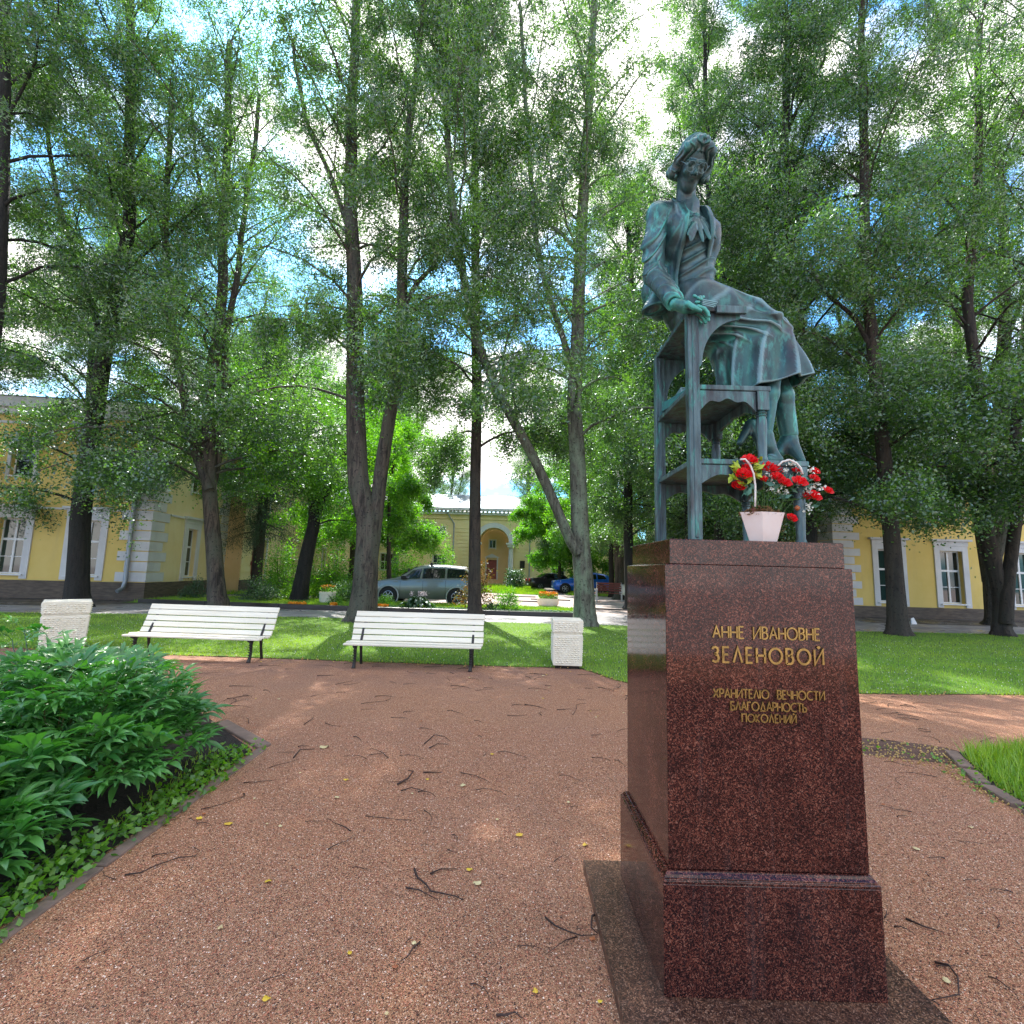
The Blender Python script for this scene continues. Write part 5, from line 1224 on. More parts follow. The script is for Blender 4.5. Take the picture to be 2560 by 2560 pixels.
twig(z4([(1770, 1415), (1700, 1450), (1600, 1510)]), .003, 'thin twig branching from the long curved twig by the slab', None)
twig(z4([(1900, 1275), (1860, 1310), (1855, 1370), (1895, 1400)]), .006, 'hooked dark twig against the left side of the pedestal slab', None)
twig(z4([(835, 1455), (790, 1500), (760, 1545), (715, 1572)]), .0045, 'crooked twig below the longest forked twig', None)
twig(z4([(700, 510), (760, 480), (795, 435), (765, 425)]), .007, 'bent thick twig with a hooked end in the middle distance of the gravel', None)
twig(z4([(720, 545), (780, 532), (850, 548), (870, 530)]), .004, 'thin twig crossing under the bent thick twig', None)
twig(z4([(855, 435), (910, 440), (968, 438)]), .006, 'short straight twig right of the bent thick twig', None)
twig(z4([(860, 265), (920, 215), (980, 225), (1015, 250)]), .005, 'arched twig in a small tangle far up the gravel', None)
twig(z4([(890, 290), (940, 268), (1005, 268)]), .005, 'straight twig in the small tangle far up the gravel', None)
twig(z4([(80, 350), (120, 305), (205, 298)]), .006, 'curved twig beside a crumpled pale leaf at the left of the gravel', None)
twig(z4([(1290, 1890), (1340, 1900), (1400, 1885), (1440, 1910)]), .005, 'twig at the bottom edge in front of the pedestal', None)
twig(GP([(2336, 2408), (2372, 2420), (2395, 2450), (2398, 2495), (2330, 2505)]), .005, 'hooked dark twig right of the pedestal base', None)
twig(GP([(2265, 2300), (2310, 2322), (2362, 2336)]), .005, 'straight dark twig right of the pedestal base near the frame edge', None)
zb = lambda l: GP([(x / 2.2468, 1500 + y / 2.2468) for x, y in l])
twig(zb([(700, 1550), (790, 1545), (880, 1500), (1000, 1460), (1095, 1450), (1120, 1420), (1085, 1390)]), .004, 'long thin curling twig near the left bed kerb', None)
for i in range(300):
    y = rt.uniform(2.6, 8.2) if i < 265 else rt.uniform(1.7, 3); x = rt.uniform(-2.0 - (y > 4.6) * 3, 5.5)
    if (.4 < x < 1.65 and y < 2.9) or (x > 3.6 and y < 4.9): continue
    if y > 7 and x > 1.3: y -= 1.2
    twig(curl(x, y, rt.uniform(.08, .34) * (1 if y > 3 else .6), rt.uniform(0, 6.28) if rt.random() < .4 else rt.uniform(-.5, .5), rt.uniform(-1.4, 1.4), 5), rt.uniform(.0015, .0034) * (.7 + y / 8))
def fleaf(x, y, s, mat, label, grp, n=7):
    mb = MB(); k = 10; a0 = rt.uniform(0, 6.28); vs = [(0, 0, .010)]
    for i in range(k):
        a = a0 + 2 * PI * i / k; q_ = s * (1.15 if i == 0 else (.8 + .2 * math.cos(a - a0)) * rt.uniform(.75, 1.05)); vs.append((q_ * math.cos(a), q_ * math.sin(a) * .8, .004 + rt.uniform(0, .4) * s * (i % 3 == 0)))
    mb.add(vs, [(0, 1 + i, 1 + (i + 1) % k) for i in range(k)]); o = mb.build('fallen_leaf', mat, smooth=True, fix=False); o.location = (x, y, .004); tag(o, label, 'leaf', grp)
M['leafY'] = pm('yellow_fallen_leaf', (.66, .46, .03), (.55, .32, .03), 20, .6); M['leafP'] = pm('pale_cream_leaf', (.62, .55, .30), (.50, .36, .16), 20, .6); M['leafO'] = pm('rusty_fallen_leaf', (.40, .12, .03), (.28, .08, .03), 20, .6)
for (x, y, s, m_, lb) in [(1430, 810, .03, 'leafY', 'yellow green leaf on the gravel left of the pedestal'), (1815, 872, .022, 'leafY', 'bright yellow leaf beside the pedestal base'), (1168, 1102, .026, 'leafP', 'pale cream leaf right of the longest forked twig'),
     (1135, 1020, .02, 'leafY', 'ochre leaf above the pale cream leaf'), (270, 285, .05, 'leafP', 'crumpled pale leaf beside the curved twig at left'), (1088, 515, .03, 'leafP', 'pale folded leaf in the middle of the gravel'), (1862, 1438, .018, 'leafO', 'orange leaf touching the left side of the slab'), (690, 1600, .016, 'leafO', 'rusty leaf low in the gravel left of centre')]:
    (gx, gy), = z4([(x, y)]); fleaf(gx, gy, s, M[m_], lb, None)
gx, gy = zb([(1290, 1262)])[0]; fleaf(gx, gy, .03, M['leafY'], 'pale yellow leaf near the corner of the left bed', None)
for i in range(110):
    y = rt.uniform(1.6, 8.1); x = rt.uniform(-2.0 - (y > 4.6) * 4, 5.5)
    if (.4 < x < 1.65 and y < 2.9) or (x > 3.4 and y < 4.9): continue
    if y > 6.9 and x > 1.3: continue
    fleaf(x, y, rt.uniform(.010, .024), M[rt.choice(['leafP', 'leafP', 'leafY', 'leafO'])], 'small pale dry leaf lying on the red gravel', 'small dry leaves scattered on the gravel')
# ================================================================ LEFT BED, PEONY BUSHES
sheet('bed_soil', [(-9, .2), (-2.17, .2), (-2.17, 4.35), (-3.2, 5.3), (-5, 6.6), (-9, 7.2)], .006, M['soil'])
kb2 = thing('bed_kerb', 'worn grey concrete kerb along the peony bed', 'kerb')
for i in range(5):
    mb = MB(); y0_ = .2 + i * .84; mb.box(-2.15, -2.07, y0_ + .004, y0_ + .836, -.05, .010 + .004 * (i % 2)); mb.build('kerb_stone', M['kerb'], kb2, bevel=.010)
for i in range(1):
    a = Vector((-2.10 - i * .75, 4.42 + i * .62, 0)); b = Vector((-2.10 - (i + 1) * .75, 4.42 + (i + 1) * .62, 0)); mb = MB(); mb.bar(a + (b - a) * .01, b, .12, .05); mb.build('kerb_stone', M['kerb'], kb2, bevel=.01)
def leafmat_glossy():
    m, t, b, out = newmat('peony_leaf'); oi = N(t, 'ShaderNodeObjectInfo'); wp = worldpos(t)
    c = mixc(t, oi.outputs['Random'], (.035, .16, .035), (.13, .34, .075)); c = mixc(t, ramp(t, noise_(t, 6, 3, .5, wp), [(.45, 0.), (.7, .6)]), c, (.06, .14, .07))
    t.links.new(c, b.inputs['Base Color']); b.inputs['Roughness'].default_value = .34; b.inputs['Specular IOR Level'].default_value = .65
    tl = N(t, 'ShaderNodeBsdfTranslucent'); t.links.new(mixc(t, 1., c, (1.6, 2.2, .4), 'MULTIPLY'), tl.inputs[0]); ms = N(t, 'ShaderNodeMixShader'); ms.inputs[0].default_value = .28
    bump_(t, b, noise_(t, 60, 3, .5, wp), .2, .003)
    t.links.new(b.outputs[0], ms.inputs[1]); t.links.new(tl.outputs[0], ms.inputs[2]); t.links.new(ms.outputs[0], out.inputs[0]); return m
M['peony'] = leafmat_glossy()
def leaflet(mb, M4, Lh, Wd, arch):
    vs = []; fs = []; n = 6; wp_ = [.05, .55, .92, 1.0, .80, .42, .0]
    for i in range(n + 1):
        t_ = i / n; w_ = Wd / 2 * wp_[i]; z = arch * math.sin(t_ * PI * .8) - Lh * .10 * t_ * t_
        vs += [M4 @ Vector((Lh * t_, -w_, z + w_ * .35)), M4 @ Vector((Lh * t_, 0, z)), M4 @ Vector((Lh * t_, w_, z + w_ * .35))]
    for i in range(n): b = i * 3; fs += [(b, b + 1, b + 4, b + 3), (b + 1, b + 2, b + 5, b + 4)]
    mb.add(vs, fs)
def compound(seed):
    r = random.Random(seed); mb = MB(); mb.tube([(0, 0, 0), (.06, 0, .015), (.12, 0, .012)], [.0035, .003, .002], 4, cap=False)
    for (x, y, az, sc) in ((.12, 0, 0, 1), (.10, .0, .85, .85), (.10, 0, -.85, .85)):
        d = Vector((math.cos(az), math.sin(az), 0)); j = Vector((x, y, .012)) + d * .045; mb.tube([(x, y, .012), j], [.0025, .002], 3, cap=False)
        for a2, s2 in ((0, 1), (.62, .8), (-.62, .8)):
            Mx = Matrix.Translation(j) @ Matrix.Rotation(az + a2 + r.uniform(-.12, .12), 4, 'Z') @ Matrix.Rotation(r.uniform(-.25, .25), 4, 'X') @ Matrix.Rotation(r.uniform(-.35, .25), 4, 'Y')
            leaflet(mb, Mx, .140 * sc * s2 * r.uniform(.8, 1.2), .034 * sc * r.uniform(.85, 1.1), .02)
    return mb.mesh('leaf', M['peony'], True, False)
LV = [compound(i) for i in range(7)]
rb = random.Random(8)
def peony(label, cx_, cy_, rx, ry, h, nl, nst, nfill):
    t = thing('peony_bush', label, 'bush', (cx_, cy_, 0), 0, 'peony bushes in the left bed')
    st = MB(); tips = []
    for i in range(nst):
        a = rb.uniform(0, 6.28); q_ = math.sqrt(rb.random()); tip = Vector((math.cos(a) * q_ * rx, math.sin(a) * q_ * ry, h * (1 - .80 * q_ ** 2.6) * rb.uniform(.75, 1.12))); base = Vector((tip.x * .35, tip.y * .35, 0)); mid = (base + tip) / 2 + Vector((0, 0, .12))
        st.tube([base, mid, tip], [.006, .005, .003], 5, cap=False); tips.append((base, mid, tip))
    st.build('stems', pm('reddish_green_stem', (.10, .14, .04), (.14, .07, .04), 20, .6), t, fix=False, kind='stuff')
    def place(i, s):
        base, mid, tip = tips[i % len(tips)]; f = rb.uniform(.45, 1.0) if i >= len(tips) * 2 else (1.0 if i < len(tips) else .9); p = (mid + (tip - mid) * (f * 2 - 1)) if f > .5 else base + (mid - base) * f * 2
        a = rb.uniform(0, 6.28); o_ = math.atan2(p.y, p.x); a = o_ + rb.gauss(0, 1.0) if rb.random() < .75 else a
        return Matrix.Translation(p) @ Euler((rb.uniform(-.35, .35), -rb.uniform(-.35, .75) - (.15 if i < len(tips) else 0), a)).to_matrix().to_4x4() @ Matrix.Scale(s, 4)
    for i in range(nl):
        o = bpy.data.objects.new('leaf', LV[rb.randrange(7)]); COL.objects.link(o); o.parent = t; o.matrix_basis = place(i, rb.uniform(.75, 1.4))
    f = MB()
    for i in range(nfill):
        me = LV[rb.randrange(7)]; Mx = place(i + 999, rb.uniform(.8, 1.2)); f.add([Mx @ v.co for v in me.vertices], [tuple(p.vertices) for p in me.polygons])
    # skirt of leaves down to the soil
    if f.v: f.build('undergrowth', M['peony'], t, smooth=True, fix=False, kind='stuff')
    return t
peony('glossy green peony bush nearest the gravel corner of the left bed', -3.12, 3.5, .80, .85, .80, 300, 90, 420)
peony('glossy green peony bush at the left frame edge, cut off by it', -3.28, 2.5, .82, .75, .60, 300, 90, 380)
peony('tall peony bush at the back left of the bed rising towards the wide bin', -5.3, 4.2, .95, .9, 1.02, 300, 70, 250)
peony('peony bush at the back of the bed below the wide bin', -3.95, 4.8, .75, .6, .60, 220, 50, 120)
for (x, y, lb) in ((155, 430, 'left'), (128, 500, 'right')): pass
def drybloom(px, py, Y, lb):
    v = P(px, py, Y); r = np.random.default_rng(int(px)); c = r.normal(0, .035, (60, 3)); vv = leaf_quads(c, r, .03, .2, .8); o = link('dry_seed_head', npmesh('dry_seed_head', vv.reshape(-1, 3), np.arange(240).reshape(60, 4), M['leafO']), loc=tuple(v)); tag(o, lb, 'seed head', 'withered rusty seed heads on the peony bushes')
drybloom(152, 1693, 3.9, 'lower of two withered rusty seed heads on the peony bush'); drybloom(130, 1745, 3.6, 'lowest withered rusty seed head hanging on the peony bush at left')
# weeds along the kerb
def weeds(label, pts, n, s, mat, seed, h=.10):
    r = np.random.default_rng(seed); k = np.array(pts); i = r.integers(0, len(k) - 1, n); f = r.random(n)[:, None]; c2 = k[i] + (k[i + 1] - k[i]) * f + r.normal(0, .09, (n, 2)); c = np.concatenate([c2, r.uniform(.01, h, (n, 1))], 1); c[:, 0] = np.minimum(c[:, 0], -2.05) if seed < 90 else c[:, 0]
    v = leaf_quads(c, r, s, .7, .8); o = link('kerb_weeds', npmesh('kerb_weeds', v.reshape(-1, 3), np.arange(n * 4).reshape(n, 4), mat, attrs={'tint': np.repeat(r.random(n), 4)}), kind='stuff')
weeds('', [(-2.18, 1.9), (-2.25, 2.5), (-2.3, 2.9)], 850, .020, M['leaf_fresh'], 81); weeds('', [(-2.18, 2.9), (-2.2, 3.6), (-2.25, 4.25)], 800, .020, M['leaf_fresh'], 82)
blades('kerb_grass', [(-2.4, 3.1), (-2.15, 3.1), (-2.15, 4.35), (-2.6, 4.35)], 260, .02, .07, .005, M['grass'], 26, z=.006)
# right patch
RP = smoothline([(4.2, 4.75), (3.95, 4.3), (3.8, 4.0), (3.7, 3.6), (3.62, 3.0), (3.6, 2.2)]) 
rpp = RP + [(9, 2.2), (9, 5.6), (6, 5.2)]
sheet('right_bed', rpp, .008, M['soil']); blades('right_bed_grass', [(x + .08, y) for x, y in rpp], 16000, .05, .17, .006, M['grass'], 27, z=.008, bbox=((3.5, 2.6), (6.6, 5.4)))
sheet('dirt_strip', smoothline([(2.2, 5.2), (2.7, 5.35), (3.4, 5.2), (4.3, 4.9), (4.1, 4.5), (3.4, 4.65), (2.6, 4.85), (2.2, 5.05)], 4), .003, pm('leafy_mud', (.10, .05, .035), (.16, .085, .06), 14, .9, 0, 1, 70, .02))
dots('dry_litter', [(2.2, 5.2), (3.4, 5.2), (4.3, 4.9), (3.72, 3.4), (3.55, 3.4), (3.7, 4.4), (2.3, 5.0)], 700, .010, .004, .02, M['dryleaf'], 28)
weeds('', [(3.62, 3.2), (3.75, 3.9), (4.0, 4.5), (2.9, 5.1)], 240, .016, M['leaf_fresh'], 91, .05)
kb3 = thing('bed_kerb', 'sunken grey kerb bordering the small grass bed at the right edge', 'kerb')
for i in range(0, len(RP) - 6, 6):
    mb = MB(); mb.bar((RP[i][0], RP[i][1], .008), (RP[i + 5][0], RP[i + 5][1], .008), .10, .05); mb.build('kerb_stone', M['kerb'], kb3, bevel=.008)
# a few tall leading shoots standing above the rear bush
for (px_, py_, Y_) in ((60, 1572, 4.6), (118, 1590, 4.7), (200, 1640, 4.9), (30, 1600, 4.1), (290, 1655, 4.4)):
    b_ = P(px_, py_, Y_); pb_ = next(o for o in bpy.data.objects if o.get('label', '').startswith('tall peony')); O_ = Vector(pb_.location)
    st_ = MB(); base_ = Vector((b_.x + .12, b_.y, .25)); st_.tube([base_ - O_, (base_ + b_) / 2 + Vector((.03, 0, .05)) - O_, b_ - O_], [.006, .005, .003], 5, cap=False)
    st_.build('shoot', M['leaf_dark'], pb_, fix=False)
    for k_9 in range(6):
        o_ = bpy.data.objects.new('leaf', LV[k_9 % 7]); COL.objects.link(o_); o_.parent = pb_
        o_.matrix_basis = Matrix.Translation(b_ - O_ - Vector((0, 0, .05 * k_9))) @ Euler((.2, -.55 + .15 * k_9, k_9 * 2.3 + px_)).to_matrix().to_4x4() @ Matrix.Scale(.8, 4)
# ================================================================ BRONZE STATUE
import openvdb as vdb
PT = 1.752                                   # top of the granite cap
def HP(px, py, Y):
    v = P(px, py, Y); return np.array([v.x, v.y, v.z])
class Sdf:
    def __init__(s, lo, hi, h):
        s.lo = np.array(lo, np.float32); s.h = h; s.n = np.ceil((np.array(hi) - s.lo) / h).astype(int) + 1
        s.a = np.full(s.n, .2, np.float32)
    def sub(s, lo, hi):
        i0 = np.clip(np.floor((np.array(lo) - s.lo) / s.h).astype(int), 0, s.n - 1); i1 = np.clip(np.ceil((np.array(hi) - s.lo) / s.h).astype(int) + 1, 1, s.n)
        ax = [(s.lo[k] + s.h * np.arange(i0[k], i1[k])).astype(np.float32) for k in range(3)]
        return tuple(slice(a, b) for a, b in zip(i0, i1)), ax[0][:, None, None], ax[1][None, :, None], ax[2][None, None, :]
    def comb(s, sl, d, k, op):
        a = s.a[sl]
        if op == 'sub': d = -d; h = np.clip(.5 - .5 * (a - d) / k, 0, 1) if k else None; s.a[sl] = (a + (d - a) * h + k * h * (1 - h)) if k else np.maximum(a, d); return
        if op == 'int': s.a[sl] = np.maximum(a, d); return
        if k:
            h = np.clip(.5 + .5 * (d - a) / k, 0, 1); s.a[sl] = d + (a - d) * h - k * h * (1 - h)
        else: s.a[sl] = np.minimum(a, d)
    def cap(s, a, b, ra, rb, k=.02, op='add', sq=None):
        a = np.array(a, float); b = np.array(b, float); m = max(ra, rb) + k + .03
        sl, x, y, z = s.sub(np.minimum(a, b) - m, np.maximum(a, b) + m); d = b - a; L2 = max((d * d).sum(), 1e-9)
        t = np.clip(((x - a[0]) * d[0] + (y - a[1]) * d[1] + (z - a[2]) * d[2]) / L2, 0, 1)
        q_ = np.sqrt((x - a[0] - t * d[0]) ** 2 + (y - a[1] - t * d[1]) ** 2 + (z - a[2] - t * d[2]) ** 2) - (ra + (rb - ra) * t)
        s.comb(sl, q_.astype(np.float32), k, op)
    def ell(s, c, r, R=None, k=.02, op='add'):
        c = np.array(c, float); r = np.array(r, float); R = np.eye(3) if R is None else R      # rows of R are the axes
        m = max(r) + k + .03; sl, x, y, z = s.sub(c - m, c + m); x = x - c[0]; y = y - c[1]; z = z - c[2]
        p = [x * R[i][0] + y * R[i][1] + z * R[i][2] for i in range(3)]
        k0 = np.sqrt(sum((p[i] / r[i]) ** 2 for i in range(3))); k1 = np.sqrt(sum((p[i] / r[i] ** 2) ** 2 for i in range(3))) + 1e-6
        s.comb(sl, (k0 * (k0 - 1) / k1).astype(np.float32), k, op)
    def fn(s, f, lo, hi, k=0, op='add'):
        sl, x, y, z = s.sub(lo, hi); s.comb(sl, f(x, y, z).astype(np.float32) + 0 * (x + y + z), k, op)
    def disp(s, f, lo=None, hi=None):
        lo = s.lo if lo is None else lo; hi = s.lo + s.n * s.h if hi is None else hi
        sl, x, y, z = s.sub(lo, hi); s.a[sl] = s.a[sl] + f(x, y, z)
    def mesh(s, name, mat, off):
        g = vdb.FloatGrid(.1); w_ = 3 * s.h; g.copyFromArray(np.clip(s.a, -w_, w_).astype(np.float64)); p, q_ = g.convertToQuads(isovalue=0.0)
        p = p * s.h + s.lo - np.array(off); q_ = q_[:, ::-1]
        me = npmesh(name, p, q_, mat, smooth=True); return me
def unit(v): v = np.array(v, float); return v / np.linalg.norm(v)
BR = M['bronze']
ORG = np.array([.90, 2.33, PT])
stt = thing('seated_woman_statue', 'dark green bronze statue of a seated woman in glasses, jacket and long skirt', 'statue', tuple(ORG))
def part(s, name, label=None): return link(name, s.mesh(name, BR, ORG), stt, label=label)

HSC = .885
class Hd:      # head primitives at the head's own scale
    def __init__(s, t): s.t = t
    def ell(s, c, r, R=None, k=.02, op='add'): s.t.ell(c, tuple(q_ * HSC for q_ in r), R, k * HSC, op)
    def cap(s, a, b, ra, rb, k=.02, op='add'): s.t.cap(a, b, ra * HSC, rb * HSC, k * HSC, op)
# --- key joints
cf = unit([.14, -.99, 0]); crt = unit([-.99, -.14, 0])     # chest front and her right
pel = np.array([.895, 2.33, PT + 1.17]); waist = HP(1727, 690, 2.30); chest = HP(1716, 606, 2.28)
shm = np.array([.812, 2.275, PT + 1.655]); shR = HP(1643, 536, 2.21); shL = HP(1752, 566, 2.31)
neck0 = HP(1712, 522, 2.25); headc = HP(1730, 413, 2.13)
elR = HP(1637, 688, 2.19); wrR = HP(1688, 760, 2.045)
Fh = unit([.0, -.69, -.72]); U0 = np.array([0, 0, 1.]) - Fh * Fh[2]; U0 = unit(U0); Sh = np.cross(U0, -Fh); Sh = unit(Sh)
if Sh[0] < 0: Sh = -Sh
tl = rad(6); Uh = unit(U0 * math.cos(tl) + Sh * math.sin(tl)); Sh = unit(Sh * math.cos(tl) - U0 * math.sin(tl)); RH = np.array([Sh, Fh, Uh])
def hd(s_, f_, u_): return headc + (Sh * s_ + Fh * f_ + Uh * u_) * HSC
# --- body: head, neck, torso core, hands, legs in one surface
lo, hi = [.55, 1.92, PT + .34], [1.55, 2.72, PT + 2.06]
B = Sdf(lo, hi, .0046)
RT = np.array([crt, cf, [0, 0, 1.]])
B.ell(chest, (.145, .10, .15), RT, .04); B.cap(waist, chest, .085, .10, .05); B.cap(pel, waist, .12, .085, .05)
B.cap(neck0 - np.array([0, 0, .04]), headc - Uh * .05 - Fh * .028, .052, .044, .02)
B.cap(shR, shL, .045, .045, .04)
# legs
knN = np.array([1.27, 2.24, PT + 1.02]); knF = np.array([1.28, 2.36, PT + 1.02])
B.cap(pel + np.array([.02, -.08, 0]), knN, .080, .055, .03); B.cap(pel + np.array([.02, .08, 0]), knF, .080, .055, .03)
aN = HP(1914, 1090, 2.22); aF = HP(1972, 1085, 2.33); cN = HP(1926, 985, 2.22); cF = HP(1957, 990, 2.31)
B.cap(knN, cN, .055, .038, .02); B.cap(cN, aN, .036, .028, .02); B.cap(knF, cF, .055, .048, .02); B.cap(cF, aF, .048, .042, .02)
# hand resting over the top of the near post
hc = HP(1712, 768, 2.035)
fx = unit([.93, .10, -.18]); B.cap(wrR, hc, .026, .028, .02); B.ell(hc + fx * .02, (.045, .032, .019), np.array([fx, unit(np.cross([0, 0, 1.], fx)), unit(np.cross(fx, np.cross([0, 0, 1.], fx)))]), .015)
fy = unit(np.cross([0, 0, 1.], fx))
for i, (o_, l1, l2, l3) in enumerate([(-.030, .030, .022, .018), (-.011, .036, .026, .020), (.009, .034, .025, .020), (.028, .028, .020, .016)]):
    p0 = hc + fx * .048 + fy * o_ + np.array([0, 0, -.002]); d1 = unit(fx + np.array([0, 0, -.05 - .08 * i])); p1 = p0 + d1 * l1; d2 = unit(fx * .75 + np.array([0, 0, -.65])); p2 = p1 + d2 * l2; d3 = unit(fx * .35 + np.array([0, -.05, -.93])); p3 = p2 + d3 * l3
    B.cap(p0, p1, .0105, .0095, .004); B.cap(p1, p2, .0098, .0085, .003); B.cap(p2, p3, .0085, .007, .003)
t0 = hc + fx * .0 - fy * .028; t1 = t0 + np.array([.022, -.014, -.026]); t2 = t1 + np.array([.028, -.002, -.014]); B.cap(t0, t1, .014, .011, .008); B.cap(t1, t2, .011, .008, .003)
# left hand resting on the far side of the seat
elL = np.array([1.0, 2.47, PT + 1.34]); wrL = np.array([.955, 2.50, PT + 1.15]); B.cap(wrL, wrL + np.array([.03, 0, -.06]), .026, .024, .01)
for i in range(4): B.cap(wrL + np.array([.03 + i * .016, -.01, -.06]), wrL + np.array([.06 + i * .018, -.04, -.075]), .009, .007, .003)
B.cap(wrL + np.array([.02, 0, -.05]), wrL + np.array([-.01, -.035, -.07]), .010, .008, .004)
BB = B; B = Hd(B)
# head and face
B.ell(hd(0, -.012, .030), (.074, .094, .088), RH, .02); B.ell(hd(0, .018, -.030), (.056, .070, .082), RH, .03)
B.ell(hd(0, .050, -.092), (.026, .024, .022), RH, .03); B.cap(hd(-.036, .012, -.062), hd(0, .052, -.097), .018, .016, .025); B.cap(hd(.036, .012, -.062), hd(0, .052, -.097), .018, .016, .025)
for sg in (-1, 1):
    B.ell(hd(sg * .030, .094, .006), (.020, .012, .012), RH, .012, 'sub')
    B.ell(hd(sg * .030, .073, .004), (.015, .013, .011), RH, .003)
    B.cap(hd(sg * .012, .087, .020), hd(sg * .050, .070, .020), .007, .006, .008)
    B.cap(hd(sg * .018, .0865, .0105), hd(sg * .044, .078, .008), .0035, .003, .003)
    B.ell(hd(sg * .036, .062, -.028), (.020, .018, .018), RH, .018)
    B.ell(hd(sg * .011, .088, -.034), (.008, .010, .007), RH, .004)
B.cap(hd(0, .080, .018), hd(0, .104, -.028), .0075, .011, .008)
B.cap(hd(-.019, .072, -.058), hd(0, .081, -.056), .004, .0055, .006); B.cap(hd(.019, .072, -.058), hd(0, .081, -.056), .004, .0055, .006)
B.cap(hd(-.012, .074, -.066), hd(.012, .074, -.066), .006, .006, .006)
B.cap(hd(-.02, .079, -.0605), hd(.02, .079, -.0605), .0016, .0016, .002, 'sub')
B = BB
part(B, 'body')

# --- hair: parted waves with rolled curls at the cheeks
Hs = Sdf(headc - .22, headc + .22, .004)
HH = Hs; Hs = Hd(HH)
Hs.ell(hd(0, -.020, .042), (.084, .100, .100), RH, .01)
Hs.ell(hd(0, -.045, -.01), (.080, .075, .080), RH, .02)
for sg in (-1, 1):
    Hs.cap(hd(sg * .012, .062, .112), hd(sg * .062, .056, .076), .024, .024, .02); Hs.cap(hd(sg * .062, .058, .072), hd(sg * .083, .018, .018), .024, .022, .02)
    Hs.cap(hd(sg * .083, .018, .018), hd(sg * .088, .000, -.03), .020, .026, .02)
    Hs.ell(hd(sg * .090 - .006, -.004, -.050), (.030, .038, .028), RH, .012); Hs.cap(hd(sg * .078 - .004, .025, -.058), hd(sg * .100 - .008, .012, -.046), .012, .014, .008)
Hs.cap(hd(-.06, -.07, -.045), hd(.06, -.07, -.045), .036, .036, .03)
Hs.ell(hd(0, .078, -.030), (.060, .07, .092), RH, .008, 'sub')
Hs.cap(hd(.012, .095, .108), hd(.010, .05, .128), .002, .002, .004, 'sub')
Hs = HH
def hairw(x, y, z):
    a = (x - headc[0]) * Sh[0] + (y - headc[1]) * Sh[1] + (z - headc[2]) * Sh[2]; b = (x - headc[0]) * Fh[0] + (y - headc[1]) * Fh[1] + (z - headc[2]) * Fh[2]; c = (x - headc[0]) * Uh[0] + (y - headc[1]) * Uh[1] + (z - headc[2]) * Uh[2]
    th = np.arctan2(b + .03, np.abs(a) + .02); w_ = np.sin(th * 15 + np.sin(c * 62 + np.abs(a) * 20) * 1.9 + np.abs(a) * 26); return (-.0048 * (1 - np.abs(w_)) + .003 * np.abs(w_)).astype(np.float32)
Hs.disp(hairw); part(Hs, 'hair')
# --- round glasses
gm = MB()
for sg in (-1, 1):
    c_ = hd(sg * .031, .1035, -.002); tilt = Sh * math.cos(.16 * sg) - Fh * math.sin(.16 * sg) * sg * 0 ; pts = [c_ + (Sh * math.cos(a * PI / 14) + Uh * math.sin(a * PI / 14)) * .0215 - Fh * abs(math.cos(a * PI / 14)) * .002 for a in range(29)]
    gm.tube([p - ORG for p in pts], .0019, 6); gm.tube([c_ + Sh * sg * .021 - ORG, hd(sg * .064, .090, .006) - ORG, hd(sg * .078, .055, .010) - ORG, hd(sg * .080, .0, .010) - ORG], .0022, 5)
gm.tube([hd(-.0085, .104, .006) - ORG, hd(0, .110, .010) - ORG, hd(.0085, .104, .006) - ORG], .0024, 5)
M['bronze_lite'] = pm('pale_verdigris_bronze', (.13, .22, .23), (.07, .13, .15), 30, .4, .4)
gm.build('glasses', M['bronze_lite'], stt, smooth=True)

# --- blouse
def sharp(w_): return (1 - np.abs(w_)) ** 1.15
Bl = Sdf([.55, 2.0, PT + 1.12], [1.15, 2.65, PT + 1.84], .005)
ribR = RT
Bl.ell(chest + np.array([0, 0, .0]), (.150, .112, .165), ribR, .03); Bl.cap(waist + np.array([0, 0, .02]), chest, .098, .11, .05); Bl.cap(pel + np.array([-.01, 0, .05]), waist, .135, .096, .06)
for sg in (-1, 1): Bl.ell(chest + crt * sg * .062 + cf * .082 + np.array([0, 0, -.005]), (.056, .054, .058), ribR, .03)
Bl.cap(neck0 - np.array([0, 0, .03]), neck0 + np.array([.012, -.015, .052]), .066, .058, .03); Bl.cap(shR, shL, .05, .05, .05)
ftop = neck0 + np.array([.012, -.015, .052])
Bl.fn(lambda x, y, z: (z - ftop[2]) + .75 * np.maximum(x - neck0[0] + .01, -.03), [.55, 2.0, ftop[2] - .03], [1.15, 2.65, PT + 1.84], 0, 'int')
def blw(x, y, z):
    f_ = (x - waist[0]) * cf[0] + (y - waist[1]) * cf[1]; s_ = (x - waist[0]) * crt[0] + (y - waist[1]) * crt[1]; hz = z - waist[2]
    w1 = sharp(np.sin(hz * 58 + s_ * 22 + np.sin(s_ * 21) * .9)) * np.exp(-((hz - .02) / .10) ** 2)
    w2 = sharp(np.sin(s_ * 75 + hz * 20)) * np.exp(-((hz - .27) / .07) ** 2)
    return (-.012 * w1 - .004 * w2).astype(np.float32)
Bl.disp(blw); part(Bl, 'blouse')
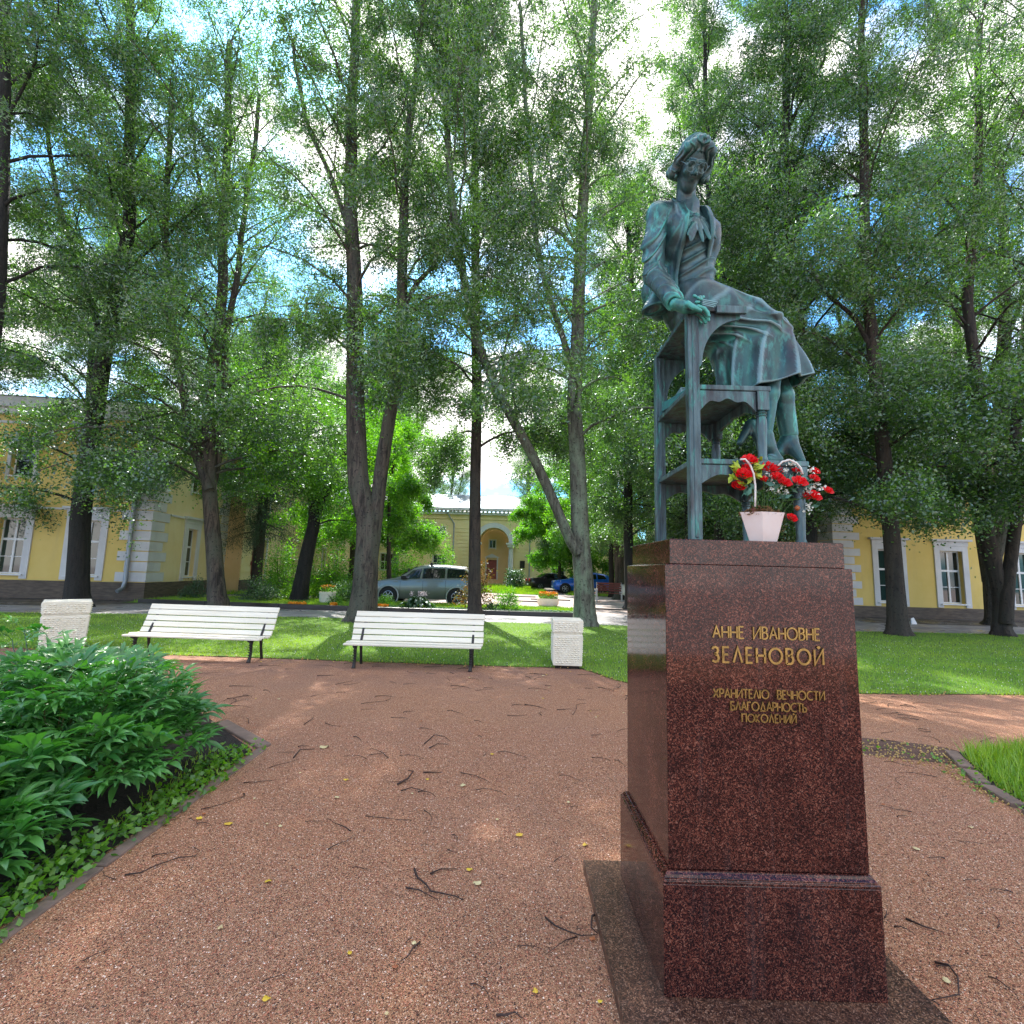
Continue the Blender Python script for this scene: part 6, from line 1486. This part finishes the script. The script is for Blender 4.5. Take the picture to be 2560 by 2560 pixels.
# neck bow: two loops and two hanging tails
Bo = Sdf([.60, 1.98, PT + 1.36], [1.16, 2.50, PT + 1.80], .004)
kn = HP(1742, 541, 2.150)
def flat(a_, b_, rw, rt_, k=.005, nrm_=None):
    a_ = np.array(a_); b_ = np.array(b_); d = unit(b_ - a_); nn_ = cf if nrm_ is None else nrm_; n_ = unit(nn_ - d * np.dot(nn_, d)); Bo.ell((a_ + b_) / 2, (np.linalg.norm(b_ - a_) / 2 + .004, rw, rt_), np.array([d, np.cross(n_, d), n_]), k)
Bo.ell(kn, (.017, .014, .019), ribR, .005)
for k_2 in range(3):
    w0 = HP(1682 + 3 * k_2, 498 + 11 * k_2, 2.20 - .004 * k_2); w1 = HP(1712, 522 + 8 * k_2, 2.165); Bo.cap(w0, w1, .006, .007, .005); Bo.cap(w1, kn, .007, .007, .005)
flat(kn, HP(1712, 560, 2.135), .012, .008); flat(kn, HP(1772, 556, 2.165), .013, .008)
flat(kn, HP(1726, 603, 2.105), .020, .007); flat(HP(1738, 556, 2.13), HP(1719, 588, 2.11), .012, .006)
flat(kn, HP(1758, 606, 2.11), .013, .008); flat(HP(1752, 548, 2.14), HP(1776, 600, 2.13), .014, .008); flat(HP(1760, 552, 2.15), HP(1790, 596, 2.16), .011, .007)
part(Bo, 'neck_bow')

# --- jacket with open front and flared back, sleeves with wrinkles
J = Sdf([.52, 1.94, PT + .98], [1.20, 2.72, PT + 1.84], .0046)
J.ell(chest - cf * .004 + np.array([0, 0, .01]), (.174, .134, .178), ribR, .02); J.cap(waist - cf * .012 + crt * .022 + np.array([0, 0, .03]), chest, .122, .128, .05)
for sg in (-1, 1): J.ell(chest + crt * sg * .075 + cf * .085 + np.array([0, 0, -.012]), (.055, .052, .075), ribR, .03)
J.cap(shR + np.array([.01, .01, .006]), shL + np.array([-.01, 0, .0]), .060, .056, .05); J.cap(shR + np.array([.03, .02, .018]), neck0 + crt * .022 - cf * .02 + np.array([0, 0, .010]), .046, .046, .03); J.cap(shL, neck0 - crt * .022 - cf * .02 + np.array([0, 0, .008]), .045, .044, .03)
# back tail
bt = HP(1632, 700, 2.27); bt2 = HP(1634, 782, 2.25)
J.cap(waist - cf * .04 + crt * .05, bt2, .092, .060, .03); J.cap(bt + np.array([.05, .10, 0]), bt2 + np.array([.08, .15, .12]), .08, .07, .04)
# front opening wedge, its edges turned back as flat lapels
def lapel(x, y, z):
    f_ = (x - chest[0]) * cf[0] + (y - chest[1]) * cf[1]; s_ = (x - chest[0]) * crt[0] + (y - chest[1]) * crt[1]; hz = z - chest[2]
    e_ = np.abs(s_ - .012) - (.046 + .018 * np.clip((.17 - hz) / .32, 0, 1)); wl = .020 + .020 * np.clip((hz + .02) / .15, 0, 1)
    return (-.013 / (1 + np.exp((e_ - wl) / .0025)) * np.clip((f_ - .02) / .02, 0, 1) * np.clip((.155 - hz) / .03, 0, 1)).astype(np.float32)
J.disp(lapel)
def wedge(x, y, z):
    f_ = (x - chest[0]) * cf[0] + (y - chest[1]) * cf[1]; s_ = (x - chest[0]) * crt[0] + (y - chest[1]) * crt[1]; hz = z - chest[2]
    wdt = .046 + .018 * np.clip((.17 - hz) / .32, 0, 1); c0 = .012
    return np.maximum(np.abs(s_ - c0) - wdt, -(f_ - .015))
J.fn(wedge, [.52, 1.94, PT + .98], [1.20, 2.72, PT + 1.84], .006, 'sub')
# hollow under the tail and cut at the hem
J.ell(bt2 + np.array([.0, .0, -.02]), (.050, .05, .06), None, .006, 'sub')
hemz = bt2[2] + .002
J.fn(lambda x, y, z: (hemz - z) + .0 * x + .25 * (x - .62), [.52, 1.94, PT + .98], [1.20, 2.72, hemz + .25], 0, 'int')
J.fn(lambda x, y, z: (z - (neck0[2] + .040)) - .35 * ((x - neck0[0]) * -cf[0] + (y - neck0[1]) * -cf[1]), [.52, 1.94, neck0[2] - .05], [1.20, 2.72, PT + 1.84], 0, 'int')
def jw(x, y, z):
    s_ = (x - chest[0]) * crt[0] + (y - chest[1]) * crt[1]; hz = z - chest[2]
    return (-.006 * sharp(np.sin(s_ * 34 + hz * 9 + np.sin(hz * 14))) * np.exp(-((hz + .02) / .2) ** 2)).astype(np.float32)
J.disp(jw)
part(J, 'jacket')
Sl = Sdf([.50, 1.92, PT + .98], [1.20, 2.72, PT + 1.78], .0046)
mid = (shR + elR) / 2 + np.array([-.012, 0, 0])
Sl.ell(shR + np.array([.008, 0, -.006]), (.058, .058, .056), None, .03); Sl.cap(shR + np.array([.004, 0, -.01]), mid, .056, .054, .03); Sl.cap(mid, elR, .055, .052, .03); Sl.cap(elR, wrR + (elR - wrR) * .12, .053, .043, .02)
Sl.cap(shL, elL, .06, .052, .03); Sl.cap(elL, wrL, .05, .042, .02)
Sl.ell(wrR + (wrR - elR) * .05, (.034, .034, .034), None, .006, 'sub')
ax1 = unit(elR - shR); ax2 = unit(wrR - elR)
def slw(x, y, z):
    t1 = (x - shR[0]) * ax1[0] + (y - shR[1]) * ax1[1] + (z - shR[2]) * ax1[2]; t2 = (x - elR[0]) * ax2[0] + (y - elR[1]) * ax2[1] + (z - elR[2]) * ax2[2]
    side = (x - shR[0]) * 11 + (y - shR[1]) * 7
    w1 = sharp(np.sin(t1 * 36 + side * 2.6 + np.sin(side * 3.3 + t1 * 9) * 1.3)) * (.55 + .45 * np.sin(side * 4 + t1 * 21)) * np.clip((t1 - .03) / .1, 0, 1) * (t2 < .02)
    w2 = sharp(np.sin(t2 * 46 - side * 3.2 + np.sin(side * 4) * .8)) * (.6 + .4 * np.sin(side * 5 + t2 * 17)) * (t2 > -.02) * np.clip(t2 / .03 + .6, 0, 1)
    return (-.0145 * w1 - .0135 * w2 + .005).astype(np.float32)
Sl.disp(slw); part(Sl, 'sleeves')

# --- skirt: lofted cloth over lap and knees, open hem
SO = [(1772, 722), (1812, 744), (1856, 768), (1900, 792), (1938, 816), (1958, 840), (1970, 864), (1980, 888), (1994, 922), (2007, 956)]
SI = [(1684, 722), (1672, 742), (1672, 788), (1692, 834), (1734, 862), (1776, 874), (1786, 892), (1794, 915), (1802, 960), (1812, 1002)]
SW = [.110, .140, .160, .172, .175, .175, .172, .170, .168, .168]
n1 = 80; n2 = 200
def interp(arr, t_):
    arr = np.array(arr, float); x = t_ * (len(arr) - 1); i = int(min(len(arr) - 2, math.floor(x))); f = x - i; p0, p1, p2, p3 = arr[max(i - 1, 0)], arr[i], arr[i + 1], arr[min(i + 2, len(arr) - 1)]
    return .5 * ((2 * p1) + (p2 - p0) * f + (2 * p0 - 5 * p1 + 4 * p2 - p3) * f * f + (3 * p1 - p0 - 3 * p2 + p3) * f ** 3)
O3 = [HP(a, b, 2.31) for a, b in SO]; I3 = [HP(a, b, 2.31) for a, b in SI]
rgs = []; cen_ = []
for i in range(n1 + 1):
    t_ = i / n1; o_ = interp(O3, t_); in_ = interp(I3, t_); wd = float(interp(SW, t_)); c_ = (o_ + in_) / 2; ex = (o_ - in_) / 2; row = []
    for j in range(n2):
        a = 2 * PI * j / n2; ca, sa = math.cos(a), math.sin(a); ca = math.copysign(abs(ca) ** .85, ca); sa2 = math.copysign(abs(sa) ** .8, sa)
        row.append(c_ + ex * ca + np.array([0, 1, 0]) * wd * sa2)
    rgs.append(row); cen_.append(c_)
rgs = np.array(rgs); th = np.linspace(0, 2 * PI, n2, endpoint=False)[None, :]; tt = np.linspace(0, 1, n1 + 1)[:, None]
nrm = rgs - np.array(cen_)[:, None, :]; nrm /= np.linalg.norm(nrm, axis=2)[..., None]
near = np.clip(-np.sin(th), 0, 1)          # side towards the viewer
A1 = np.clip((tt - .42) / .5, 0, 1)
fold = .024 * A1 * sharp(np.sin(th * 4.5 + tt * 5.5 + .6)) * (.35 + near)
fold += .020 * np.exp(-((tt - .52) / .12) ** 2) * sharp(np.sin(th * 7 - tt * 16)) * near
fold += .012 * np.exp(-((tt - .30) / .16) ** 2) * sharp(np.sin(th * 3 + tt * 20)) * near
ridge = (th - (2 * PI - 1.05 - (tt - .35) * .9))
fold += .030 * np.exp(-(ridge / .10) ** 2) * np.clip((tt - .12) / .2, 0, 1) * np.clip((.62 - tt) / .15, 0, 1)
fold += .007 * np.sin(th * 9 + tt * 7) * A1 - .006
rgs = rgs + nrm * fold[..., None]
outer = rgs.reshape(-1, 3) - ORG; inner = (rgs - nrm * .012).reshape(-1, 3) - ORG
idx = lambda i, j: i * n2 + j % n2
F1 = [(idx(i, j), idx(i, j + 1), idx(i + 1, j + 1), idx(i + 1, j)) for i in range(n1) for j in range(n2)]
off = (n1 + 1) * n2; F2 = [(off + d, off + c, off + b, off + a) for a, b, c, d in F1[n1 * n2 // 2:]]
F3 = [(idx(n1, j), idx(n1, j + 1), off + idx(n1, j + 1), off + idx(n1, j)) for j in range(n2)]
me = npmesh('skirt', np.concatenate([outer, inner]), np.array(F1 + F2 + F3), BR, smooth=True)
bm = bmesh.new(); bm.from_mesh(me); bmesh.ops.recalc_face_normals(bm, faces=bm.faces); bm.to_mesh(me); bm.free(); link('skirt', me, stt)

# --- shoes: near foot on its toe with the high heel raised, far foot flat
Sx = Sdf([1.02, 2.05, PT + .30], [1.50, 2.50, PT + .62], .004)
tN = HP(1948, 1150, 2.20); tF = HP(2005, 1154, 2.28); hN = HP(1880, 1062, 2.24)
tN[2] = max(tN[2], PT + .372); tF[2] = max(tF[2], PT + .372)
Sx.cap(tN + np.array([0, 0, .006]), aN + np.array([-.0, 0, -.045]), .015, .034, .02); Sx.cap(aN + np.array([-.0, 0, -.045]), hN, .034, .030, .02); Sx.cap(aN, aN + np.array([0, 0, -.05]), .036, .036, .02)
Sx.cap(hN + np.array([-.008, 0, .0]), HP(1850, 1106, 2.24), .026, .016, .010); Sx.cap(tN + np.array([-.05, 0, .0]), tN, .022, .016, .01)
Sx.cap(tF + np.array([0, 0, .006]), aF + np.array([.005, 0, -.055]), .016, .040, .02); Sx.cap(aF + np.array([.0, .0, -.02]), aF + np.array([-.045, .01, -.09]), .038, .030, .02)
Sx.cap(aF + np.array([-.055, .01, -.10]), aF + np.array([-.055, .01, -.13]), .014, .010, .008)
Sx.fn(lambda x, y, z: (PT + .3615) - z + 0 * x, [1.02, 2.05, PT + .30], [1.50, 2.50, PT + .42], 0, 'int')
part(Sx, 'shoes')
# --- small pronged piece and crumpled lump held at the fingertips
bm_ = MB(); pp = HP(1752, 752, 2.03)
for i in range(4):
    a_ = pp + np.array([.006, 0, .006 - i * .0075]); b_ = a_ + np.array([.072 - .006 * i, .004, -.010]); bm_.bar(Vector(a_ - ORG), Vector(b_ - ORG), .005, .0045)
bm_.build('pronged_piece', BR, stt)
K = Sdf(pp - .07, pp + .06, .003)
rk = random.Random(2)
for i in range(9): c_ = pp + np.array([rk.uniform(-.028, .01), rk.uniform(-.012, .012), rk.uniform(-.012, .026)]); K.cap(c_, c_ + np.array([rk.uniform(-.012, .012), rk.uniform(-.01, .01), rk.uniform(-.008, .014)]), .006, .008, .004)
part(K, 'crumpled_posy')

# ================================================================ LIBRARY STEPS
lad = thing('library_steps', 'bronze library step stool with tall square posts and turned legs under the seated woman', 'step stool', (1.0, 2.33, PT))
def lb(name, x0, x1, y0, y1, z0, z1, bev=.003): mb = MB(); mb.box(x0 - 1, x1 - 1, y0 - 2.33, y1 - 2.33, z0, z1); return mb.build(name, M['bronze2'], lad, bevel=bev)
Yn, Yf_ = 2.06, 2.59
for y0 in (Yn, Yf_ - .045):
    mb = MB(); mb.box(.775 - 1, .825 - 1, y0 - 2.33, y0 + .045 - 2.33, 0, 1.045); mb.box(.792 - 1, .808 - 1, y0 - .004 - 2.33, y0 + .049 - 2.33, .01, 1.03); mb.build('post', M['bronze2'], lad, bevel=.003)
def apron_xz(name, x0, x1, ztop, dep, y, th_=.016, wave=True):
    n = 28; pts = [(x0 - 1, ztop), (x1 - 1, ztop)]
    for i in range(n + 1):
        t_ = 1 - i / n; s_ = abs(t_ - .5) * 2
        dd = dep * (.45 + .55 * s_ ** 3.5) + dep * .09 * math.cos(t_ * 6 * PI) * (1 - s_ ** 2) if wave else dep
        pts.append((x0 - 1 + (x1 - x0) * t_, ztop - dd))
    mb = MB(); mb.prism(pts, y - 2.33, y + th_ - 2.33, 'y'); return mb.build(name, M['bronze2'], lad)
def apron_yz(name, y0, y1, ztop, dep, x, th_=.016, wv=.06):
    n = 28; pts = [(y0 - 2.33, ztop), (y1 - 2.33, ztop)]
    for i in range(n + 1):
        t_ = 1 - i / n; s_ = abs(t_ - .5) * 2; dd = dep * (.45 + .55 * s_ ** 2.5) + dep * wv * math.cos(t_ * 6 * PI) * (1 - s_ ** 2); pts.append((y0 - 2.33 + (y1 - y0) * t_, ztop - dd))
    mb = MB(); mb.prism(pts, x - 1, x + th_ - 1, 'x'); return mb.build(name, M['bronze2'], lad)
lb('seat', .782, 1.030, Yn - .006, Yf_ + .006, 1.045, 1.068, .004)
lb('seat_moulding', .90, 1.036, Yn - .020, Yn - .004, 1.030, 1.066, .003)
for y in (Yn + .012, Yf_ - .028):
    n = 14; pts = [(.825 - 1, 1.043), (1.02 - 1, 1.043), (1.02 - 1, 1.02)] + [(.842 - 1 + .178 * (1 - math.sin(a * PI / 2 / n)), .80 + .215 * math.cos(a * PI / 2 / n)) for a in range(1, n + 1)] + [(.825 - 1, .78)]
    mb = MB(); mb.prism(pts, y - 2.33, y + .016 - 2.33, 'y'); mb.build('bracket', M['bronze2'], lad)
def turned(x, y, z0, z1, sq):
    mb = MB(); r = .024; h = z1 - z0
    if sq: mb.box(x - .026 - 1, x + .026 - 1, y - .026 - 2.33, y + .026 - 2.33, z1 - .085, z1)
    zt = z1 - (.086 if sq else .0)
    mb.lathe([(.018, zt), (.021, zt - .004), (.0245, zt - .010), (.0195, zt - .016), (.0235, zt - .022), (.0195, zt - .028), (.0225, zt - .045), (.0235, zt - .08), (.0215, (z0 + zt) / 2), (.0185, z0 + .02), (.021, z0 + .010), (.023, z0)], 18, (x - 1, y - 2.33, 0)); mb.build('leg', M['bronze2'], lad, smooth='auto')
# middle step
lb('middle_step', .785, 1.145, Yn + .004, Yf_ - .004, .676, .700, .004)
apron_xz('apron', .826, 1.078, .674, .095, Yn + .010); apron_xz('apron', .826, 1.078, .674, .095, Yf_ - .026); apron_yz('side_apron', Yn + .05, Yf_ - .05, .674, .095, 1.09)
turned(1.107, Yn + .026, .362, .674, True); turned(1.107, Yf_ - .026, .362, .674, True)
# lower step
lb('lower_step', .785, 1.300, Yn + .004, Yf_ - .004, .336, .361, .004)
apron_xz('apron', .826, 1.235, .334, .085, Yn + .010); apron_xz('apron', .826, 1.235, .334, .085, Yf_ - .026); apron_yz('side_apron', Yn + .05, Yf_ - .05, .334, .085, 1.245)
turned(1.262, Yn + .026, 0, .334, True); turned(1.262, Yf_ - .026, 0, .334, True)
# books tied in a stack on the middle step
bk = thing('book_stack', 'stack of two bright green patinated bronze books lying on the middle step', 'books', (.935, 2.40, PT + .701))
M['verdigris'] = pm('bright_verdigris', (.02, .22, .19), (.035, .10, .11), 25, .45, .3, .3, 60, .003)
for i, (dx, dy, w_, d_, h_, rz_, m_) in enumerate([(.00, -.04, .27, .24, .044, .25, 'verdigris'), (.035, .0, .26, .18, .040, -.1, 'bronze')]):
    z0 = i * .046; Mx = Matrix.Translation((dx, dy, z0)) @ Matrix.Rotation(rz_, 4, 'Z')
    mb = MB(); mb.box(-w_ / 2, w_ / 2, -d_ / 2, d_ / 2, 0, .005, Mx); mb.box(-w_ / 2, w_ / 2, -d_ / 2, d_ / 2, h_ - .005, h_, Mx); mb.box(-w_ / 2, -w_ / 2 + .006, -d_ / 2, d_ / 2, .0052, h_ - .0052, Mx)
    b_ = mb.build('book', M[m_], bk); mb = MB(); mb.box(-w_ / 2 + .0065, w_ / 2 - .008, -d_ / 2 + .007, d_ / 2 - .007, .0055, h_ - .0055, Mx); mb.build('pages', M[m_], b_)
# ================================================================ FLOWER BASKET
M['cardboard'] = pm('pale_pink_card', (.62, .50, .44), (.70, .62, .58), 7, .6, 0, .1, 40, .002); M['cream_cane'] = pm('white_cane_handle', (.72, .68, .62), None, 30, .5)
M['redpetal'] = pm('red_cloth_petal', (.85, .008, .010), (.60, .004, .012), 30, .5); M['floral'] = pm('brown_floral_foam_moss', (.28, .14, .05), (.10, .06, .02), 60, .9, 0, 1, 90, .01)
M['limeleaf'] = pm('lime_cloth_leaf', (.28, .42, .02), (.42, .50, .04), 30, .5); M['blueleaf'] = pm('blue_green_cloth_leaf', (.05, .17, .11), (.10, .24, .17), 30, .5); M['whiteblossom'] = pm('tiny_white_cloth_flower', (.72, .78, .68), None, 30, .6)
bc = HP(1917, 1350, 2.07); bs = thing('flower_basket', 'pale card pot of red cloth roses with white cane handles on the pedestal edge', 'flower pot', (bc[0], 2.10, PT + .001))
mb = MB(); k = 6
def hexr(r, z, a0=.25): return [(r * math.cos(a0 + i * PI / 3), r * math.sin(a0 + i * PI / 3) * .55, z) for i in range(6)]
b0 = hexr(.066, 0); b1 = hexr(.108, .128)
vs = b0 + b1 + [(x * .95, y * .95, z - .0) for x, y, z in b1] + [(x * .93, y * .93, z + .004) for x, y, z in b0]
fs = [(5, 4, 3, 2, 1, 0)] + [(i, (i + 1) % 6, 6 + (i + 1) % 6, 6 + i) for i in range(6)] + [(6 + i, 6 + (i + 1) % 6, 12 + (i + 1) % 6, 12 + i) for i in range(6)] + [(12 + i, 12 + (i + 1) % 6, 18 + (i + 1) % 6, 18 + i) for i in range(6)]
mb.add(vs, fs); mb.build('pot', M['cardboard'], bs, bevel=.0015)
r = np.random.default_rng(3); nn = 900; a = r.uniform(0, 6.28, nn); q_ = np.sqrt(r.random(nn)) * .10; c = np.stack([np.cos(a) * q_, np.sin(a) * q_ * .5, .115 + r.random(nn) * .055 * (1 - q_ / .13)], 1); v = leaf_quads(c, r, .009, .2, .5)
link('moss', npmesh('moss', v.reshape(-1, 3), np.arange(nn * 4).reshape(nn, 4), M['floral']), bs)
def rel(px, py, Y=2.08): p = HP(px, py, Y); return Vector((p[0] - bc[0], Y - 2.10, p[2] - PT))
zz = lambda x, y: (1780 + x / 5.682, 1100 + y / 5.682)
for pts in ([(400, 280), (470, 275), (540, 350), (590, 480), (615, 650), (615, 800), (612, 950)], [(940, 370), (1000, 310), (1100, 285), (1200, 330), (1260, 400), (1290, 490)]):
    mb = MB(); mb.tube([rel(*zz(*p), 2.03) for p in pts], .0042, 7); mb.build('handle', M['cream_cane'], bs, smooth=True)
def rose(parent, c, r_, up, mat):
    mb = MB(); up = Vector(up).normalized(); x = up.orthogonal().normalized(); y = up.cross(x)
    for ring_, (n, rr0, rr1, h0, h1, sz) in enumerate([(3, .10, .22, .55, 1.05, .5), (4, .28, .50, .25, 1.0, .62), (5, .45, .82, -.1, .72, .75), (6, .50, 1.12, -.3, .30, .85)]):
        for i in range(n):
            a = 2 * PI * i / n + ring_ * .7; vs = []
            for u_ in range(4):
                for v_ in range(5):
                    av = a + (v_ - 2) / 2 * sz * .75; f = u_ / 3; rad__ = (rr0 + (rr1 - rr0) * f ** .8) * (1 + .08 * math.sin(v_ * 2 + i)); h_ = h0 + (h1 - h0) * f - .12 * abs(v_ - 2) * f
                    vs.append(c + (x * math.cos(av) + y * math.sin(av)) * rad__ * r_ + up * h_ * r_ * .8)
            mb.add(vs, [(u_ * 5 + v_, u_ * 5 + v_ + 1, u_ * 5 + v_ + 6, u_ * 5 + v_ + 5) for u_ in range(3) for v_ in range(4)])
    return mb.build('rose', mat, parent, smooth=True, fix=False)
foam = Vector((0, 0, .12))
RS = [(440, 490, .021, 2.04), (530, 290, .020, 2.05), (480, 400, .014, 2.06), (380, 660, .018, 2.08), (560, 500, .014, 2.06), (800, 400, .021, 2.06), (900, 420, .019, 2.08), (920, 530, .017, 2.04), (1030, 610, .017, 2.02), (740, 560, .011, 2.05), (1190, 440, .011, 2.06), (1245, 600, .019, 2.02), (1460, 450, .013, 2.08), (1450, 550, .014, 2.05), (1450, 800, .018, 2.05), (1320, 800, .013, 2.07), (1650, 725, .013, 2.06), (1135, 1110, .013, 2.06)]
gmS = MB()
for x, y, s_, Y in RS:
    c_ = rel(*zz(x, y), Y); d_ = (c_ - foam); up = Vector((d_.x * .6, -.6, .45 + d_.z)); rose(bs, c_, s_ * 1.6, up, M['redpetal']); gmS.tube([foam + Vector((c_.x * .3, 0, 0)), (foam + c_) / 2 + Vector((0, 0, .02)), c_], .0016, 4)
gmS.build('flower_stems', M['leaf_fresh'], bs, fix=False)
rb2 = random.Random(6)
def cloth(name, centres, n, s_, mat, sp, asp=.45):
    cs = []
    for x, y in centres:
        for _ in range(n): q3 = rel(*zz(x, y), 2.055); cs.append((q3.x + rb2.gauss(0, sp), q3.y + rb2.gauss(0, sp), q3.z + rb2.gauss(0, sp)))
    cs = np.array(cs); v = leaf_quads(cs, np.random.default_rng(5), s_, .25, asp); link(name, npmesh(name, v.reshape(-1, 3), np.arange(len(cs) * 4).reshape(-1, 4), mat), bs)
cloth('lime_leaves', [(330, 350), (300, 550), (640, 300), (620, 390), (430, 620), (520, 560), (680, 420), (360, 440), (640, 540)], 6, .022, M['limeleaf'], .007)
cloth('green_leaves', [(520, 700), (780, 600), (1010, 800), (1150, 700), (1340, 640), (1500, 920), (1100, 560), (480, 740), (900, 640), (1250, 480), (1350, 560)], 5, .022, M['blueleaf'], .009)
cloth('white_sprays', [(800, 500), (960, 720), (1050, 740), (1100, 330), (1050, 430), (1350, 730), (1400, 770), (1440, 660), (1550, 690), (1380, 930), (1350, 980), (1220, 540), (850, 590), (840, 700), (1400, 430), (1150, 350)], 16, .006, M['whiteblossom'], .009, .9)
mb = MB(); c_ = rel(*zz(1210, 970), 2.06); mb.lathe([(.002, -.011), (.009, -.006), (.0115, 0), (.009, .007), (.002, .012)], 12, tuple(c_)); mb.build('dried_seed_ball', M['leafO'], bs, smooth=True)
mb = MB(); c_ = rel(*zz(585, 985), 2.035)
for i in range(5): mb.bar(c_, c_ + Vector((.014 * math.cos(i * 1.3 + 2), -.002, .016 * math.sin(i * 1.3 + 2))), .003, .002)
mb.build('ribbon_knot', pm('dark_red_ribbon', (.12, .015, .012), None, 20, .6), bs)
